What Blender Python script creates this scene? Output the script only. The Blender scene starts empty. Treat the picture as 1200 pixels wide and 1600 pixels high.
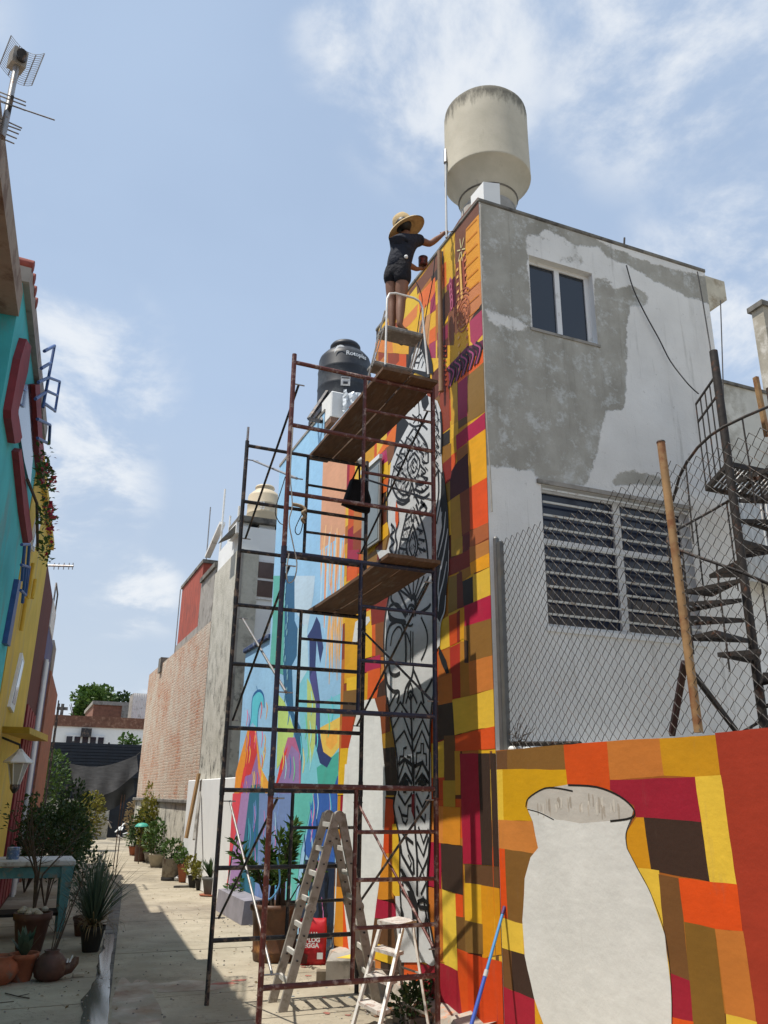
import bpy, math, random
from mathutils import Vector, Matrix
from mathutils.geometry import tessellate_polygon

scene = bpy.context.scene
random.seed(7)

# ---------------------------------------------------------------- camera
cam_data = bpy.data.cameras.new("camera")
cam = bpy.data.objects.new("camera", cam_data)
scene.collection.objects.link(cam)
scene.camera = cam
_F = Vector((0.366, 0.871, 0.327)); _R = Vector((0.92, -0.391, 0.012)); _U = Vector((-0.139, -0.297, 0.945))
_R.normalize(); _F = (_F - _R * _F.dot(_R)).normalized(); _U = _R.cross(_F)
cam.matrix_world = Matrix(((_R.x, _U.x, -_F.x, 0.0), (_R.y, _U.y, -_F.y, 0.0),
                           (_R.z, _U.z, -_F.z, 1.92), (0, 0, 0, 1)))
cam_data.sensor_fit = 'VERTICAL'
cam_data.sensor_height = 36.0
cam_data.lens = 36.0 * 1286.67 / 1600.0
cam_data.clip_start = 0.05
cam_data.clip_end = 3000.0

# ---------------------------------------------------------------- sun and sky
SUN_EL = math.radians(67.5)
SUN_DIR = Vector((-math.cos(SUN_EL), 0.035 * math.cos(SUN_EL), math.sin(SUN_EL)))   # towards the sun
world = bpy.data.worlds.new("World")
scene.world = world
world.use_nodes = True
wn = world.node_tree.nodes; wl = world.node_tree.links
wn.clear()
w_out = wn.new('ShaderNodeOutputWorld')
w_bg = wn.new('ShaderNodeBackground')
w_sky = wn.new('ShaderNodeTexSky')
w_sky.sky_type = 'NISHITA'
w_sky.sun_disc = False
w_sky.sun_elevation = SUN_EL
w_sky.sun_rotation = math.atan2(SUN_DIR.x, SUN_DIR.y)
w_sky.altitude = 1500
w_sky.air_density = 1.0
w_sky.dust_density = 2.0
w_sky.ozone_density = 1.0
SKY_STRENGTH = 0.11
w_bg.inputs['Strength'].default_value = SKY_STRENGTH
# thin haze veil and broken cumulus, laid over the whole sky by direction
w_tc = wn.new('ShaderNodeTexCoord')
w_sep = wn.new('ShaderNodeSeparateXYZ')
wl.new(w_tc.outputs['Generated'], w_sep.inputs[0])
w_zc = wn.new('ShaderNodeMath'); w_zc.operation = 'MAXIMUM'; w_zc.inputs[1].default_value = 0.0
wl.new(w_sep.outputs['Z'], w_zc.inputs[0])
w_za = wn.new('ShaderNodeMath'); w_za.operation = 'ADD'; w_za.inputs[1].default_value = 0.28
wl.new(w_zc.outputs[0], w_za.inputs[0])
w_dx = wn.new('ShaderNodeMath'); w_dx.operation = 'DIVIDE'
w_dy = wn.new('ShaderNodeMath'); w_dy.operation = 'DIVIDE'
wl.new(w_sep.outputs['X'], w_dx.inputs[0]); wl.new(w_za.outputs[0], w_dx.inputs[1])
wl.new(w_sep.outputs['Y'], w_dy.inputs[0]); wl.new(w_za.outputs[0], w_dy.inputs[1])
w_cmb = wn.new('ShaderNodeCombineXYZ')
wl.new(w_dx.outputs[0], w_cmb.inputs[0]); wl.new(w_dy.outputs[0], w_cmb.inputs[1])
def w_noise(scale, detail, rough, loc, lo, hi, dist=0.0):
    mp = wn.new('ShaderNodeMapping'); mp.inputs['Location'].default_value = loc
    wl.new(w_cmb.outputs[0], mp.inputs[0])
    nz = wn.new('ShaderNodeTexNoise')
    nz.inputs['Scale'].default_value = scale; nz.inputs['Detail'].default_value = detail
    nz.inputs['Roughness'].default_value = rough; nz.inputs['Distortion'].default_value = dist
    wl.new(mp.outputs[0], nz.inputs['Vector'])
    mr = wn.new('ShaderNodeMapRange'); mr.interpolation_type = 'SMOOTHERSTEP'
    mr.inputs['From Min'].default_value = lo; mr.inputs['From Max'].default_value = hi
    wl.new(nz.outputs['Fac'], mr.inputs['Value'])
    return mr.outputs[0]
def w_mix(fac, a, b):
    m = wn.new('ShaderNodeMix'); m.data_type = 'RGBA'
    if isinstance(fac, float): m.inputs[0].default_value = fac
    else: wl.new(fac, m.inputs[0])
    for s, v in ((6, a), (7, b)):
        if isinstance(v, tuple): m.inputs[s].default_value = (*v, 1)
        else: wl.new(v, m.inputs[s])
    return m.outputs[2]
def w_mul(a, k):
    m = wn.new('ShaderNodeMath'); m.operation = 'MULTIPLY'; wl.new(a, m.inputs[0])
    if isinstance(k, float): m.inputs[1].default_value = k
    else: wl.new(k, m.inputs[1])
    return m.outputs[0]
def w_max(a, b):
    m = wn.new('ShaderNodeMath'); m.operation = 'MAXIMUM'; wl.new(a, m.inputs[0]); wl.new(b, m.inputs[1])
    return m.outputs[0]
def w_bank(direction, cos_lo, cos_hi):     # a bank of cloud round one compass direction
    dp = wn.new('ShaderNodeVectorMath'); dp.operation = 'DOT_PRODUCT'
    d = Vector(direction).normalized(); dp.inputs[1].default_value = d
    nm = wn.new('ShaderNodeVectorMath'); nm.operation = 'NORMALIZE'
    wl.new(w_tc.outputs['Generated'], nm.inputs[0]); wl.new(nm.outputs[0], dp.inputs[0])
    mr = wn.new('ShaderNodeMapRange'); mr.interpolation_type = 'SMOOTHSTEP'
    mr.inputs['From Min'].default_value = cos_lo; mr.inputs['From Max'].default_value = cos_hi
    wl.new(dp.outputs['Value'], mr.inputs['Value'])
    return mr.outputs[0]
veil = w_noise(1.1, 5, 0.55, (3.1, 1.7, 0), 0.2, 0.75)
puff = w_noise(3.4, 9, 0.62, (0.35, 4.2, 0), 0.40, 0.64, 0.25)
cumul = w_noise(1.3, 3, 0.5, (7.7, 2.2, 0), 0.53, 0.68)
banks = cumul
for d_, lo_, hi_ in (((-0.007, 0.972, 0.477), .990, .9985), ((0.36, 0.675, 0.857), .985, .999), ((0.596, 0.574, 0.86), .986, .9990),
                     ((0.743, 0.614, 0.59), .984, .9985), ((0.018, 1.008, 0.352), .994, .9992), ((0.11, 1.013, 0.236), .9985, .9997),
                     ((0.678, 0.567, 0.788), .996, .9995), ((0.279, 0.704, 0.871), .994, .9995)):
    banks = w_max(banks, w_bank(d_, lo_, hi_))
HAZE = (3.35, 4.3, 5.8)
HAZE_LOW = (4.5, 5.1, 5.75)
CLOUD = (6.7, 6.9, 7.1)
w_el = wn.new('ShaderNodeMapRange'); w_el.inputs['From Min'].default_value = 0.0; w_el.inputs['From Max'].default_value = .45
wl.new(w_zc.outputs[0], w_el.inputs['Value'])
hz = w_mix(w_el.outputs[0], HAZE_LOW, HAZE)
veil_f = wn.new('ShaderNodeMapRange'); veil_f.inputs['To Min'].default_value = .80; veil_f.inputs['To Max'].default_value = 1.0
wl.new(veil, veil_f.inputs['Value'])
v1 = w_mix(veil_f.outputs[0], w_sky.outputs[0], hz)
v2 = w_mix(w_mul(w_mul(puff, banks), 0.8), v1, CLOUD)
wl.new(v2, w_bg.inputs['Color'])
wl.new(w_bg.outputs[0], w_out.inputs[0])

sun_data = bpy.data.lights.new("sun", 'SUN')
sun_data.energy = 4.3
sun_data.angle = math.radians(0.55)
sun_data.color = (1.0, 0.94, 0.85)
sun = bpy.data.objects.new("sun", sun_data)
scene.collection.objects.link(sun)
sun.rotation_euler = SUN_DIR.to_track_quat('Z', 'Y').to_euler()
sun.location = (0, 0, 40)

scene.view_settings.view_transform = 'Standard'
scene.view_settings.look = 'None'
scene.view_settings.gamma = 1.0
scene.view_settings.exposure = 0.32
scene.view_settings.use_curve_mapping = False
scene.render.engine = 'CYCLES'
scene.cycles.max_bounces = 6
scene.cycles.diffuse_bounces = 3
scene.cycles.glossy_bounces = 3
scene.cycles.transparent_max_bounces = 8

# ---------------------------------------------------------------- helpers
COL = scene.collection
def s2l(c):
    return tuple(((x / 12.92) if x <= 0.04045 else ((x + 0.055) / 1.055) ** 2.4) for x in c)
def hx(h):
    h = h.lstrip('#')
    return s2l(tuple(int(h[i:i + 2], 16) / 255.0 for i in (0, 2, 4)))

class NT:
    def __init__(s, name):
        s.m = bpy.data.materials.new(name); s.m.use_nodes = True
        s.n = s.m.node_tree.nodes; s.l = s.m.node_tree.links
        s.b = s.n['Principled BSDF']
        s.tc = s.n.new('ShaderNodeTexCoord')
        s.co = s.tc.outputs['Object']
    def noise(s, scale, detail=5, rough=.55, vec=None, dist=0.0, stretch=None):
        v = vec or s.co
        if stretch:
            mp = s.n.new('ShaderNodeMapping'); mp.inputs['Scale'].default_value = stretch
            s.l.new(v, mp.inputs[0]); v = mp.outputs[0]
        nz = s.n.new('ShaderNodeTexNoise')
        nz.inputs['Scale'].default_value = scale; nz.inputs['Detail'].default_value = detail
        nz.inputs['Roughness'].default_value = rough; nz.inputs['Distortion'].default_value = dist
        s.l.new(v, nz.inputs['Vector']); return nz.outputs['Fac']
    def rng(s, v, a, b, c=0.0, d=1.0):
        m = s.n.new('ShaderNodeMapRange')
        for k, x in (('From Min', a), ('From Max', b), ('To Min', c), ('To Max', d)): m.inputs[k].default_value = x
        s.l.new(v, m.inputs['Value']); return m.outputs[0]
    def mix(s, f, a, b, mode='MIX'):
        m = s.n.new('ShaderNodeMix'); m.data_type = 'RGBA'; m.blend_type = mode
        for k, v in ((0, f), (6, a), (7, b)):
            if isinstance(v, (int, float)): m.inputs[k].default_value = v
            elif isinstance(v, tuple): m.inputs[k].default_value = (*v[:3], 1)
            else: s.l.new(v, m.inputs[k])
        return m.outputs[2]
    def math(s, op, a, b=None):
        m = s.n.new('ShaderNodeMath'); m.operation = op
        for k, v in ((0, a), (1, b)):
            if v is None: continue
            if isinstance(v, (int, float)): m.inputs[k].default_value = v
            else: s.l.new(v, m.inputs[k])
        return m.outputs[0]
    def bump(s, h, strength=.3, dist=.01):
        b = s.n.new('ShaderNodeBump'); b.inputs['Strength'].default_value = strength
        b.inputs['Distance'].default_value = dist
        s.l.new(h, b.inputs['Height']); s.l.new(b.outputs[0], s.b.inputs['Normal'])
    def set(s, **kw):
        for k, v in kw.items():
            i = s.b.inputs[k.replace('_', ' ')]
            if isinstance(v, (int, float)): i.default_value = v
            elif isinstance(v, tuple): i.default_value = (*v[:3], 1)
            else: s.l.new(v, i)
        return s.m

def mat(name, col, rough=.75, var=.18, scale=6.0, bump=.25, bscale=60.0, metal=0.0, dirt=None, spec=.4, bdist=.004, stretch=None):
    """plain surface: base colour with mottling, optional dirt/rust/paint second colour, fine relief"""
    t = NT(name)
    col = hx(col) if isinstance(col, str) else col
    a = tuple(c * (1 - var) for c in col); b = tuple(min(.92, c * (1 + var)) for c in col)
    c = t.mix(t.rng(t.noise(scale, 6, .6, stretch=stretch), .3, .7), a, b)
    if dirt:
        dc, amt, ds = dirt[:3]; dc = hx(dc) if isinstance(dc, str) else dc
        k = dirt[3] if len(dirt) > 3 else None
        f = t.rng(t.noise(ds, 8, .68, stretch=k), .62 - amt * .34, .72 - amt * .26)
        c = t.mix(f, c, dc)
    t.set(Base_Color=c, Roughness=rough, Metallic=metal, Specular_IOR_Level=spec)
    if bump: t.bump(t.noise(bscale, 4, .6), bump, bdist)
    return t.m

def paint_mat(name, rough=.62, var=.10, worn=None):
    """wall paint whose colour is stored per face (attribute 'Col')"""
    t = NT(name)
    at = t.n.new('ShaderNodeAttribute'); at.attribute_name = 'Col'
    f = t.rng(t.noise(1.7, 6, .62), .25, .75, 1 - var, 1 + var)
    g = t.rng(t.noise(22, 4, .6, stretch=(1, .25, 1)), .3, .7, .94, 1.05)
    c = t.mix(1.0, at.outputs['Color'], (0, 0, 0), 'MIX')
    hsv = t.n.new('ShaderNodeHueSaturation')
    t.l.new(at.outputs['Color'], hsv.inputs['Color']); t.l.new(t.math('MULTIPLY', f, g), hsv.inputs['Value'])
    c = hsv.outputs[0]
    if worn:
        wc = hx(worn)
        c = t.mix(t.rng(t.noise(9, 9, .72), .68, .74, 0, .55), c, wc)
    c = t.mix(t.rng(t.noise(3.5, 7, .7, stretch=(1, 1.6, .35)), .60, .74, 0, .22), c, (.20, .16, .12))
    c = t.mix(t.rng(t.noise(26, 8, .75), .69, .73, 0, .5), c, (.42, .38, .33))
    t.set(Base_Color=c, Roughness=rough, Specular_IOR_Level=.35)
    h = t.math('ADD', t.noise(30, 3, .5), t.math('MULTIPLY', t.noise(5, 5, .6), 2.5))
    t.bump(h, .22, .006)
    return t.m

class MB:
    """collects shapes and links them as ONE mesh object"""
    def __init__(s): s.v = []; s.f = []; s.c = []; s.sm = []
    def add(s, vs, fs, col=None, smooth=False):
        o = len(s.v); s.v += [tuple(p) for p in vs]
        for f in fs: s.f.append(tuple(i + o for i in f)); s.c.append(col); s.sm.append(smooth)
        return s
    def box(s, lo, hi, col=None, rz=0.0, at=None, M=None, bevel=0.0):
        x0, y0, z0 = lo; x1, y1, z1 = hi
        if bevel:
            b = bevel; vs = []; 
            for (sx, sy, sz) in ((x, y, z) for z in (0, 1) for y in (0, 1) for x in (0, 1)):
                X_, Y_, Z_ = (x1 if sx else x0), (y1 if sy else y0), (z1 if sz else z0)
                dx = -b if sx else b; dy = -b if sy else b; dz = -b if sz else b
                vs += [(X_ + dx, Y_ + dy, Z_), (X_ + dx, Y_, Z_ + dz), (X_, Y_ + dy, Z_ + dz)]
            i = lambda c, k: c * 3 + k
            fs = [(i(0,0),i(2,0),i(3,0),i(1,0)), (i(4,0),i(5,0),i(7,0),i(6,0)),
                  (i(0,1),i(1,1),i(5,1),i(4,1)), (i(2,1),i(6,1),i(7,1),i(3,1)),
                  (i(0,2),i(4,2),i(6,2),i(2,2)), (i(1,2),i(3,2),i(7,2),i(5,2)),
                  (i(0,0),i(1,0),i(1,1),i(0,1)), (i(2,0),i(2,1),i(3,1),i(3,0)),
                  (i(4,0),i(4,1),i(5,1),i(5,0)), (i(6,0),i(7,0),i(7,1),i(6,1)),
                  (i(0,0),i(0,2),i(2,2),i(2,0)), (i(1,0),i(3,0),i(3,2),i(1,2)),
                  (i(4,0),i(6,0),i(6,2),i(4,2)), (i(5,0),i(5,2),i(7,2),i(7,0)),
                  (i(0,1),i(4,1),i(4,2),i(0,2)), (i(1,1),i(1,2),i(5,2),i(5,1)),
                  (i(2,1),i(2,2),i(6,2),i(6,1)), (i(3,1),i(7,1),i(7,2),i(3,2))]
            fs += [(i(0,0),i(0,1),i(0,2)), (i(1,0),i(1,2),i(1,1)), (i(2,0),i(2,2),i(2,1)), (i(3,0),i(3,1),i(3,2)),
                   (i(4,0),i(4,2),i(4,1)), (i(5,0),i(5,1),i(5,2)), (i(6,0),i(6,1),i(6,2)), (i(7,0),i(7,2),i(7,1))]
        else:
            vs = [(x0,y0,z0),(x1,y0,z0),(x1,y1,z0),(x0,y1,z0),(x0,y0,z1),(x1,y0,z1),(x1,y1,z1),(x0,y1,z1)]
            fs = [(0,3,2,1),(4,5,6,7),(0,1,5,4),(1,2,6,5),(2,3,7,6),(3,0,4,7)]
        if rz or at is not None:
            M = Matrix.Translation(at or (0,0,0)) @ Matrix.Rotation(rz, 4, 'Z')
        if M is not None: vs = [tuple(M @ Vector(p)) for p in vs]
        return s.add(vs, fs, col)
    def bar(s, a, b, w, h, col=None, up=(0, 0, 1)):
        """rectangular bar from a to b, w across, h along up"""
        a = Vector(a); b = Vector(b); d = (b - a).normalized(); u = Vector(up)
        if abs(d.dot(u)) > .98: u = Vector((1, 0, 0))
        r = d.cross(u).normalized() * (w / 2); u = r.cross(d).normalized() * (h / 2)
        vs = [p + i * r + j * u for p in (a, b) for (i, j) in ((-1,-1),(1,-1),(1,1),(-1,1))]
        return s.add(vs, [(0,1,2,3),(7,6,5,4),(0,4,5,1),(1,5,6,2),(2,6,7,3),(3,7,4,0)], col)
    def tube(s, pts, r, n=8, col=None, cap=True, smooth=True):
        pts = [Vector(p) for p in pts]; m = len(pts)
        rs = r if isinstance(r, (list, tuple)) else [r] * m
        vs = []; fs = []; up = None
        for i, p in enumerate(pts):
            d = (pts[min(i + 1, m - 1)] - pts[max(i - 1, 0)])
            d = d.normalized() if d.length > 1e-9 else Vector((0, 0, 1))
            if up is None:
                up = Vector((0, 0, 1)) if abs(d.z) < .9 else Vector((1, 0, 0))
            e1 = d.cross(up); e1 = e1.normalized() if e1.length > 1e-6 else d.orthogonal().normalized()
            e2 = e1.cross(d); up = e2
            for k in range(n):
                a = 2 * math.pi * k / n
                vs.append(p + (e1 * math.cos(a) + e2 * math.sin(a)) * rs[i])
        for i in range(m - 1):
            for k in range(n):
                k2 = (k + 1) % n
                fs.append((i*n+k, i*n+k2, (i+1)*n+k2, (i+1)*n+k))
        s.add(vs, fs, col, smooth)
        if cap:
            s.add(vs[:n], [tuple(reversed(range(n)))], col); s.add(vs[-n:], [tuple(range(n))], col)
        return s
    def lathe(s, prof, n=24, at=(0, 0, 0), col=None, cap=True, smooth=True, M=None):
        vs = []; fs = []; at = Vector(at)
        for (r, z) in prof:
            for k in range(n):
                a = 2 * math.pi * k / n; vs.append(Vector((r * math.cos(a), r * math.sin(a), z)))
        for i in range(len(prof) - 1):
            for k in range(n):
                k2 = (k + 1) % n; fs.append((i*n+k, i*n+k2, (i+1)*n+k2, (i+1)*n+k))
        if M is not None: vs = [M @ p for p in vs]
        vs = [p + at for p in vs]
        s.add(vs, fs, col, smooth)
        if cap:
            s.add(vs[:n], [tuple(reversed(range(n)))], col); s.add(vs[-n:], [tuple(range(n))], col)
        return s
    def poly(s, pts, col=None):
        """flat polygon, triangulated (any simple outline)"""
        pts = [Vector(p) for p in pts]
        if len(pts) <= 4: return s.add(pts, [tuple(range(len(pts)))], col)
        return s.add(pts, [tuple(t) for t in tessellate_polygon([pts])], col)
    def prism(s, pts, off, col=None):
        """polygon pushed along the vector off: a closed solid"""
        a = [Vector(p) for p in pts]; o = Vector(off); b = [p + o for p in a]; n = len(a)
        tri = [tuple(t) for t in tessellate_polygon([a])] if n > 4 else [tuple(range(n))]
        s.add(a, tri, col); s.add(b, [tuple(reversed(t)) for t in tri], col)
        return s.add(a + b, [(i, (i + 1) % n, n + (i + 1) % n, n + i) for i in range(n)], col)
    def build(s, name, material, parent=None, smooth=None, attr=False):
        me = bpy.data.meshes.new(name)
        me.from_pydata(s.v, [], s.f); 
        if any(s.sm) or smooth:
            me.polygons.foreach_set('use_smooth', [True if smooth else bool(x) for x in s.sm])
        if attr:
            ca = me.color_attributes.new('Col', 'FLOAT_COLOR', 'CORNER')
            buf = []
            for p in me.polygons:
                c = s.c[p.index] or (.5, .5, .5)
                for _ in p.loop_indices: buf += [c[0], c[1], c[2], 1.0]
            ca.data.foreach_set('color', buf)
        me.validate(); me.update()
        if material: me.materials.append(material)
        o = bpy.data.objects.new(name, me); COL.objects.link(o)
        if parent is not None: adopt(o, parent)
        return o

def wpos(e):
    p = Vector(e.location)
    return p + wpos(e.parent) if (e.parent is not None and e.type == 'EMPTY') else p
def adopt(o, parent):
    o.parent = parent
    if parent.type == 'EMPTY': o.matrix_parent_inverse = Matrix.Translation(parent.location).inverted()
    else: o.matrix_parent_inverse = Matrix.Identity(4)
def tag(o, label=None, cat=None, group=None, kind=None):
    if label: o['label'] = label
    if cat: o['category'] = cat
    if group: o['group'] = group
    if kind: o['kind'] = kind
    return o
def thing(name, label, cat, loc=(0, 0, 0), group=None):
    o = bpy.data.objects.new(name, None); COL.objects.link(o)
    o.location = loc; o.empty_display_size = .2
    return tag(o, label, cat, group)
def text_mesh(name, txt, size, M, material, parent, extrude=.001, bold=0.0, shear=0.0):
    cu = bpy.data.curves.new(name, 'FONT'); cu.body = txt; cu.size = size; cu.extrude = extrude
    cu.align_x = 'CENTER'; cu.align_y = 'CENTER'; cu.offset = bold; cu.shear = shear
    tmp = bpy.data.objects.new(name + '_c', cu); COL.objects.link(tmp)
    dg = bpy.context.evaluated_depsgraph_get(); dg.update()
    me = bpy.data.meshes.new_from_object(tmp.evaluated_get(dg)); me.name = name
    bpy.data.objects.remove(tmp)
    me.transform(M); me.materials.clear(); me.materials.append(material)
    o = bpy.data.objects.new(name, me); COL.objects.link(o)
    if parent is not None: adopt(o, parent)
    return o


# ---------------------------------------------------------------- common materials
m_white = mat('white_paint', (.72, .72, .70), .7, .06, 3, .2, 40, dirt=((.42, .40, .36), .22, 2.5))
m_white2 = mat('clean_white_plaster', (.74, .75, .74), .8, .05, 2, .25, 50)
m_black_metal = mat('black_painted_metal', (.016, .016, .020), .5, .4, 12, .2, 60, dirt=((.20, .14, .10), .30, 11), spec=.5)
m_red_metal = mat('oxide_red_painted_metal', (.105, .022, .016), .52, .25, 14, .2, 60, dirt=((.34, .25, .21), .30, 12), spec=.5)
m_blue_metal = mat('dark_blue_painted_metal', (.022, .024, .05), .5, .3, 14, .2, 60, dirt=((.2, .12, .08), .2, 18))
m_grey_metal = mat('bare_grey_steel', (.33, .32, .31), .42, .2, 14, .15, 60, metal=.6, dirt=((.22, .12, .07), .2, 20))
m_rust_metal = mat('rusty_iron', (.055, .032, .022), .75, .5, 16, .5, 90, dirt=((.19, .075, .03), .3, 10))
m_alu = mat('worn_aluminium', (.36, .33, .29), .5, .15, 10, .1, 40, metal=.35, dirt=((.22, .19, .15), .35, 9))
m_alu_bright = mat('scuffed_bright_aluminium', (.62, .60, .56), .5, .12, 14, .1, 40, metal=.2, dirt=((.75, .73, .68), .3, 25))
m_galv = mat('galvanised_steel', (.15, .15, .145), .5, .15, 9, .1, 40, metal=.5, dirt=((.20, .17, .13), .25, 8, (1, 1, .2)))
m_terra = mat('terracotta', (.30, .095, .045), .85, .2, 9, .3, 60, dirt=((.18, .13, .10), .25, 7))
m_terra_dark = mat('dark_clay', (.085, .038, .026), .6, .25, 9, .3, 60, dirt=((.14, .09, .06), .2, 7))
m_soil = mat('potting_soil', (.045, .03, .02), .95, .4, 40, .8, 90)
m_conc = mat('grey_concrete', (.30, .28, .25), .9, .2, 4, .5, 50, dirt=((.14, .13, .11), .3, 3))
m_conc_dark = mat('weathered_dark_concrete', (.17, .16, .14), .9, .3, 4, .5, 50, dirt=((.07, .065, .06), .4, 3))
m_wood = mat('weathered_plank_wood', (.125, .068, .036), .8, .3, 5, .4, 60, stretch=(6, 1, 6), dirt=((.17, .13, .095), .22, 3, (5, 1, 5)))
m_wood_pale = mat('pale_timber', (.34, .20, .085), .8, .2, 5, .3, 60, stretch=(6, 6, 1))
m_plastic_black = mat('black_polyethylene', (.018, .021, .028), .5, .2, 3, .05, 30, dirt=((.05, .055, .06), .3, 2))
m_cable = mat('dark_cable', (.03, .028, .028), .6, .2, 10, 0)
m_cable_pale = mat('pale_cable', (.38, .35, .30), .7, .2, 10, 0)
m_rope = mat('hemp_rope', (.36, .27, .17), .9, .25, 60, .5, 120)
m_bark = mat('brown_bark', (.07, .05, .035), .9, .35, 20, .7, 60)
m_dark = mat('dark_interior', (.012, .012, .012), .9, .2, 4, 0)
def glass_mat(name, tint=(.02, .025, .035), rough=.06):
    t = NT(name); n = t.noise(1.3, 3, .5)
    t.set(Base_Color=tint, Roughness=t.rng(n, .3, .7, rough * .6, rough * 1.6), Specular_IOR_Level=.6)
    t.bump(t.noise(.8, 2, .5), .02, .02)
    return t.m
m_glass = glass_mat('window_glass')
m_glass_blue = glass_mat('blue_tinted_glass', (.012, .018, .04), .1)
def leaf_mat(name, c1, c2, rough=.5, trans=.25):
    t = NT(name)
    oi = t.n.new('ShaderNodeNewGeometry')
    c = t.mix(oi.outputs['Random Per Island'], hx(c1) if isinstance(c1, str) else c1, hx(c2) if isinstance(c2, str) else c2)
    c = t.mix(t.rng(t.noise(8, 3), .3, .7, 0, .35), c, tuple(x * .6 for x in (hx(c2) if isinstance(c2, str) else c2)))
    t.set(Base_Color=c, Roughness=rough, Specular_IOR_Level=.35)
    tr = t.n.new('ShaderNodeBsdfTranslucent'); t.l.new(c, tr.inputs['Color'])
    ms = t.n.new('ShaderNodeMixShader'); ms.inputs[0].default_value = trans
    out = t.n['Material Output']
    t.l.new(t.b.outputs[0], ms.inputs[1]); t.l.new(tr.outputs[0], ms.inputs[2]); t.l.new(ms.outputs[0], out.inputs['Surface'])
    return t.m
m_leaf = leaf_mat('green_leaves', (.035, .085, .018), (.085, .15, .03))
m_leaf_dark = leaf_mat('dark_green_leaves', (.018, .045, .014), (.045, .085, .022))
m_leaf_yel = leaf_mat('yellow_green_leaves', (.13, .14, .02), (.24, .21, .03))
m_leaf_blue = leaf_mat('blue_green_leaves', (.05, .085, .055), (.10, .14, .09))
m_leaf_dry = leaf_mat('dry_straw_leaves', (.16, .11, .05), (.26, .19, .09))


# ================================================================ GROUND
def ground_mat():
    t = NT('worn_concrete_ground')
    c = t.mix(t.rng(t.noise(1.6, 8, .65), .3, .7), (.30, .26, .19), (.44, .39, .30))
    c = t.mix(t.rng(t.noise(.55, 6, .6, dist=.6), .47, .66, 0, .75), c, (.20, .175, .135))
    c = t.mix(t.rng(t.noise(14, 6, .7), .58, .72, 0, .5), c, (.17, .15, .12))
    ck = t.math('ABSOLUTE', t.math('SUBTRACT', t.noise(1.1, 6, .6, dist=.8), .5))
    c = t.mix(t.rng(ck, .0, .006, .55, 0), c, (.10, .09, .07))
    c = t.mix(t.rng(t.noise(3.0, 6, .7, stretch=(1, 4.5, 1)), .6, .72, 0, .35), c, (.52, .48, .40))
    t.set(Base_Color=c, Roughness=t.rng(t.noise(2, 4), .3, .7, .78, .95), Specular_IOR_Level=.3)
    t.bump(t.math('ADD', t.noise(60, 5, .7), t.math('MULTIPLY', t.noise(4, 4, .6), 3.0)), .5, .01)
    return t.m
m_ground = ground_mat()
b = MB(); b.poly([(-300, -120, -.03), (300, -120, -.03), (300, 600, -.03), (-300, 600, -.03)])
ground = tag(b.build('ground', m_ground), kind='structure')
yrow = -1.0
def DX(y): return .95 + .122 * (min(y, 20) - 8.65)      # line of the drain
rr = random.Random(3)
while yrow < 44:
    L = rr.uniform(1.0, 1.5) if yrow < 25 else 2.4
    g = .006; ya, yb_ = yrow + g, yrow + L - g
    for side in (0, 1):
        s = MB(); dz = rr.uniform(-.004, .002)
        c0_, c1_ = DX(ya), DX(yb_)
        q4 = [(-1.4, ya), (c0_ - .09, ya), (c1_ - .09, yb_), (-1.4, yb_)] if side == 0 else [(c0_ + .09, ya), (4.05, ya), (4.05, yb_), (c1_ + .09, yb_)]
        s.prism([(x, y, -.06) for x, y in q4], (0, 0, .06 + dz))
        s.build('paving_slab', m_ground, ground)
    yrow += L
# drain channel with standing water between the two strips of paving
def water_mat():
    t = NT('standing_water')
    t.set(Base_Color=(.13, .12, .10), Roughness=.09, IOR=1.75)
    return t.m
b = MB(); n = 30
pl = []; pr = []
for i in range(n + 1):
    y = 6.5 + i * 7.2 / n
    wv = .030 * math.sin(y * 3.1) + .02 * math.sin(y * 7.7)
    taper = 1.0 if y < 9.6 else max(.55, 1 - (y - 9.6) / 3.0)
    pl.append((DX(y) - .15 * taper + wv * .8, y)); pr.append((DX(y) + .09 * taper + wv * .2, y))
b.add([(x, y, .006) for x, y in pl] + [(x, y, .006) for x, y in pr],
      [(i, n + 1 + i, n + 2 + i, i + 1) for i in range(n)])
tag(b.build('puddle_water', water_mat()), kind='structure')
b = MB(); b.prism([(DX(-1) - .12, -1, -.1), (DX(-1) + .12, -1, -.1), (DX(20) + .12, 20, -.1), (DX(20) - .12, 20, -.1)], (0, 0, .088))
tag(b.build('drain_channel', m_conc_dark), kind='structure')
def stain_mat():
    t = NT('damp_rusty_ground')
    c = t.mix(t.rng(t.noise(5, 7, .7, stretch=(1, .5, 1)), .35, .65), (.20, .115, .07), (.30, .21, .14))
    f = t.rng(t.noise(2.2, 8, .7), .35, .62)
    c = t.mix(f, c, (.30, .27, .21))
    t.set(Base_Color=c, Roughness=t.rng(t.noise(3, 5), .35, .65, .35, .85), Specular_IOR_Level=.4)
    t.bump(t.noise(40, 5, .7), .4, .008)
    return t.m
def blob(cx, cy, rx, ry, z, n=40, seed=1, j=.22):
    r_ = random.Random(seed); ph = [r_.uniform(0, 6.28) for _ in range(5)]
    out = []
    for k in range(n):
        a = 2 * math.pi * k / n
        q = 1 + j * (math.sin(2 * a + ph[0]) * .5 + math.sin(3 * a + ph[1]) * .4 + math.sin(5 * a + ph[2]) * .35 + math.sin(9 * a + ph[3]) * .2)
        out.append((cx + rx * q * math.cos(a), cy + ry * q * math.sin(a), z))
    return out
b = MB(); b.poly([(x + .122 * (y - 8.65), y, z) for x, y, z in blob(1.27, 8.75, .20, 2.0, .0035, 60, seed=4)])
b.poly(blob(2.0, 9.9, .42, .28, .0038, seed=9))
tag(b.build('damp_stain', stain_mat()), kind='structure')

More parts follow.
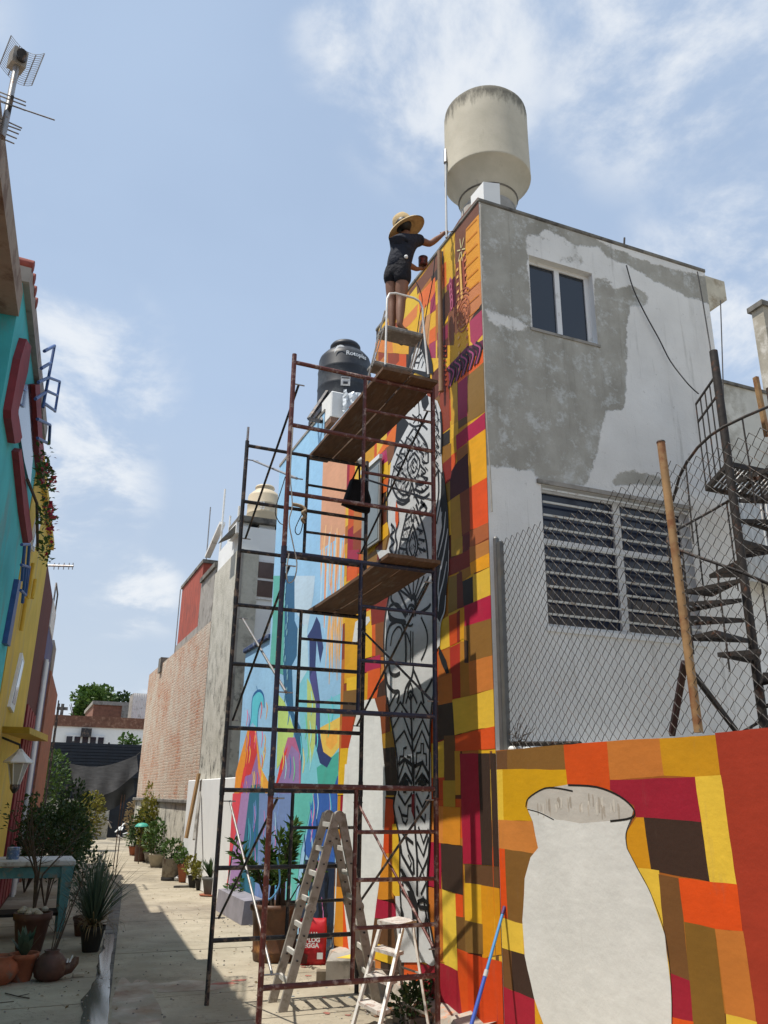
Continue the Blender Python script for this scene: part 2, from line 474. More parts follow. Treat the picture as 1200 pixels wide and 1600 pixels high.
# ================================================================ PAINTED CORNER BUILDING
WX = 3.9; FY = 6.64; TOP = 8.30
bld = thing('corner_building', 'tall corner building with patchwork mural side and patchy grey plaster front', 'building', (WX, FY, 0))
m_wallplain = mat('bare_plaster_wall', (.40, .39, .36), .9, .15, 2, .4, 30, dirt=((.2, .19, .17), .3, 1.5))
b = MB()
b.box((WX + .005, FY + .13, 0), (7.18, 9.65, TOP - .02)); b.box((WX + .005, 9.652, 0), (7.18, 10.72, 7.55))
b.build('wall', m_wallplain, bld)
b = MB(); b.box((WX - .015, FY - .015, TOP - .02), (7.19, 9.66, TOP + .035), bevel=.012)
b.build('roof_edge', m_conc_dark, bld)

# front face: bare plaster where the white paint has gone, windows cut out
BARE = (((3.919, 8.293), (4.558, 8.35), (4.809, 8.195), (4.48, 8.014), (4.497, 7.776), (4.526, 7.754), (4.514, 6.817), (5.383, 6.809), (5.414, 7.708), (5.746, 7.647), (6.02, 7.755), (6.195, 7.677), (6.14, 7.491), (5.924, 7.479), (5.848, 7.215), (5.757, 6.43), (5.687, 6.049), (5.43, 5.983), (5.303, 5.569), (5.187, 5.236), (5.085, 5.038), (4.527, 4.975), (4.452, 5.086), (4.373, 5.11), (4.082, 5.11), (3.861, 5.047)),
        ((3.948, 8.309), (4.558, 8.35), (5.1, 8.351), (5.67, 8.225), (6.337, 8.166), (7.05, 8.208), (7.452, 8.188), (7.413, 7.944), (7.211, 7.824), (6.853, 7.825), (6.579, 7.878), (6.243, 7.945), (5.982, 8.03), (5.655, 8.061), (5.536, 8.184), (5.239, 8.093), (4.809, 8.195)),
        ((5.443, 5.175), (5.696, 5.322), (6.124, 5.314), (6.142, 5.208), (5.436, 5.094)))
WHITE = (((3.919, 6.915), (4.099, 6.907), (4.491, 6.825), (4.342, 6.69), (3.954, 6.73)), ((4.482, 8.045), (4.866, 8.135), (5.237, 8.061), (5.378, 7.853), (5.758, 7.775), (5.746, 7.647), (5.414, 7.708), (5.374, 7.805), (4.526, 7.754), (4.497, 7.776)))
WIN_A = (4.53, 5.40, 6.81, 7.76)     # x0, x1, z0, z1 upper sliding window
WIN_B = (4.53, 6.45, 3.50, 4.97)     # large barred window
def inside(p, poly):
    x, y = p; r = False; n = len(poly); j = n - 1
    for i in range(n):
        xi, yi = poly[i]; xj, yj = poly[j]
        if (yi > y) != (yj > y) and x < (xj - xi) * (y - yi) / (yj - yi) + xi: r = not r
        j = i
    return r
def facade_grid():
    st = .03
    xs = sorted(set([round(WX + i * st, 4) for i in range(int((7.18 - WX) / st) + 1)] + [7.18, WIN_A[0], WIN_A[1], WIN_B[0], WIN_B[1]]))
    zs = sorted(set([round(1.9 + i * st, 4) for i in range(int((TOP - 1.9) / st) + 1)] + [TOP, WIN_A[2], WIN_A[3], WIN_B[2], WIN_B[3]]))
    nx, nz = len(xs), len(zs)
    val = [[0.0] * nx for _ in range(nz)]
    for j, z in enumerate(zs):
        for i, x in enumerate(xs):
            v = 1.0 if any(inside((x, z), q) for q in BARE) else 0.0
            if any(inside((x, z), q) for q in WHITE): v = .25
            val[j][i] = v
    for _ in range(3):
        val = [[(val[j][max(i-1,0)] + val[j][i] * 2 + val[j][min(i+1,nx-1)] + val[max(j-1,0)][i] + val[min(j+1,nz-1)][i]) / 6 for i in range(nx)] for j in range(nz)]
    vs = [(x, FY, z) for z in zs for x in xs]
    fs = []
    for j in range(nz - 1):
        for i in range(nx - 1):
            cx, cz = (xs[i] + xs[i+1]) / 2, (zs[j] + zs[j+1]) / 2
            if any(w[0] < cx < w[1] and w[2] < cz < w[3] for w in (WIN_A, WIN_B)): continue
            fs.append((j*nx+i, j*nx+i+1, (j+1)*nx+i+1, (j+1)*nx+i))
    me = bpy.data.meshes.new('front_plaster'); me.from_pydata(vs, [], fs)
    at = me.attributes.new('bare', 'FLOAT', 'POINT')
    at.data.foreach_set('value', [v for row in val for v in row])
    me.update()
    return me
def facade_mat():
    t = NT('patchy_plaster_paint')
    at = t.n.new('ShaderNodeAttribute'); at.attribute_name = 'bare'
    f = at.outputs['Fac']
    f = t.math('ADD', f, t.rng(t.noise(4.5, 10, .75), .3, .7, -.42, .42))
    f = t.math('ADD', f, t.rng(t.noise(30, 5, .65), .3, .7, -.12, .12))
    f = t.rng(f, .38, .62)
    grey = t.mix(t.rng(t.noise(2.4, 8, .65), .3, .7), (.31, .295, .255), (.46, .445, .395))
    grey = t.mix(t.rng(t.noise(.9, 4, .6, stretch=(2.2, 2, .5)), .45, .7, 0, .5), grey, (.20, .19, .155))
    chips = t.rng(t.noise(5, 10, .8), .52, .62, 0, .85)
    grey = t.mix(chips, grey, (.55, .56, .54))
    wh = t.mix(t.rng(t.noise(1.2, 6, .6), .3, .7), (.66, .65, .62), (.80, .79, .755))
    wh = t.mix(t.rng(t.noise(13, 9, .82), .61, .68, 0, .7), wh, (.33, .31, .27))
    wh = t.mix(t.rng(t.noise(2.0, 6, .6, stretch=(3, 3, .35)), .60, .75, 0, .4), wh, (.42, .41, .37))
    c = t.mix(f, wh, grey)
    c = t.mix(t.rng(t.noise(3.2, 7, .7, stretch=(2.5, 2.5, .16)), .58, .72, 0, .38), c, (.17, .16, .13))
    t.set(Base_Color=c, Roughness=.9, Specular_IOR_Level=.2)
    h = t.math('ADD', t.math('MULTIPLY', f, -1.2), t.math('ADD', t.noise(45, 5, .7), t.math('MULTIPLY', t.noise(8, 6, .65), 1.5)))
    t.bump(h, .55, .008)
    return t.m
fo = bpy.data.objects.new('front_plaster', facade_grid()); COL.objects.link(fo); fo.data.materials.append(facade_mat()); adopt(fo, bld)
b = MB()      # window reveals and the end faces of the plaster skin
for (x0, x1, z0, z1) in (WIN_A, WIN_B):
    y0, y1 = FY, FY + .128
    b.add([(x0,y0,z0),(x0,y1,z0),(x0,y1,z1),(x0,y0,z1)], [(0,1,2,3)])
    b.add([(x1,y0,z0),(x1,y0,z1),(x1,y1,z1),(x1,y1,z0)], [(0,1,2,3)])
    b.add([(x0,y0,z0),(x1,y0,z0),(x1,y1,z0),(x0,y1,z0)], [(0,1,2,3)])
    b.add([(x0,y0,z1),(x0,y1,z1),(x1,y1,z1),(x1,y0,z1)], [(0,1,2,3)])
b.add([(7.18,FY,0),(7.18,FY+.14,0),(7.18,FY+.14,TOP),(7.18,FY,TOP)], [(0,1,2,3)])
b.add([(WX,FY,0),(7.18,FY,0),(7.18,FY,1.9),(WX,FY,1.9)], [(0,1,2,3)])
b.build('window_reveal', m_white2, bld)
# projecting concrete beam end under the roof at the far corner
b = MB(); b.prism([(7.18, FY + .02, 8.26), (7.52, FY + .02, 8.26), (7.52, FY + .02, 7.98), (7.18, FY + .02, 7.74)], (0, .5, 0))
b.build('beam_end', mat('cream_stained_concrete', (.52, .48, .38), .9, .2, 4, .4, 40, dirt=((.3, .24, .16), .35, 3)), bld)
# upper window
m_frame = mat('white_window_frame', (.70, .70, .69), .5, .05, 6, .1, 40, dirt=((.45, .43, .4), .15, 8))
x0, x1, z0, z1 = WIN_A; yy = FY + .085
win = MB()
win.box((x0, yy, z1 - .045), (x1, yy + .04, z1)); win.box((x0, yy, z0), (x1, yy + .04, z0 + .04))
win.box((x0, yy + .001, z0 + .04), (x0 + .035, yy + .039, z1 - .045)); win.box((x1 - .06, yy + .001, z0 + .04), (x1, yy + .039, z1 - .045))
win.box((4.92, yy - .008, z0 + .04), (4.985, yy + .037, z1 - .045))
wo = win.build('window', m_frame, bld)
for (a_, c_) in ((x0 + .035, 4.92), (4.985, x1 - .06)):
    p = MB(); p.box((a_, yy + .015, z0 + .04), (c_, yy + .021, z1 - .045)); p.build('pane', m_glass, wo)
b = MB(); b.box((x0 - .03, FY - .012, z0 - .035), (x1 + .03, FY + .1, z0 - .002)); b.build('sill', m_conc, wo)
# lower window with louvres behind horizontal bars
x0, x1, z0, z1 = WIN_B; xm = 5.52; zm = 4.39
win = MB()
win.box((x0, yy, z1 - .05), (x1, yy + .04, z1)); win.box((x0, yy, z0), (x1, yy + .04, z0 + .045))
win.box((x0, yy + .001, z0 + .045), (x0 + .03, yy + .039, z1 - .05)); win.box((x1 - .06, yy + .001, z0 + .045), (x1, yy + .039, z1 - .05))
win.box((xm - .045, yy - .01, z0 + .045), (xm + .045, yy + .038, z1 - .05))
win.box((x0 + .03, yy - .004, zm - .03), (xm - .045, yy + .036, zm + .03)); win.box((xm + .045, yy - .004, zm - .03), (x1 - .06, yy + .036, zm + .03))
wo = win.build('window', m_frame, bld)
for (a_, c_) in ((x0 + .03, xm - .045), (xm + .045, x1 - .06)):
    for (d_, e_) in ((z0 + .045, zm - .03), (zm + .03, z1 - .05)):
        k = max(2, round((e_ - d_) / .115)); h = (e_ - d_) / k
        for i in range(k):
            p = MB(); p.add([(a_, yy + .030, d_ + i*h), (c_, yy + .030, d_ + i*h), (c_, yy + .012, d_ + (i+1)*h - .006), (a_, yy + .012, d_ + (i+1)*h - .006),
                             (a_, yy + .034, d_ + i*h), (c_, yy + .034, d_ + i*h), (c_, yy + .016, d_ + (i+1)*h - .006), (a_, yy + .016, d_ + (i+1)*h - .006)],
                            [(0,1,2,3),(7,6,5,4),(0,4,5,1),(3,2,6,7),(0,3,7,4),(1,5,6,2)])
            p.build('louvre_pane', m_glass_blue, wo)
m_bar = mat('cream_painted_bar', (.56, .55, .50), .5, .12, 12, .15, 40, dirt=((.25, .17, .1), .2, 14))
for z in (3.62, 3.75, 3.90, 4.04, 4.19, 4.33, 4.50, 4.64, 4.78, 4.92):
    p = MB(); p.bar((x0 + .005, FY - .006, z), (x1 - .005, FY - .006, z), .012, .022); p.build('window_bar', m_bar, wo)
b = MB(); b.box((x0 - .05, FY - .02, z1 + .003), (x1 + .05, FY + .08, z1 + .05)); b.build('lintel', m_conc, wo)
b = MB(); b.box((x0 - .02, FY - .016, z0 - .05), (x1 + .06, FY + .1, z0 - .003)); b.build('sill', m_white, wo)
# low plinth ledge of the front, seen over the painted wall
b = MB(); b.box((3.97, FY - .16, 2.1), (7.1, FY - .004, 2.36), bevel=.02); b.build('plinth', m_white, bld)

# ================================================================ OTHER HOUSES ON THE MURAL SIDE
blue = thing('blue_mural_building', 'building with pale blue dreamlike mural behind the scaffold', 'building', (WX, 10.75, 0))
b = MB(); b.box((WX + .005, 11.9, 0), (8.5, 14.58, 8.0)); b.box((WX + .005, 10.725, 0), (8.5, 11.898, 7.55)); b.build('wall', m_wallplain, blue)
b = MB(); b.box((WX + .005, 14.585, 0), (8.0, 16.38, 4.62)); b.build('lower_wall', m_wallplain, blue)
b = MB(); b.box((WX - .05, 14.56, 4.62), (4.3, 16.42, 4.72), bevel=.02)
b.build('wall_coping', mat('navy_painted_coping', (.035, .06, .14), .7, .3, 6, .3, 40, dirt=((.4, .45, .5), .2, 8)), blue)
b = MB(); b.box((WX - .012, 11.89, 8.0), (8.5, 14.59, 8.05)); b.build('roof_edge', m_conc, blue)

ww = thing('white_boundary_wall', 'low plain white wall behind the row of potted plants', 'wall', (3.95, 19, 0))
b = MB(); b.box((WX + .01, 16.40, 0), (4.08, 21.55, 2.25), bevel=.015); b.build('wall', m_white2, ww)

far_w = thing('white_house', 'white house with small window under a beige water tank', 'house', (4.15, 18.7, 0))
b = MB(); b.box((4.15, 18.7, 0), (9.5, 21.25, 8.05)); b.build('wall', m_white2, far_w)
def weathered_mat():
    t = NT('mould_streaked_render')
    c = t.mix(t.rng(t.noise(2.5, 8, .65), .3, .7), (.44, .42, .35), (.60, .575, .50))
    f = t.rng(t.noise(2.6, 10, .78, stretch=(1, 1.3, .8)), .50, .62)
    z = t.n.new('ShaderNodeSeparateXYZ'); t.l.new(t.co, z.inputs[0])
    low = t.rng(z.outputs['Z'], 7.2, 3.0, .15, .95)
    c = t.mix(t.math('MULTIPLY', f, low), c, (.07, .068, .062))
    t.set(Base_Color=c, Roughness=.95, Specular_IOR_Level=.15)
    t.bump(t.noise(22, 7, .7), .7, .02)
    return t.m
m_weather = weathered_mat()
b = MB(); b.box((4.10, 18.62, 0), (4.6, 21.25, 7.45)); b.build('side_render', m_weather, far_w)
b = MB(); b.box((4.105, 18.60, 0), (4.22, 18.63, 7.45)); b.build('corner_strip', m_conc, far_w)
wp = (4.843, 18.7, 6.775)
b = MB(); b.box((wp[0] - .36, 18.66, wp[2] - .48), (wp[0] + .36, 18.695, wp[2] + .48)); wo = b.build('window', m_frame, far_w)
for s_ in (-1, 1):
    p = MB(); p.box((wp[0] - .28, 18.645, wp[2] + (.03 if s_ > 0 else -.42)), (wp[0] + .28, 18.658, wp[2] + (.42 if s_ > 0 else -.03)))
    p.build('pane', mat('brown_curtained_glass', (.10, .065, .055), .25, .2, 4, 0), wo)

# long brick house
def brick_wall_mat():
    t = NT('old_brick_courses')
    br = t.n.new('ShaderNodeTexBrick')
    mp = t.n.new('ShaderNodeMapping'); mp.inputs['Rotation'].default_value = (math.pi / 2, 0, math.pi / 2)
    sx = t.n.new('ShaderNodeSeparateXYZ'); t.l.new(t.co, sx.inputs[0])
    cx = t.n.new('ShaderNodeCombineXYZ'); t.l.new(sx.outputs['Y'], cx.inputs[0]); t.l.new(sx.outputs['Z'], cx.inputs[1])
    br.inputs['Scale'].default_value = 1.0; br.inputs['Brick Width'].default_value = .26; br.inputs['Row Height'].default_value = .085
    br.inputs['Mortar Size'].default_value = .012; br.inputs['Mortar Smooth'].default_value = .6
    br.inputs['Color1'].default_value = (.44, .19, .11, 1); br.inputs['Color2'].default_value = (.54, .35, .24, 1); br.inputs['Mortar'].default_value = (.50, .43, .36, 1)
    wob = t.n.new('ShaderNodeVectorMath'); wob.operation = 'ADD'
    nz = t.n.new('ShaderNodeTexNoise'); nz.inputs['Scale'].default_value = 6; t.l.new(cx.outputs[0], nz.inputs['Vector'])
    sc = t.n.new('ShaderNodeVectorMath'); sc.operation = 'SCALE'; sc.inputs['Scale'].default_value = .09; t.l.new(nz.outputs['Color'], sc.inputs[0])
    t.l.new(cx.outputs[0], wob.inputs[0]); t.l.new(sc.outputs[0], wob.inputs[1]); t.l.new(wob.outputs[0], br.inputs['Vector'])
    c = br.outputs['Color']
    c = t.mix(t.rng(t.noise(1.1, 8, .7), .36, .60, 0, .9), c, (.56, .50, .41))
    c = t.mix(t.rng(t.noise(3.2, 8, .72), .57, .68, 0, .7), c, (.46, .22, .12))
    c = t.mix(t.rng(t.noise(2.2, 7, .7, stretch=(1, 1.6, .5)), .6, .72, 0, .6), c, (.24, .21, .18))
    t.set(Base_Color=c, Roughness=.95, Specular_IOR_Level=.15)
    t.bump(t.math('ADD', t.math('MULTIPLY', br.outputs['Fac'], -1.5), t.noise(30, 6, .7)), .8, .025)
    return t.m
m_brickwall = brick_wall_mat()
brick = thing('brick_house', 'long old brick house with a raised red painted storey', 'house', (4.1, 27, 0))
b = MB(); b.box((4.10, 21.3, 1.78), (9, 32.6, 6.2)); b.build('wall', m_brickwall, brick)
b = MB(); b.box((4.06, 21.56, 0), (9, 32.4, 1.70)); b.build('base_wall', m_weather, brick)
b = MB(); b.box((3.98, 21.5, 1.70), (9, 32.7, 1.80), bevel=.02); b.build('ledge', m_conc_dark, brick)
b = MB(); b.box((4.12, 21.28, 6.2), (9, 23.3, 7.65)); b.box((4.115, 23.302, 6.2), (9, 26.9, 6.42)); b.build('upper_wall', m_conc, brick)
m_redwall = mat('brick_red_limewash', (.34, .075, .05), .9, .2, 3, .5, 30, dirt=((.22, .06, .045), .35, 4, (1, 1, .4)), stretch=(1, 2, .5))
b = MB(); b.box((4.14, 23.32, 6.42), (9, 26.8, 8.28)); b.build('red_storey', m_redwall, brick)
b = MB(); b.box((4.10, 23.25, 8.28), (9, 26.9, 8.38)); b.build('roof_edge', m_conc_dark, brick)
b = MB(); b.box((4.06, 21.25, 7.65), (9, 23.24, 7.78)); b.build('step_roof', m_conc_dark, brick)
b = MB(); b.box((4.02, 29.3, 5.9), (4.4, 29.8, 6.4)); b.build('gutter_box', m_conc_dark, brick)
for (x, y, z0, z1) in ((4.5, 29.5, 6.2, 8.9), (4.4, 24.4, 8.3, 10.4)):
    p = MB(); p.tube([(x, y, z0), (x, y + .05, z1)], .02, 6); p.build('mast', m_grey_metal, brick)

# white railing and awning frame on top of the streaked house
rail = thing('roof_railing', 'thin white metal roof railing above the streaked wall', 'railing', (4.2, 21.2, 7.5))
for i, (y, h) in enumerate(((19.6, .75), (20.6, .8), (21.6, 1.9))):
    p = MB(); p.tube([(4.25, y, 7.4), (4.25, y, 7.4 + h + .7)], .03, 6); p.build('post', m_white, rail)
for z in (7.75, 8.05, 8.35):
    p = MB(); p.tube([(4.25, 18.9, z), (4.25, 21.7, z + .1)], .014, 6); p.build('bar', m_white, rail)
p = MB(); p.bar((4.25, 21.6, 9.0), (4.25, 23.4, 8.5), .16, .08); p.build('awning_beam', m_white, rail)


# ================================================================ MURAL PAINT
m_paint = paint_mat('mural_paint')
def pc(h, k=1.08):
    return tuple(min(.86, max(.004, x * k)) for x in hx(h))
class Paint:
    """flat paint on a wall: polygons and brush strokes in wall coordinates, later ones on top"""
    def __init__(s, to3, step=.00004): s.mb = MB(); s.to3 = to3; s.k = 0; s.step = step; s.snap = False; s.rag = False; s.rnd = random.Random(91)
    def poly(s, pts, col, k=1.08):
        if s.rag and len(pts) < 40 and k != 0:
            out = []; n_ = len(pts)
            for i in range(n_):
                (a0, z0_), (a1, z1_) = pts[i], pts[(i + 1) % n_]; L_ = math.hypot(a1 - a0, z1_ - z0_)
                out.append((a0, z0_)); m_ = min(14, int(L_ / .09)); nx_, nz_ = (-(z1_ - z0_) / (L_ or 1), (a1 - a0) / (L_ or 1)); w0 = 0.0
                for j in range(1, m_):
                    w0 = w0 * .6 + s.rnd.uniform(-.0035, .0035); t_ = j / m_
                    out.append((a0 + (a1 - a0) * t_ + nx_ * w0, z0_ + (z1_ - z0_) * t_ + nz_ * w0))
            pts = out
        pts = [(FY if (a < FY + .10 and s.snap) else a, z) for a, z in pts]
        s.k += 1; h = .002 + s.k * s.step
        s.mb.poly([s.to3(a, z, h) for a, z in pts], pc(col, k))
    def stroke(s, pts, w, col='#141414', k=1.2, closed=False, taper=False, sharp=False):
        s.k += 1; h = .002 + s.k * s.step
        P = [Vector((a, z)) for a, z in pts]
        if len(P) > 2 and not sharp:      # smooth the line
            Q = []
            n = len(P)
            for i in range(n if closed else n - 1):
                p0 = P[(i - 1) % n] if (closed or i > 0) else P[0]; p1 = P[i]; p2 = P[(i + 1) % n]; p3 = P[(i + 2) % n] if (closed or i + 2 < n) else P[-1]
                for t in (0, .25, .5, .75):
                    Q.append(.5 * ((2*p1) + (p2-p0)*t + (2*p0-5*p1+4*p2-p3)*t*t + (3*p1-p0-3*p2+p3)*t**3))
            if not closed: Q.append(P[-1])
            P = Q
        n = len(P); L = []; R_ = []
        for i, p in enumerate(P):
            d = (P[(i + 1) % n] - P[i - 1]) if closed else (P[min(i + 1, n - 1)] - P[max(i - 1, 0)])
            d = d.normalized() if d.length > 1e-9 else Vector((1, 0))
            ww_ = w * .5 * ((.35 + .65 * math.sin(math.pi * min(.97, max(.03, i / (n - 1))))) if taper else 1)
            nn = Vector((-d.y, d.x)) * ww_
            L.append(p + nn); R_.append(p - nn)
        vs = [s.to3(q.x, q.y, h) for q in L] + [s.to3(q.x, q.y, h) for q in R_]
        m = n if closed else n - 1
        s.mb.add(vs, [(i, (i + 1) % n, n + (i + 1) % n, n + i) for i in range(m)], pc(col, k))
    def ell(s, c, rx, ry, col, n=24, rot=0.0, k=1.08):
        s.poly([(c[0] + rx*math.cos(a)*math.cos(rot) - ry*math.sin(a)*math.sin(rot), c[1] + rx*math.cos(a)*math.sin(rot) + ry*math.sin(a)*math.cos(rot)) for a in (2*math.pi*i/n for i in range(n))], col, k)
def wall3(y, z, h): return (WX - h, y, z)
P1 = Paint(wall3); P1.snap = True
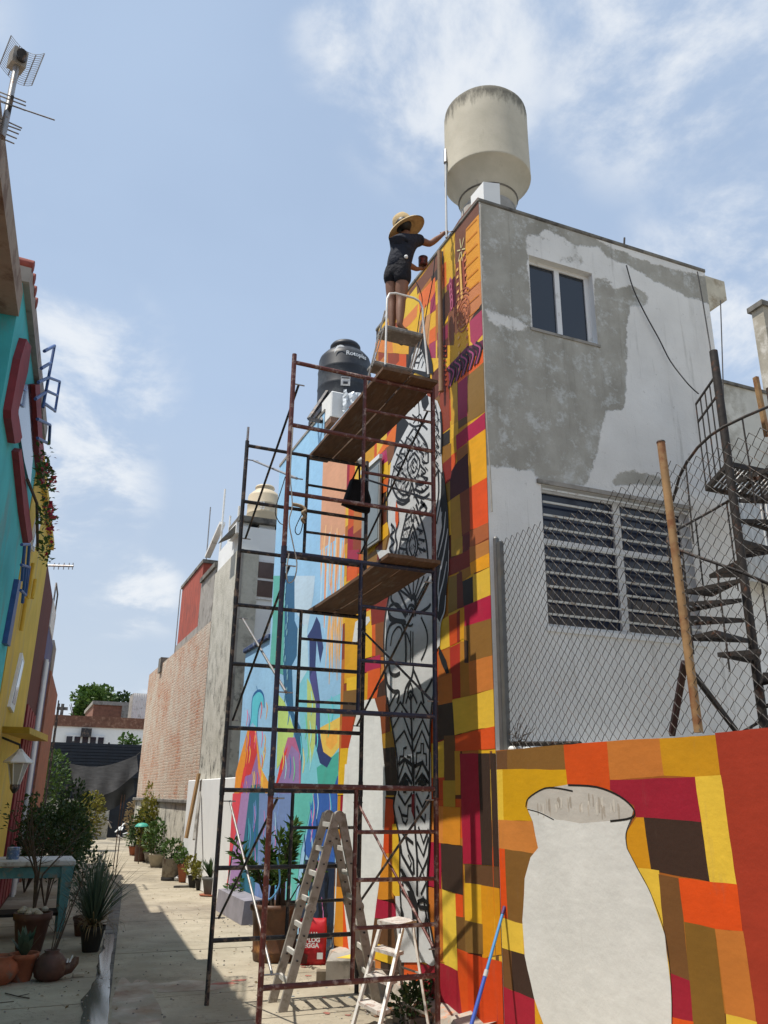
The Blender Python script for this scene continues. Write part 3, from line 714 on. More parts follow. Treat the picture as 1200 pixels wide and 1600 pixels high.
# ground coat: hand-sized rectangles everywhere, then the measured ones on top
PAL = ['#c89018', '#d8a820', '#c85016', '#96142e', '#7a5426', '#b87030', '#5a2a18', '#3a2a20', '#a86a24', '#dcb038', '#8a3a1c']
rt = random.Random(11)
P1.poly([(FY, 0), (10.72, 0), (10.72, 7.55), (9.65, 7.55), (9.65, TOP), (FY, TOP)], '#8a5a26')
y = FY
while y < 10.72:
    w = rt.uniform(.22, .42); z = 0.0; w = min(w, (9.65 if y < 9.649 else 10.72) - y); top_ = TOP if y < 9.649 else 7.55
    while z < top_ - .001:
        h = min(rt.uniform(.25, .75), top_ - z)
        P1.k = 2
        P1.poly([(y, z), (y + w, z), (y + w, z + h), (y, z + h)], rt.choice(PAL)); z += h
    y += w
TILES = (
 ('#6e4430', ((6.664, 8.351), (6.676, 8.111), (6.945, 8.127), (6.969, 7.858), (7.174, 7.797), (7.225, 7.83), (7.209, 8.302), (7.636, 8.298), (7.64, 8.074), (8.098, 8.046), (8.316, 8.056), (8.509, 8.094), (8.51, 8.255), (8.096, 8.247), (7.65, 8.293), (7.101, 8.372))),
 ('#cfa32a', ((7.209, 8.302), (7.23, 7.69), (7.525, 7.646), (7.607, 7.696), (7.453, 8.309))),
 ('#d0672a', ((7.599, 8.047), (7.447, 8.021), (7.442, 7.71), (7.525, 7.66), (7.607, 7.696))),
 ('#9a7a28', ((7.607, 7.696), (7.443, 7.681), (7.435, 7.462), (7.614, 7.382))),
 ('#d8942c', ((6.676, 8.111), (6.945, 8.127), (6.968, 7.302), (6.71, 7.222))),
 ('#7a3a28', ((7.213, 7.822), (6.959, 7.795), (6.968, 7.302), (7.193, 7.274), (7.244, 7.277))),
 ('#c07a4c', ((7.193, 7.274), (6.968, 7.302), (6.709, 7.235), (6.713, 6.947), (6.914, 6.881), (7.257, 6.9), (7.244, 7.277))),
 ('#7a2440', ((7.443, 7.681), (7.231, 7.676), (7.244, 7.277), (7.427, 7.273))),
 ('#4a2c20', ((7.391, 7.592), (7.342, 7.476), (7.374, 7.284), (7.537, 7.181), (7.673, 7.229), (7.611, 7.496), (7.499, 7.601))),
 ('#a83a58', ((6.914, 6.881), (6.717, 6.871), (6.699, 6.566), (6.837, 6.539), (6.902, 6.626))),
 ('#dca420', ((7.257, 6.9), (6.915, 6.875), (6.902, 6.626), (7.292, 6.624), (7.33, 6.643))),
 ('#7a4a30', ((7.414, 7.279), (7.245, 7.263), (7.271, 6.881), (7.427, 6.843))),
 ('#8a2a48', ((7.701, 7.174), (7.426, 7.146), (7.431, 6.969), (7.705, 6.979))),
 ('#5a2820', ((7.705, 6.979), (7.431, 6.969), (7.431, 6.696), (7.708, 6.84))),
 ('#d86a30', ((8.221, 8.014), (7.742, 7.989), (7.746, 7.782), (7.892, 7.722), (8.192, 7.734))),
 ('#9a3050', ((7.877, 7.728), (7.746, 7.782), (7.737, 7.526), (7.894, 7.545))),
 ('#dca828', ((8.207, 7.728), (7.892, 7.707), (7.894, 7.56), (8.208, 7.622))),
 ('#dca828', ((7.88, 7.537), (7.737, 7.512), (7.741, 7.297), (7.912, 7.32))),
 ('#bc8858', ((8.208, 7.622), (7.894, 7.56), (7.914, 7.133), (8.209, 7.218))),
 ('#d8662a', ((7.912, 7.32), (7.741, 7.297), (7.745, 7.099), (7.929, 7.141))),
 ('#a03a58', ((7.929, 7.141), (7.745, 7.099), (7.749, 6.861), (7.888, 6.934))),
 ('#d4b030', ((8.915, 8.014), (8.723, 8.194), (8.278, 8.193), (8.243, 7.907), (8.777, 7.917))),
 ('#d07a40', ((9.032, 7.952), (8.243, 7.907), (8.279, 7.737), (8.494, 7.738), (8.756, 7.797))),
 ('#d8a028', ((9.669, 8.114), (8.494, 7.703), (8.529, 7.323), (9.708, 7.981))),
 ('#cc7a38', ((9.669, 8.114), (9.071, 7.881), (9.025, 7.602), (9.708, 7.981))),
 ('#d8a420', ((7.441, 6.867), (6.987, 6.624), (7.385, 6.596), (7.448, 6.62))),
 ('#6c2848', ((6.708, 6.504), (6.728, 6.391), (7.423, 6.386), (7.449, 6.588), (6.988, 6.608))),
 ('#dc5c1c', ((6.714, 6.384), (6.722, 6.235), (7.211, 6.259), (7.231, 6.373))),
 ('#86662e', ((6.717, 6.235), (6.712, 5.663), (7.013, 5.699), (6.989, 6.245))),
 ('#a02850', ((7.211, 6.262), (6.989, 6.248), (7.01, 5.777), (7.227, 5.81))),
 ('#cc9a24', ((7.398, 6.366), (7.222, 6.364), (7.222, 5.796), (7.378, 5.813))),
 ('#6e4e28', ((7.221, 5.808), (7.01, 5.777), (7.013, 5.699), (7.216, 5.709))),
 ('#e4b430', ((7.393, 5.826), (7.221, 5.803), (7.227, 5.66), (7.383, 5.648))),
 ('#ac2048', ((7.277, 5.658), (6.71, 5.655), (6.715, 5.469), (7.269, 5.477))),
 ('#e4a418', ((7.023, 5.484), (6.715, 5.469), (6.722, 4.941), (7.005, 4.956))),
 ('#a06434', ((7.269, 5.48), (7.021, 5.459), (7.014, 5.363), (7.259, 5.339))),
 ('#cc9a20', ((7.383, 5.656), (7.274, 5.657), (7.266, 5.476), (7.389, 5.464))),
 ('#d45420', ((7.395, 5.469), (7.264, 5.463), (7.298, 5.319), (7.401, 5.282))),
 ('#46181e', ((7.25, 5.338), (7.014, 5.358), (7.005, 4.956), (7.435, 4.957), (7.426, 5.269))),
 ('#7a2018', ((7.6, 5.447), (7.389, 5.459), (7.396, 5.258), (7.428, 5.18), (7.607, 5.179))),
 ('#2a2420', ((7.61, 5.804), (7.416, 5.793), (7.421, 5.629), (7.614, 5.651))),
 ('#8a6020', ((7.614, 5.651), (7.391, 5.613), (7.396, 5.457), (7.613, 5.447))),
 ('#8a3a20', ((7.66, 6.619), (7.442, 6.585), (7.417, 6.375), (7.409, 5.814), (7.61, 5.819), (7.652, 6.225))),
 ('#8a6a24', ((7.607, 5.179), (7.428, 5.18), (7.435, 4.957), (7.496, 4.95), (7.61, 5.047))),
 ('#ac8428', ((7.429, 4.955), (7.212, 4.958), (7.181, 4.33), (7.423, 4.395))),
 ('#7a3c1c', ((7.218, 4.96), (6.999, 4.957), (7.007, 4.498), (7.18, 4.492))),
 ('#dc5018', ((7.005, 4.956), (6.717, 4.942), (6.715, 4.468), (7.007, 4.498))),
 ('#a45a30', ((7.026, 4.485), (6.715, 4.468), (6.719, 4.311), (7.021, 4.311))),
 ('#6a2018', ((7.174, 4.491), (7.02, 4.493), (7.022, 4.287), (7.17, 4.327))),
 ('#a88828', ((7.427, 4.502), (7.164, 4.477), (7.171, 4.293), (7.426, 4.321))),
 ('#5a1c18', ((7.171, 4.479), (7.014, 4.455), (7.021, 4.301), (7.178, 4.295))),
 ('#7a2414', ((7.503, 4.31), (7.028, 4.302), (7.023, 4.117), (7.216, 4.122), (7.501, 4.127))),
 ('#b07436', ((7.027, 4.319), (6.729, 4.294), (6.727, 4.152), (7.027, 4.16))),
 ('#e49c10', ((7.028, 4.155), (6.727, 4.157), (6.726, 4.02), (7.017, 4.033))),
 ('#9a6a18', ((7.219, 4.123), (7.023, 4.12), (7.014, 4.027), (7.204, 4.0))),
 ('#dcb438', ((6.975, 4.016), (6.716, 4.017), (6.711, 3.742), (6.981, 3.739))),
 ('#2a2420', ((7.21, 4.002), (6.975, 4.003), (6.975, 3.739), (7.18, 3.732))),
 ('#8a6a28', ((7.509, 4.115), (7.311, 4.101), (7.31, 3.736), (7.513, 3.729))),
 ('#6a2c1c', ((7.311, 4.106), (7.199, 4.108), (7.174, 3.732), (7.317, 3.738))),
 ('#ac183c', ((7.18, 3.74), (6.711, 3.742), (6.709, 3.516), (7.175, 3.536))),
 ('#dcb438', ((7.755, 3.677), (7.503, 3.71), (7.477, 3.386), (7.743, 3.377))),
 ('#c84c18', ((7.503, 3.706), (7.319, 3.705), (7.316, 3.398), (7.491, 3.385))),
 ('#d09418', ((7.276, 3.726), (7.167, 3.728), (7.173, 3.416), (7.275, 3.411))),
 ('#8a2818', ((7.325, 3.709), (7.256, 3.722), (7.268, 3.399), (7.33, 3.399))),
 ('#86602a', ((7.178, 3.537), (6.708, 3.518), (6.708, 3.17), (7.099, 3.169), (7.09, 3.374), (7.177, 3.403))),
 ('#b06424', ((7.762, 3.35), (7.47, 3.382), (7.454, 3.105), (7.749, 3.089))),
 ('#a42c1c', ((7.491, 3.372), (7.262, 3.388), (7.276, 2.849), (7.473, 2.85))),
 ('#ac7424', ((7.268, 3.402), (7.07, 3.374), (7.081, 2.853), (7.276, 2.849))),
 ('#3a2820', ((7.181, 3.404), (7.09, 3.374), (7.096, 3.163), (7.183, 3.175))),
 ('#c47632', ((7.099, 3.172), (6.708, 3.17), (6.708, 2.866), (7.087, 2.854))),
 ('#c07028', ((7.767, 3.094), (7.457, 3.108), (7.446, 2.819), (7.773, 2.821))),
 ('#dcb438', ((7.452, 2.842), (6.702, 2.864), (6.702, 2.531), (7.087, 2.526), (7.413, 2.501))),
 ('#3a2a20', ((7.773, 2.821), (7.446, 2.822), (7.416, 2.497), (7.781, 2.463))),
 ('#d45018', ((7.429, 2.497), (6.702, 2.534), (6.705, 2.341), (7.095, 2.344), (7.408, 2.348))),
 ('#d4ac34', ((7.928, 2.446), (7.637, 2.466), (7.64, 2.109), (7.934, 2.104))),
 ('#6a4a26', ((7.643, 2.51), (7.406, 2.502), (7.409, 1.948), (7.651, 1.947))),
 ('#c08c24', ((7.421, 2.353), (7.302, 2.348), (7.311, 1.948), (7.415, 1.947))),
 ('#9c1432', ((7.316, 2.324), (6.948, 2.309), (6.933, 1.365), (7.286, 1.348))),
 ('#38281f', ((6.953, 2.31), (6.719, 2.3), (6.727, 1.369), (6.937, 1.365))),
 ('#c04418', ((7.934, 2.108), (7.64, 2.112), (7.645, 1.902), (7.937, 1.9))),
 ('#c8801e', ((7.947, 1.839), (7.317, 1.836), (7.33, 1.505), (7.972, 1.501))),
 ('#b08c2c', ((7.675, 2.082), (7.412, 2.079), (7.42, 1.837), (7.673, 1.84))),
 ('#cc7e34', ((7.947, 1.839), (7.673, 1.84), (7.693, 1.503), (7.972, 1.501))),
 ('#9c1434', ((8.03, 1.498), (7.726, 1.502), (7.735, 1.093), (8.064, 1.095))),
 ('#38281e', ((7.737, 1.501), (7.29, 1.501), (7.297, 1.084), (7.719, 1.095))),
 ('#bc6e28', ((8.065, 1.085), (7.708, 1.093), (7.708, 0.473), (7.96, 0.433))),
 ('#dcbc40', ((7.714, 1.093), (7.442, 1.08), (7.427, 0.518), (7.708, 0.473))),
 ('#d04a10', ((7.447, 1.083), (7.302, 1.083), (7.299, 0.899), (7.438, 0.891))),
 ('#6a4a20', ((7.443, 0.894), (7.26, 0.904), (7.268, 0.619), (7.419, 0.602))),
 ('#5e4026', ((7.261, 1.35), (6.727, 1.369), (6.733, 1.2), (7.253, 1.187))),
 ('#d4a420', ((7.268, 1.188), (6.946, 1.2), (6.941, 0.887), (7.266, 0.88))),
 ('#cc8a0e', ((6.958, 1.197), (6.729, 1.201), (6.727, 0.701), (6.965, 0.611))),
 ('#7c5c2a', ((7.276, 0.881), (6.945, 0.889), (6.949, 0.653), (7.268, 0.619))),
 ('#c84a10', ((7.448, 0.63), (7.227, 0.628), (7.237, 0.102), (7.369, 0.074))),
 ('#c44008', ((7.24, 0.619), (6.941, 0.63), (6.704, 0.648), (6.712, 0.094), (7.244, -0.026))),
 ('#94182a', ((8.036, 0.429), (7.681, 0.464), (7.426, 0.449), (7.337, 0.054), (7.632, -0.009), (8.165, 0.249))),
 ('#dcbc40', ((7.686, 0.624), (7.431, 0.632), (7.424, 0.449), (7.681, 0.46))),
 # left of the figure
 ('#9c2844', ((10.591, 5.24), (10.134, 5.129), (10.171, 4.945), (10.557, 4.967))),
 ('#d45818', ((10.584, 4.978), (10.172, 4.964), (10.179, 4.677), (10.58, 4.757))),
 ('#d4a020', ((10.626, 4.779), (9.639, 4.66), (9.624, 4.338), (10.587, 4.268))),
 ('#d49c18', ((10.623, 4.32), (10.097, 4.219), (10.075, 3.373), (10.578, 3.358))),
 ('#e0b020', ((10.124, 4.181), (9.592, 4.081), (9.581, 3.588), (10.06, 3.598))),
 ('#d05a1c', ((9.622, 4.046), (9.483, 4.02), (9.465, 3.575), (9.602, 3.585))),
 ('#7a4820', ((9.504, 4.024), (9.145, 3.988), (9.161, 3.531), (9.486, 3.574))),
 ('#7a2414', ((9.688, 4.288), (9.072, 4.252), (9.065, 3.943), (9.492, 3.977), (9.636, 3.986))),
 ('#a42048', ((10.059, 3.588), (9.332, 3.571), (9.306, 3.4), (10.049, 3.421))),
 ('#d45818', ((9.771, 3.417), (9.326, 3.409), (9.329, 3.207), (9.726, 3.055), (10.026, 3.043))),
 ('#e0b428', ((10.491, 3.423), (10.088, 3.405), (10.065, 3.219), (10.477, 3.241))),
 ('#d09a18', ((10.123, 3.41), (9.722, 3.401), (9.736, 3.046), (10.078, 3.058))),
 ('#3a2418', ((9.36, 3.211), (9.125, 3.288), (9.099, 3.023), (9.434, 3.037))),
 ('#7a5828', ((10.602, 3.265), (10.077, 3.23), (10.066, 3.057), (10.598, 3.071))),
 ('#4a3828', ((10.611, 3.08), (10.067, 3.063), (10.045, 2.885), (10.623, 2.92))),
 ('#ac3814', ((10.624, 2.93), (10.158, 2.894), (10.338, 2.496), (10.631, 2.509))),
 ('#d8ac20', ((10.651, 2.52), (10.328, 2.509), (10.448, 1.939), (10.723, 1.939))),
 ('#7a3c18', ((9.491, 3.061), (9.08, 3.058), (8.995, 2.638), (9.299, 2.615))),
 ('#a07820', ((9.274, 2.619), (8.93, 2.637), (8.872, 2.449), (9.221, 2.456))),
 ('#2e221a', ((9.235, 2.46), (8.872, 2.455), (8.761, 2.162), (8.714, 1.944), (9.125, 1.943))),
 ('#dc6c1c', ((9.652, 6.265), (8.848, 6.542), (8.868, 6.223), (9.208, 6.279), (9.594, 6.267))),
 ('#a43058', ((9.426, 6.268), (9.165, 6.262), (9.16, 6.067), (9.43, 6.077))),
 ('#dcac24', ((9.645, 6.109), (9.149, 6.07), (9.123, 5.858), (9.636, 5.885))),
 ('#d0601c', ((9.494, 5.854), (9.118, 5.849), (9.113, 5.655), (9.488, 5.693))),
 ('#7a4a28', ((9.219, 6.284), (8.864, 6.243), (8.917, 6.086), (9.148, 6.006))),
 ('#86662e', ((9.695, 5.952), (9.402, 5.895), (9.432, 5.511), (9.679, 5.578))),
 ('#9c2844', ((9.842, 5.63), (9.634, 5.587), (9.683, 5.409), (9.827, 5.328))),
 ('#7a4428', ((9.667, 5.563), (9.269, 5.613), (9.309, 5.209), (9.655, 5.278))),
 ('#dca41c', ((9.832, 5.194), (9.128, 5.241), (9.113, 5.051), (9.82, 4.956))),
 ('#86622a', ((9.847, 4.919), (9.113, 5.045), (9.294, 4.724), (9.843, 4.841))),
 ('#6a2018', ((9.426, 5.032), (9.309, 5.03), (9.309, 4.728), (9.491, 4.774))),
 ('#d08a20', ((10.733, 0.854), (10.322, 0.872), (10.151, 0.207), (10.683, 0.184))),
 ('#d44e10', ((10.424, 0.863), (10.256, 0.85), (10.128, 0.211), (10.369, 0.193))),
 ('#7a4a20', ((10.73, 1.093), (10.339, 1.082), (10.339, 0.861), (10.732, 0.844))),
 ('#c84410', ((9.155, 1.905), (8.864, 1.889), (8.872, 1.336), (9.176, 1.318))),
 ('#c8801e', ((9.206, 1.325), (8.9, 1.343), (8.863, 0.889), (9.317, 0.834))),
 ('#d8ac28', ((8.916, 1.639), (8.632, 1.648), (8.645, 0.847), (8.901, 0.952))),
 ('#9c1434', ((9.357, 0.847), (8.623, 0.857), (8.621, 0.705), (9.397, 0.609))),
 ('#5a3a20', ((9.408, 0.642), (8.622, 0.713), (8.791, 0.394), (9.495, 0.322))),
 ('#d8b028', ((9.324, 0.398), (8.836, 0.412), (8.85, 0.258), (9.367, 0.241))),
)
P1.rag = True
for c_, p_ in TILES: P1.poly(p_, c_)
# unfinished white silhouette beside the figure
P1.poly(((9.9, 3.071), (9.491, 3.056), (9.296, 2.808), (9.141, 2.169), (9.097, 1.926), (10.493, 1.92), (10.351, 2.506), (10.091, 2.909)), '#dfe0dd', 1.0)
P1.poly(((10.465, 2.315), (9.156, 2.278), (9.114, 1.868), (9.176, 1.327), (9.327, 0.841), (9.495, 0.322), (9.677, 0.089), (10.174, 0.222), (10.568, 1.124), (10.513, 1.732)), '#dfe0dd', 1.0)
P1.poly(((10.311, 3.857), (10.21, 4.132), (9.995, 4.161), (9.712, 4.114), (9.677, 4.056), (9.856, 4.005), (10.047, 3.869), (10.25, 3.837)), '#d8dad8', 1.0)
P1.rag = False
# fabric patterns near the top
for i in range(8):
    a = ((6.938, 8.105), (6.685, 8.079)); d = -i * .165
    P1.stroke([(a[0][0], a[0][1] + d), (a[1][0], a[1][1] + d)], .014, '#b8701c')
for i in range(14):
    a = ((7.183, 7.716), (7.136, 7.715)); d = -i * .10
    P1.stroke([(a[0][0], a[0][1] + d), (a[1][0], a[1][1] + d)], .035, '#d8a860')
    P1.stroke([(a[0][0] - .19, a[0][1] + d + .1), (a[1][0] - .19, a[1][1] + d + .1)], .035, '#c87a50')
P1.poly(((7.117, 7.816), (7.072, 7.807), (7.039, 7.25), (7.088, 7.252)), '#dcb060')
P1.poly(((7.034, 7.789), (7.002, 7.789), (6.976, 7.389), (7.014, 7.371)), '#9a4a34')
for i in range(6):
    c = ((7.059, 7.92),)[0]; a = i * math.pi / 3 + .3
    P1.stroke([(c[0] + .02*math.cos(a), c[1] + .03*math.sin(a)), (c[0] + .10*math.cos(a), c[1] + .17*math.sin(a))], .035, '#c4bc8c', taper=True)
for i in range(6):
    c = ((7.047, 7.051),)[0]; r_ = .04 + i * .05
    P1.stroke([(c[0] + r_*.78*math.cos(a), c[1] + r_*1.1*math.sin(a)) for a in (2*math.pi*k/14 for k in range(14))] if i < 4 else
              [(c[0] + r_*.78*math.cos(a), c[1] + r_*1.1*math.sin(a)) for a in (.3 + 2.1*k/9 for k in range(10))], (.02 if i < 4 else .018), '#94553a', closed=i < 4)
for i in range(5):      # chevron ribbon
    o = ((7.359, 6.428), (6.755, 6.405)); t_ = i / 4.0
    cy = o[0][0] + (o[1][0] - o[0][0]) * t_; cz = o[0][1] + (o[1][1] - o[0][1]) * t_
    for q, cc in ((0, '#2c1820'), (.045, '#9a4470'), (.075, '#2c1820')):
        P1.stroke([(cy + .10 - q, cz + .14), (cy - .02 - q, cz + .02), (cy + .07 - q, cz - .12)], .03, cc)
for i in range(5):
    c = ((7.337, 7.644), (7.307, 7.342)); t_ = i / 4
    P1.ell((c[0][0] + (c[1][0]-c[0][0])*t_, c[0][1] + (c[1][1]-c[0][1])*t_), .035, .075, '#b05a78'); P1.ell((c[0][0] + (c[1][0]-c[0][0])*t_, c[0][1] + (c[1][1]-c[0][1])*t_), .02, .05, '#6a2038')
for i in range(5):
    c = ((7.546, 7.894),)[0]; a = i * 2 * math.pi / 5
    P1.stroke([c, (c[0] + .07*math.cos(a), c[1] + .12*math.sin(a))], .025, '#8a3a1c', taper=True)
for i in range(9):
    c = ((7.565, 6.866), (7.479, 6.637)); t_ = i / 8
    P1.stroke([(c[0][0] - .1, c[0][1] - .5*t_), (c[0][0] + .02, c[0][1] + .05 - .5*t_), (c[0][0] + .1, c[0][1] - .04 - .5*t_)], .02, '#a84a34')

# ---- the tall black and white figure
BK = '#17181b'; WH = '#cdcfcf'
P1.poly(((8.577, 7.132), (8.484, 7.261), (8.369, 7.354), (8.242, 7.406), (8.135, 7.389), (8.023, 7.275), (7.91, 7.066), (7.827, 6.835), (7.805, 6.681), (7.936, 6.747), (7.978, 6.706), (8.554, 7.12)), BK)
P1.poly(((8.451, 7.079), (8.406, 7.242), (8.269, 7.279), (8.136, 7.186), (8.068, 7.065), (8.009, 6.908), (8.011, 6.805), (8.414, 7.05)), WH, 1.0)
P1.poly(((8.857, 6.564), (8.458, 6.473), (8.48, 6.295), (8.649, 6.199), (8.825, 6.06), (8.992, 5.977), (8.915, 6.244)), BK)
P1.poly(((8.15, 6.52), (7.98, 6.492), (7.92, 6.393), (7.921, 6.274), (8.066, 6.299), (8.369, 6.496), (8.642, 6.47), (8.48, 6.316), (8.78, 6.189), (9.042, 6.017), (9.086, 5.8), (9.146, 5.611), (9.135, 5.216), (9.044, 5.028), (9.136, 4.874), (9.328, 4.744), (9.325, 4.644), (8.007, 4.253), (7.994, 5.336)), WH, 1.0)
P1.poly(((8.193, 6.519), (7.94, 6.443), (7.701, 6.273), (7.607, 6.095), (7.594, 5.86), (7.619, 5.608), (7.598, 5.379), (7.577, 5.047), (7.474, 4.855), (7.455, 4.54), (7.495, 4.132), (8.536, 4.378), (8.546, 5.931), (8.436, 6.421)), WH, 1.0)
P1.poly(((8.158, 6.534), (8.064, 6.525), (7.948, 6.457), (7.92, 6.334), (8.033, 6.284), (8.108, 6.378)), BK)
P1.poly(((9.498, 4.947), (7.46, 4.403), (7.477, 4.198), (7.539, 3.973), (7.589, 3.767), (7.68, 3.661), (7.719, 3.424), (7.868, 3.345), (7.877, 2.846), (9.097, 2.958), (9.15, 3.3), (9.2, 3.7), (9.17, 4.002), (9.043, 4.264), (9.138, 4.48)), WH, 1.0)
P1.poly(((9.095, 3.069), (7.844, 2.974), (7.926, 2.623), (7.966, 1.946), (8.74, 1.944), (8.781, 2.333), (8.946, 2.728)), WH, 1.0)
P1.poly(((8.826, 2.397), (7.93, 2.361), (7.923, 1.864), (7.951, 1.574), (8.026, 1.121), (8.001, 0.849), (7.928, 0.679), (7.891, 0.444), (8.644, 0.323), (8.625, 0.68), (8.686, 1.063), (8.708, 1.504), (8.869, 1.826), (8.757, 2.041)), WH, 1.0)
P1.poly(((8.811, 0.924), (8.119, 0.993), (8.031, 0.79), (7.965, 0.629), (7.873, 0.485), (7.874, 0.429), (7.902, 0.413), (7.946, 0.403), (7.988, 0.403), (8.036, 0.41), (8.223, 0.407), (8.733, 0.327)), WH, 1.0)
# hair falling on the right
P1.poly(((7.756, 4.374), (7.47, 4.449), (7.488, 4.201), (7.534, 3.972), (7.567, 3.763), (7.68, 3.661), (7.769, 3.74), (7.799, 3.955)), BK)
P1.poly(((7.569, 5.368), (7.473, 4.873), (7.455, 4.54), (7.513, 4.136), (7.744, 4.191), (7.757, 4.451), (7.622, 4.709), (7.651, 5.036)), BK)
P1.poly(((7.719, 3.424), (7.559, 3.251), (7.499, 3.117), (7.563, 3.115), (7.668, 3.237), (7.732, 3.345)), BK)
for q in (((7.571, 4.423), (7.667, 4.244), (7.728, 4.046), (7.709, 3.874)), ((7.519, 4.292), (7.602, 4.102), (7.696, 3.955), (7.734, 3.795)), ((7.551, 3.934), (7.589, 3.767), (7.68, 3.661), (7.708, 3.422)), ((7.528, 4.855), (7.588, 4.612), (7.722, 4.39)), ((7.48, 4.65), (7.557, 4.45), (7.652, 4.237)), ((7.618, 4.883), (7.697, 4.661), (7.738, 4.481))):
    P1.stroke(q, .028, '#c8cccf', 1.0, taper=True)
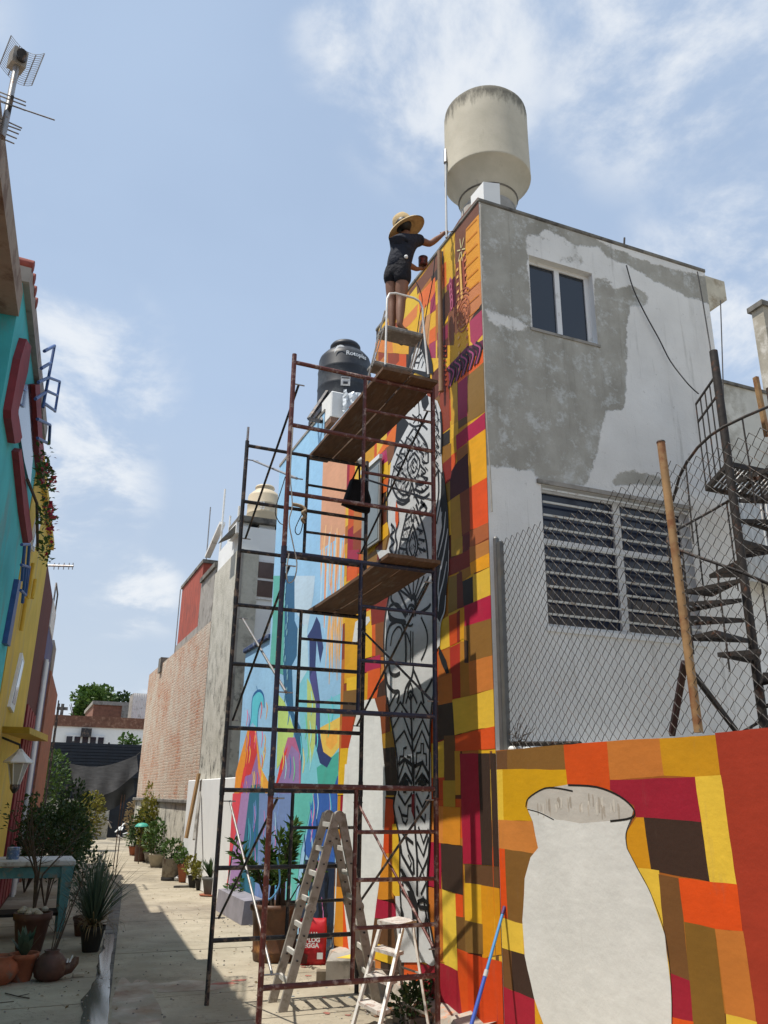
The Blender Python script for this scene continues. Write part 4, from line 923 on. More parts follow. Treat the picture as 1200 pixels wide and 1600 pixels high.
lines = (
 # head and shoulders
 (.05, ((8.333, 7.03), (8.27, 7.127), (8.102, 7.125))), (.035, ((8.235, 6.959), (8.168, 7.032), (8.081, 7.072))), (.03, ((8.324, 7.09), (8.19, 7.022))), (.03, ((8.125, 6.915), (8.051, 6.972))),
 (.035, ((8.214, 6.509), (8.193, 6.355), (8.216, 6.202))), (.03, ((8.391, 6.402), (8.28, 6.312), (8.172, 6.305), (8.109, 6.217))), (.03, ((8.368, 6.268), (8.237, 6.273), (8.11, 6.157), (7.985, 6.143))), (.04, ((8.48, 6.316), (8.324, 6.208), (8.11, 6.137), (7.966, 6.016))),
 (.04, ((7.84, 6.297), (7.803, 6.103), (7.827, 5.843), (7.776, 5.444))), (.03, ((7.76, 6.241), (7.686, 6.052), (7.708, 5.908))), (.05, ((7.626, 6.103), (7.601, 5.863), (7.62, 5.571))), (.03, ((7.784, 6.018), (7.67, 5.873), (7.749, 5.811), (7.667, 5.664))), (.035, ((7.821, 5.725), (7.714, 5.608), (7.794, 5.526), (7.699, 5.416), (7.797, 5.341))), (.03, ((7.813, 5.552), (7.737, 5.467))), (.05, ((7.699, 5.416), (7.687, 5.138), (7.767, 4.894), (7.779, 4.667))), (.04, ((7.607, 5.346), (7.633, 5.03), (7.751, 4.782))),
 # chest mandala
 (.05, ((8.346, 6.197), (8.593, 6.114), (8.918, 5.907), (9.035, 5.698))), (.05, ((8.324, 6.188), (7.988, 5.83), (7.951, 5.585))), (.04, ((8.333, 5.868), (8.523, 5.8), (8.5, 5.671), (8.346, 5.517), (8.197, 5.6), (8.188, 5.713), (8.333, 5.868))), (.03, ((8.333, 5.798), (8.434, 5.746), (8.346, 5.605), (8.248, 5.677), (8.333, 5.798))), (.03, ((8.342, 5.752), (8.385, 5.724), (8.333, 5.66))),
 (.03, ((8.78, 6.232), (8.639, 6.09), (8.778, 6.041), (8.614, 5.957))), (.03, ((8.57, 6.167), (8.412, 6.041), (8.546, 5.992), (8.368, 5.902))), (.03, ((8.281, 6.068), (8.196, 5.913), (8.303, 5.896))), (.03, ((8.112, 5.88), (8.196, 5.834), (8.071, 5.746), (8.113, 5.665), (7.971, 5.592))), (.035, ((8.873, 6.058), (8.683, 5.901), (8.87, 5.889), (8.658, 5.769))), (.035, ((8.637, 5.966), (8.523, 5.82))), (.035, ((8.967, 5.925), (8.774, 5.75), (8.964, 5.756), (8.703, 5.623))), (.035, ((8.704, 5.745), (8.544, 5.607), (8.679, 5.574))), (.035, ((8.155, 5.623), (8.012, 5.493), (8.156, 5.507), (7.973, 5.404))), (.045, ((8.304, 5.463), (8.116, 5.378), (7.953, 5.396))), (.045, ((8.325, 5.393), (8.116, 5.283), (7.935, 5.296))), (.05, ((8.283, 5.301), (8.076, 5.195), (7.916, 5.197))),
 (.05, ((9.035, 5.698), (8.816, 5.44), (8.542, 5.329), (8.389, 5.415))), (.04, ((8.914, 5.677), (8.724, 5.469), (8.52, 5.401), (8.403, 5.498))), (.05, ((8.39, 5.493), (8.325, 5.335), (8.199, 5.16))), (.04, ((8.499, 5.551), (8.588, 5.463), (8.476, 5.347))), (.05, ((8.862, 5.414), (8.654, 5.307), (8.454, 5.3))),
 (.06, ((8.158, 5.184), (7.998, 5.039), (8.118, 5.003), (8.179, 5.097), (8.037, 5.107))),
 # belly rays and long diamond
 (.05, ((8.368, 4.967), (8.56, 4.719), (8.388, 4.507))), (.05, ((8.368, 4.967), (8.235, 4.668), (8.367, 4.502))), (.035, ((8.368, 4.872), (8.474, 4.715), (8.367, 4.557))), (.035, ((8.368, 4.872), (8.292, 4.684), (8.367, 4.557))), (.05, ((8.519, 5.185), (8.716, 4.877), (8.803, 4.631))), (.05, ((8.283, 5.187), (8.041, 4.742), (7.966, 4.418))),
 (.04, ((8.628, 4.967), (8.444, 4.952))), (.04, ((8.694, 4.87), (8.517, 4.821))), (.04, ((8.737, 4.767), (8.538, 4.695))), (.04, ((8.263, 4.879), (8.1, 4.795))), (.04, ((8.222, 4.738), (8.049, 4.672))), (.04, ((8.223, 4.629), (8.023, 4.539))), (.035, ((8.585, 5.07), (8.402, 5.091))), (.035, ((8.432, 5.139), (8.389, 4.992))), (.035, ((8.334, 5.108), (8.346, 4.979))), (.035, ((8.304, 5.042), (8.201, 4.917))),
 (.06, ((8.811, 5.139), (8.878, 4.961), (8.829, 4.83), (8.942, 4.666))), (.05, ((9.023, 5.162), (8.902, 5.047), (9.043, 5.008), (8.909, 4.891), (9.063, 4.855), (8.967, 4.75), (9.132, 4.715))),
 # waist fan
 (.04, ((8.428, 4.087), (8.784, 4.279))), (.04, ((8.402, 4.093), (8.645, 4.283))), (.04, ((8.389, 4.09), (8.509, 4.287))), (.04, ((8.363, 4.085), (8.35, 4.296))), (.04, ((8.337, 4.079), (8.196, 4.283))), (.04, ((8.298, 4.06), (8.071, 4.265))), (.04, ((8.248, 4.027), (7.949, 4.225))), (.04, ((8.222, 3.978), (7.974, 4.144))), (.05, ((8.507, 3.945), (8.784, 4.255), (8.955, 4.269), (8.983, 4.18), (8.78, 4.045), (8.533, 3.905))), (.05, ((8.56, 3.888), (8.781, 4.08), (9.01, 4.114), (9.067, 4.03), (8.891, 3.927), (8.586, 3.848))),
 (.09, ((8.428, 4.065), (8.35, 4.093), (8.286, 4.013), (8.311, 3.974))), (.05, ((8.52, 3.903), (8.481, 3.996), (8.389, 3.995), (8.311, 3.941), (8.299, 3.85))), (.035, ((8.454, 3.89), (8.428, 3.952), (8.389, 3.956), (8.35, 3.915), (8.35, 3.849))),
 (.07, ((9.037, 4.025), (9.006, 3.948), (8.778, 3.883), (8.559, 3.82))), (.05, ((8.198, 3.864), (7.977, 3.885), (7.906, 3.914))), (.06, ((9.143, 3.586), (9.119, 3.757), (9.005, 3.878), (8.75, 3.878), (8.613, 3.785), (8.558, 3.598), (8.556, 3.357))), (.035, ((8.999, 3.622), (8.945, 3.751), (8.777, 3.814), (8.666, 3.738), (8.774, 3.61), (8.939, 3.499))), (.035, ((8.559, 3.798), (8.427, 3.763), (8.363, 3.774))), (.035, ((8.545, 3.706), (8.427, 3.533), (8.439, 3.32))), (.035, ((8.149, 3.811), (8.005, 3.625), (8.007, 3.468), (8.152, 3.333))), (.03, ((8.427, 3.708), (8.426, 3.318))), (.03, ((8.363, 3.686), (8.37, 3.31))),
 (.06, ((9.037, 3.411), (8.992, 3.303), (8.851, 3.258), (8.715, 3.269))), (.06, ((9.136, 3.321), (9.074, 3.179), (8.903, 3.082), (8.739, 3.054), (8.791, 2.93))), (.05, ((8.35, 3.297), (8.4, 3.177), (8.554, 3.077), (8.631, 2.915))), (.05, ((8.35, 3.255), (8.251, 3.148), (8.154, 3.024), (8.084, 2.865))), (.035, ((8.426, 3.127), (8.502, 3.04), (8.425, 2.938), (8.362, 3.025), (8.426, 3.127))), (.05, ((7.872, 3.103), (7.965, 3.034), (8.083, 2.966))), (.04, ((8.553, 2.908), (8.425, 3.032), (8.252, 2.881))),
)
legs = (
 (.05, ((8.421, 3.0), (8.399, 2.655), (8.358, 2.319), (8.338, 1.961))), (.04, ((9.02, 2.914), (8.838, 3.043), (8.748, 3.07))), (.04, ((8.97, 2.783), (8.701, 2.94), (8.399, 2.723))), (.04, ((8.899, 2.671), (8.656, 2.83), (8.378, 2.502))), (.04, ((8.358, 2.72), (8.155, 2.889), (7.943, 2.721))), (.04, ((8.358, 2.501), (8.117, 2.702), (7.957, 2.528))), (.04, ((8.828, 2.508), (8.589, 2.616), (8.366, 2.385))), (.04, ((8.338, 2.384), (8.137, 2.588), (7.967, 2.4))),
 (.035, ((8.736, 2.263), (8.702, 2.347), (8.608, 2.344), (8.6, 2.428), (8.524, 2.434))), (.035, ((8.523, 2.341), (8.419, 2.329), (8.419, 2.246), (8.318, 2.235))), (.035, ((8.278, 2.234), (8.269, 2.365), (8.159, 2.368), (8.158, 2.458), (8.1, 2.455), (8.1, 2.358), (8.035, 2.347), (8.025, 2.228))), (.04, ((8.734, 2.111), (8.565, 2.309), (8.358, 2.106))), (.04, ((8.298, 2.105), (8.12, 2.278), (7.971, 2.116))),
 (.05, ((8.736, 2.257), (8.575, 2.319), (8.35, 2.233))), (.05, ((8.318, 2.232), (8.128, 2.266), (7.963, 2.135))), (.045, ((8.716, 2.041), (8.564, 2.159), (8.547, 2.158), (8.382, 2.051))), (.045, ((8.302, 2.051), (8.129, 2.151), (7.979, 2.061))),
 (.04, ((8.749, 1.961), (8.561, 1.843), (8.382, 1.961))), (.04, ((8.286, 1.961), (8.126, 1.824), (7.966, 1.949))), (.04, ((8.73, 1.828), (8.644, 1.738), (8.495, 1.729), (8.479, 1.832), (8.398, 1.839))), (.04, ((8.271, 1.835), (8.194, 1.748), (8.073, 1.69), (8.057, 1.764))), (.035, ((8.661, 1.751), (8.61, 1.674), (8.543, 1.651), (8.494, 1.703))), (.04, ((8.642, 1.571), (8.542, 1.524), (8.35, 1.47))), (.05, ((8.334, 1.834), (8.303, 1.584), (8.257, 1.341), (8.258, 0.983))), (.04, ((8.256, 1.487), (8.106, 1.363), (7.986, 1.548))), (.04, ((8.257, 1.341), (8.122, 1.231), (7.988, 1.37))), (.04, ((8.225, 1.636), (8.105, 1.483), (7.985, 1.62))),
 (.05, ((8.708, 1.516), (8.639, 1.342), (8.476, 1.241), (8.35, 1.165))), (.05, ((8.542, 1.524), (8.477, 1.402), (8.35, 1.311), (8.334, 1.178))), (.03, ((8.476, 1.352), (8.397, 1.283), (8.444, 1.206))), (.06, ((8.653, 1.116), (8.475, 1.082), (8.35, 0.997), (8.381, 0.923))), (.05, ((8.604, 1.071), (8.635, 0.994), (8.474, 0.937))), (.05, ((8.666, 0.844), (8.601, 0.779), (8.632, 0.679))), (.035, ((8.227, 1.127), (8.137, 1.23), (8.05, 1.119), (8.168, 1.003))), (.05, ((8.243, 0.926), (8.11, 0.963), (7.994, 0.94), (8.009, 0.893), (8.199, 0.884), (8.243, 0.926))), (.04, ((8.039, 0.822), (8.083, 0.748), (8.026, 0.666), (7.943, 0.599))), (.05, ((8.259, 0.865), (8.245, 0.636), (8.254, 0.408))), (.04, ((8.054, 0.718), (8.01, 0.802))),
)
for w_, q in lines: P1.stroke(q, w_ * .78, BK)
for w_, q in legs: P1.stroke(q, w_ * .85, BK, sharp=True)
# outline of the body
for q in (((9.043, 4.264), (9.17, 4.002), (9.2, 3.7), (9.15, 3.3), (9.083, 2.957)), ((9.07, 3.029), (8.946, 2.728), (8.781, 2.333), (8.732, 1.961)), ((7.844, 2.974), (7.933, 2.623), (7.965, 1.961)), ((8.758, 2.095), (8.869, 1.826), (8.708, 1.504), (8.686, 1.063), (8.625, 0.68)), ((7.928, 1.888), (7.956, 1.573), (8.026, 1.121), (8.001, 0.849), (7.928, 0.679), (7.857, 0.514)), ((9.086, 5.8), (9.146, 5.611), (9.135, 5.216)), ((8.119, 0.993), (8.031, 0.79), (7.965, 0.629), (7.873, 0.485))):
    P1.stroke(q, .032, BK)
# dense ornament filling chest, waist and arm
rf = random.Random(64)
CHEST = ((8.324, 6.167), (7.988, 5.811), (7.953, 5.396), (7.937, 5.167), (8.117, 5.189), (8.368, 5.272), (8.769, 5.384), (9.035, 5.677), (8.918, 5.907), (8.593, 6.114))
ARM = ((7.852, 6.302), (7.701, 6.234), (7.609, 6.019), (7.62, 5.571), (7.665, 5.257), (7.778, 5.297), (7.819, 5.839))
BELLY = ((8.519, 5.166), (8.283, 5.168), (8.08, 4.807), (7.985, 4.423), (8.803, 4.631), (8.695, 4.928))
for area, st, sz in ((CHEST, .105, .07), (ARM, .10, .06), (BELLY, .11, .06)):
    ys = [a for a, _ in area]; zs_ = [c for _, c in area]; mid = sum(ys) / len(ys); c = min(zs_); row = 0
    while c < max(zs_):
        a = min(ys) + (st / 2 if row % 2 else 0)
        while a < max(ys):
            if inside((a, c), area):
                d_ = sz * (1 if a < mid else -1) * .55
                P1.stroke([(a - sz * .5, c), (a + d_, c + sz * .95), (a + sz * .5, c)], .017, BK, sharp=True)
                if (row + int(a * 10)) % 3 == 0: P1.ell((a + d_ * .3, c + sz * .3), sz * .16, sz * .3, BK, n=8)
            a += st
        c += st * 1.05; row += 1
# black stepped ornaments and thigh shadow
for q in (((8.681, 2.04), (8.665, 2.094), (8.607, 2.099), (8.597, 2.139), (8.53, 2.138), (8.52, 2.098), (8.464, 2.091), (8.447, 2.039), (8.506, 2.039), (8.519, 1.961), (8.596, 1.961), (8.606, 2.04)), ((8.223, 2.037), (8.207, 2.088), (8.154, 2.094), (8.145, 2.132), (8.083, 2.131), (8.075, 2.093), (8.023, 2.086), (8.009, 2.036), (8.069, 2.036), (8.082, 1.974), (8.137, 1.974), (8.142, 2.037)),
          ((8.382, 2.273), (8.302, 2.271), (8.318, 2.089), (8.376, 2.077)), ((8.491, 1.008), (8.334, 1.023), (8.234, 0.915), (8.244, 0.728), (8.35, 0.738), (8.381, 0.875)), ((8.688, 1.213), (8.605, 1.207), (8.475, 1.131), (8.381, 1.018), (8.539, 1.076))):
    P1.poly(q, BK)
P1.poly(((8.375, 1.948), (8.302, 1.961), (8.312, 1.708), (8.382, 1.782)), '#7a1c24')
P1.poly(((8.869, 5.276), (8.839, 5.407), (8.776, 5.247), (8.765, 5.125), (8.819, 5.042), (8.867, 5.156)), '#d4581c')
mp1 = P1.mb.build('mural', m_paint, bld, attr=True)
tag(mp1, 'patchwork mural of warm rectangles with a black and white patterned figure')
# small window in the mural and the painted-over conduit
b = MB(); b.box((WX - .06, 9.30, 5.02), (WX - .034, 9.92, 6.15)); wo = b.build('window', mat('grey_window_frame', (.30, .31, .30), .6, .15, 5, .1, 30), bld)
b = MB(); b.box((WX - .066, 9.34, 5.06), (WX - .061, 9.86, 6.08)); b.build('pane', mat('pale_grey_glass', (.20, .23, .23), .2, .15, 3, 0), wo)
b = MB(); b.box((WX - .08, 9.28, 6.15), (WX - .033, 9.95, 6.21)); b.build('hood', m_white2, wo)
a = (3.84, 7.524, 8.136); c = (3.84, 7.604, 6.771)
b = MB(); b.tube([(WX - .05, a[1], 8.2), (WX - .05, a[1], 6.3)], .03, 8); b.build('painted_conduit', mat('brown_painted_pipe', (.27, .17, .10), .7, .45, 2.2, .2, 30), bld)

# ---------------------------------------------------------------- pale blue mural next door
def wall3b(y, z, h): return (WX + .003 - h, y, z)
P2 = Paint(wall3b)
P2.poly([(10.725, 0), (16.38, 0), (16.38, 4.62), (14.58, 4.62), (14.58, 8.0), (11.9, 8.0), (11.9, 7.55), (10.725, 7.55)], '#93bfe0')
P2.poly([(10.73, 7.54)] + [p for p in ((9.846, 5.47), (10.592, 5.6), (10.651, 5.52), (11.872, 5.582))] + [(11.89, 7.54)], '#d29a78')
P2.poly([(11.1, 7.54), (11.1, 7.3), (11.89, 7.3), (11.89, 7.54)], '#9a6a50')
for i in range(16):
    r_ = random.Random(i); x_ = 11.75 - i * .066
    z_ = 5.7 + r_.uniform(-.3, .25)
    P2.stroke([(x_, z_), (x_ + r_.uniform(-.06, .06), z_ - .4), (x_ + r_.uniform(-.12, .12), z_ - .7 - r_.random() * .9)], .05 + .05 * r_.random(), ['#d8a070', '#a8c8e4', '#e0b080', '#d8905a'][i % 4], taper=True)
for i in range(14):
    r_ = random.Random(40 + i); x_ = 11.3 - i * .045; z_ = 4.6 + r_.uniform(-.3, .3)
    P2.stroke([(x_, z_), (x_ + .05, z_ - .35), (x_ + r_.uniform(-.1, .12), z_ - .9)], .045, ['#e0b080', '#d8a048'][i % 2], taper=True)
P2.poly(((13.218, 5.484), (12.064, 5.211), (12.106, 4.91), (12.356, 4.37), (12.823, 4.687), (13.125, 4.907)), '#b8cfe0')
P2.poly(((12.884, 4.513), (12.374, 4.5), (12.174, 3.624), (12.555, 3.471), (12.773, 3.796)), '#b4d4e4')
P2.poly(((12.733, 3.54), (12.121, 3.811), (11.593, 3.187), (10.539, 3.259), (10.592, 1.686), (11.523, 1.417), (12.554, 1.374), (12.338, 2.549)), '#7cc4d4')
P2.poly(((12.254, 3.633), (11.838, 3.396), (11.685, 2.743), (11.922, 2.308), (12.168, 3.004)), '#b4c87a')
P2.poly(((11.554, 2.847), (10.698, 2.936), (10.667, 2.561), (11.032, 2.411), (11.41, 2.51)), '#e0bc58')
P2.poly(((11.267, 2.763), (10.812, 2.798), (10.795, 2.609), (11.042, 2.516), (11.249, 2.589)), '#e8a848')
P2.poly(((11.631, 2.301), (10.661, 2.5), (10.659, 1.762), (11.426, 1.749)), '#48a89a')
P2.poly(((11.667, 2.022), (11.465, 2.084), (11.155, 1.714), (10.756, 2.179), (10.634, 2.176), (10.661, 1.454), (11.592, 1.414)), '#2c58a4')
P2.poly(((14.584, 5.806), (13.715, 5.601), (13.657, 4.732), (13.572, 3.844), (14.49, 4.07), (14.446, 4.874)), '#58a89c')
P2.poly(((13.819, 5.626), (13.199, 5.479), (13.07, 4.68), (12.866, 4.51), (12.857, 4.064), (13.102, 3.942), (12.889, 3.182), (12.471, 2.907), (12.329, 2.594), (12.36, 1.645), (12.554, 1.374), (12.621, 2.56), (12.956, 3.063), (13.371, 3.402), (13.602, 3.901), (13.657, 4.732)), '#2c5f84')
P2.poly(((12.117, 4.379), (11.902, 4.527), (11.718, 4.382), (11.526, 3.99), (11.648, 3.783), (11.857, 4.162), (11.871, 3.778), (11.599, 3.233), (11.527, 2.734), (11.362, 2.508), (10.999, 2.41), (11.184, 2.29), (11.497, 2.362), (11.744, 2.635), (11.755, 3.202), (12.134, 3.619), (12.215, 4.22), (12.345, 4.292)), '#2a3a6c')
P2.poly(((12.134, 3.619), (11.886, 3.78), (11.593, 3.187), (11.576, 2.737), (11.685, 2.743), (11.777, 3.204)), '#4a4a84')
P2.poly(((13.825, 3.552), (13.413, 3.38), (12.801, 2.905), (12.89, 2.668), (13.681, 2.327), (13.761, 3.123)), '#b4d078')
P2.poly(((13.13, 2.802), (12.739, 2.78), (12.407, 2.482), (12.342, 2.047), (13.673, 2.054), (13.508, 2.397)), '#b0648c')
P2.poly(((13.429, 2.469), (13.108, 2.678), (13.442, 2.052), (13.721, 2.054)), '#d43c34')
P2.poly(((12.89, 2.668), (12.495, 2.532), (12.32, 1.384), (13.575, 1.331), (13.627, 2.053)), '#9078ac')
# wave curl
P2.poly(((15.741, 3.124), (15.603, 3.29), (15.582, 3.671), (15.133, 3.749), (14.79, 3.622), (14.696, 3.402), (14.944, 3.523), (15.098, 3.365), (15.075, 3.038), (15.463, 3.207)), '#59bfd0')
P2.stroke(((15.741, 3.124), (15.603, 3.29), (15.582, 3.671), (15.133, 3.749), (14.79, 3.622), (14.696, 3.402)), .05, '#1a5a90'); P2.stroke(((14.944, 3.523), (15.098, 3.365), (15.075, 3.038)), .04, '#1a5a90')
P2.stroke(((15.331, 3.853), (15.249, 3.755)), .03, '#1a5a90')
# rainbow plume
P2.poly(((15.816, 3.085), (15.132, 3.041), (14.676, 2.377), (13.961, 2.055), (13.667, 1.327), (16.644, 1.202), (16.532, 2.334)), '#9270a8')
P2.poly(((15.816, 3.085), (15.423, 3.051), (15.72, 2.459), (16.07, 1.226), (16.578, 1.205), (16.532, 2.334)), '#e09030')
P2.poly(((15.665, 3.067), (15.165, 3.035), (14.983, 2.658), (15.342, 2.282), (15.927, 2.236)), '#c83a3a')
P2.poly(((15.914, 2.407), (15.712, 2.431), (16.132, 1.223), (16.539, 1.206)), '#d83c40')
P2.poly(((15.188, 3.036), (14.676, 2.377), (13.961, 2.055), (14.242, 1.752), (14.854, 2.354)), '#e0a040')
P2.poly(((15.292, 2.09), (14.635, 2.111), (14.065, 1.854), (14.543, 1.722), (14.969, 1.272), (15.531, 1.249)), '#2c6478')
P2.poly(((14.767, 1.771), (14.065, 1.854), (13.76, 1.323), (14.755, 1.281)), '#a860a0')
for i in range(26):
    r_ = random.Random(100 + i); y_ = 16.0 - r_.random() * 1.5; z_ = 2.0 + r_.random() * 1.7
    P2.stroke([(y_, z_), (y_ - .08, z_ - .12), (y_ - .02, z_ - .3)], .05, r_.choice(['#d84838', '#e8a030', '#e06a90', '#8a58a8', '#e8c050']), taper=True)
for i in range(34):
    r_ = random.Random(200 + i); y_ = 10.95 + r_.random() * 2.6; z_ = .5 + r_.random() * 2.6
    P2.stroke([(y_, z_), (y_ - .05, z_ + .16), (y_ + .04, z_ + .36)], .045, r_.choice(['#58c4d0', '#e8c868', '#d070a0', '#2a6cb0', '#70c890', '#9ad8e0']), taper=True)
# lower band behind the plants
P2.poly(((16.662, 1.952), (15.966, 1.953), (16.25, 1.191), (16.677, 0.318), (16.639, 0.028), (16.576, 0.377)), '#d84a58')
P2.poly(((15.966, 1.953), (15.167, 1.954), (15.387, 1.229), (15.578, 0.049), (16.582, 0.034), (16.288, 0.94)), '#a482b4')
P2.poly(((15.373, 1.953), (14.674, 1.954), (14.51, 1.267), (14.651, -0.062), (15.642, -0.095), (15.62, 0.931)), '#2c6a84')
P2.poly(((14.674, 1.954), (12.732, 1.956), (12.575, 0.574), (12.866, 0.161), (14.651, -0.062), (14.55, 1.04)), '#7088b8')
P2.poly(((12.732, 1.956), (11.697, 1.957), (12.183, 1.176), (12.445, 0.213), (12.866, 0.161)), '#60b8b0')
P2.poly(((11.697, 1.957), (10.8, 1.958), (10.735, 1.852), (10.771, 1.053), (11.386, 0.936), (12.05, 1.184)), '#3460ac')
P2.poly(((11.969, 1.076), (10.723, 1.124), (10.722, 0.251), (12.019, 0.07), (12.339, 0.411)), '#10243e')
for i in range(60):
    r_ = random.Random(300 + i); y_ = 10.9 + r_.random() * 4.6; z_ = .25 + r_.random() * 1.4
    P2.stroke([(y_, z_), (y_ - .06, z_ + .2), (y_ + .03, z_ + .42)], .04, r_.choice(['#4ab4c4', '#c070a8', '#2a5cb8', '#7090d0', '#183058', '#a0c8d8', '#d880a0']), taper=True)
for i in range(26):
    r_ = random.Random(500 + i); y_ = 13.55 + r_.uniform(-.12, .12) - .02 * i; z_ = 6.2 - i * .11
    P2.ell((y_ + .3, z_), .03, .06, '#7fb4c4', n=8)
P2.stroke(((10.681, 1.117), (10.688, 0.643), (10.74, 0.252), (10.843, 0.142), (11.093, 0.047)), .04, '#d4dcdc', 1.0)
mp2 = P2.mb.build('mural', m_paint, blue, attr=True)
tag(mp2, 'pale blue mural with rainbow plumes, waves and dark blue figure')

# ================================================================ LOW PAINTED WALL WITH THE JAR
LA = Vector((3.9, 6.70, 0)); LD = Vector((0.085, -0.996, 0)).normalized(); LN = Vector((LD.y, -LD.x, 0))
LWT = 2.325
low = thing('painted_low_wall', 'low mural wall with a large white jar among warm patches', 'wall', tuple(LA))
def lw3(s, z, h): return tuple(LA + LD * s + LN * h + Vector((0, 0, z)))
b = MB()
b.prism([lw3(-.04, 0, 0), lw3(5.2, 0, 0), lw3(5.2, LWT, 0), lw3(-.04, LWT, 0)], tuple(-LN * .16))
b.build('wall', m_wallplain, low)
P3 = Paint(lw3)
P3.poly([(-.04, 0), (5.2, 0), (5.2, LWT), (-.04, LWT)], '#9a5a20')
s_ = -.04
while s_ < 2.6:
    w = rt.uniform(.22, .42); z = 0.0
    while z < 1.2:
        h = rt.uniform(.25, .5); P3.k = 2
        P3.poly([(s_, z), (s_ + w, z), (s_ + w, z + h), (s_, z + h)], rt.choice(PAL)); z += h
    s_ += w
P3.rag = True
for c_, p_ in (
 ('#6b4a2c', ((-0.03, 2.317), (0.234, 2.321), (0.224, 2.161), (-0.03, 2.166))), ('#7f5a28', ((0.227, 2.321), (0.992, 2.332), (0.989, 2.143), (0.217, 2.159))), ('#c84c12', ((0.986, 2.332), (1.488, 2.333), (1.483, 1.981), (1.335, 2.008), (1.001, 2.026), (0.992, 2.146))),
 ('#bc722f', ((1.483, 2.333), (2.012, 2.328), (2.027, 2.081), (1.892, 2.074), (1.487, 2.056))), ('#c08a12', ((2.008, 2.328), (2.493, 2.325), (2.497, 2.077), (2.286, 2.066), (2.018, 2.081))), ('#9c3520', ((2.489, 2.337), (3.202, 2.348), (2.871, 0.464), (2.551, 0.381), (2.539, 0.712), (2.518, 1.444), (2.493, 2.077))),
 ('#dcb83c', ((-0.038, 2.166), (0.155, 2.162), (0.147, 1.744), (-0.039, 1.739))), ('#c8980c', ((0.148, 2.162), (0.997, 2.142), (1.006, 2.026), (0.722, 2.01), (0.498, 1.922), (0.471, 1.848), (0.539, 1.746), (0.14, 1.744))), ('#941a2e', ((1.487, 2.06), (2.291, 2.07), (2.299, 1.79), (1.813, 1.805), (1.723, 1.803), (1.71, 1.884), (1.48, 1.994))), ('#dcb83c', ((2.287, 2.071), (2.497, 2.077), (2.521, 1.442), (2.316, 1.44))),
 ('#c47c38', ((-0.038, 1.743), (0.539, 1.749), (0.6, 1.547), (0.581, 1.497), (-0.036, 1.521))), ('#c88c14', ((1.62, 1.71), (1.724, 1.806), (1.8, 1.808), (1.83, 1.469), (1.705, 1.468), (1.603, 1.601))), ('#3a281f', ((1.796, 1.808), (2.299, 1.792), (2.316, 1.443), (1.823, 1.47))),
 ('#d44c10', ((-0.036, 1.523), (0.15, 1.514), (0.157, 0.979), (-0.038, 0.978))), ('#7a5626', ((0.143, 1.515), (0.581, 1.501), (0.408, 1.324), (0.351, 0.964), (0.15, 0.971))), ('#d8b43c', ((1.695, 1.478), (1.895, 1.476), (1.895, 1.085), (1.796, 1.317))), ('#6e4a26', ((1.887, 1.453), (2.064, 1.441), (2.072, 0.849), (1.918, 0.863), (1.887, 1.087))), ('#d44c10', ((2.061, 1.444), (2.525, 1.445), (2.525, 1.186), (2.316, 1.173), (2.074, 1.183))),
 ('#dcb840', ((-0.037, 0.981), (0.357, 0.965), (0.356, 0.74), (-0.036, 0.753))), ('#6e4a26', ((-0.043, 0.754), (0.194, 0.744), (0.197, 0.462), (-0.032, 0.469))), ('#3a281f', ((0.187, 0.747), (0.366, 0.746), (0.47, 0.446), (0.191, 0.461))), ('#9c1a30', ((-0.032, 0.469), (0.47, 0.45), (0.472, -0.009), (-0.053, -0.136))), ('#d0981a', ((0.47, 0.45), (0.58, 0.276), (0.586, 0.019), (0.457, -0.012))),
 ('#7c5a20', ((2.075, 1.186), (2.32, 1.177), (2.322, 0.606), (2.061, 0.587))), ('#bc722f', ((2.317, 1.176), (2.529, 1.19), (2.545, 0.713), (2.335, 0.712))), ('#941a2e', ((1.915, 0.868), (2.072, 0.852), (2.066, 0.624), (1.895, 0.615))), ('#d05012', ((1.889, 0.616), (2.071, 0.627), (2.046, 0.25), (1.812, 0.189))), ('#d8b43c', ((2.331, 0.72), (2.55, 0.723), (2.559, 0.383), (2.317, 0.32))), ('#6e4a26', ((2.067, 0.601), (2.329, 0.62), (2.334, 0.325), (2.046, 0.25)))):
    P3.poly(p_, c_)
P3.poly(((0.477, 1.848), (0.548, 1.741), (0.6, 1.547), (0.496, 1.471), (0.406, 1.306), (0.352, 0.988), (0.365, 0.736), (0.465, 0.458), (0.575, 0.291), (0.709, 0.167), (0.912, 0.097), (1.534, 0.248), (1.739, 0.388), (1.884, 0.577), (1.907, 0.791), (1.896, 1.088), (1.797, 1.332), (1.685, 1.485), (1.607, 1.601), (1.611, 1.694), (1.689, 1.802), (1.134, 1.842)), '#d3d4d0', 1.04)
P3.poly(((0.477, 1.848), (0.498, 1.922), (0.691, 1.995), (1.015, 2.03), (1.336, 2.011), (1.577, 1.946), (1.708, 1.868), (1.677, 1.802), (1.461, 1.776), (1.125, 1.749), (0.849, 1.767), (0.646, 1.824)), '#b9b5ad', 1.05)
for i in range(34):     # bare weathered patches in the jar's mouth
    r_ = random.Random(700 + i)
    q = ((0.605, 1.886), (1.637, 1.851)); t_ = r_.random(); sx = q[0][0] + (q[1][0] - q[0][0]) * t_; zz = q[0][1] + r_.uniform(-.02, .10) * (1 - abs(2*t_ - 1) ** 2)
    P3.stroke([(sx, zz), (sx + r_.uniform(-.01, .01), zz - .03), (sx, zz - .05 - .06 * r_.random())], .010 + .016 * r_.random(), r_.choice(['#9d958a', '#bdb8ae', '#a8a094', '#958d82']), taper=True)
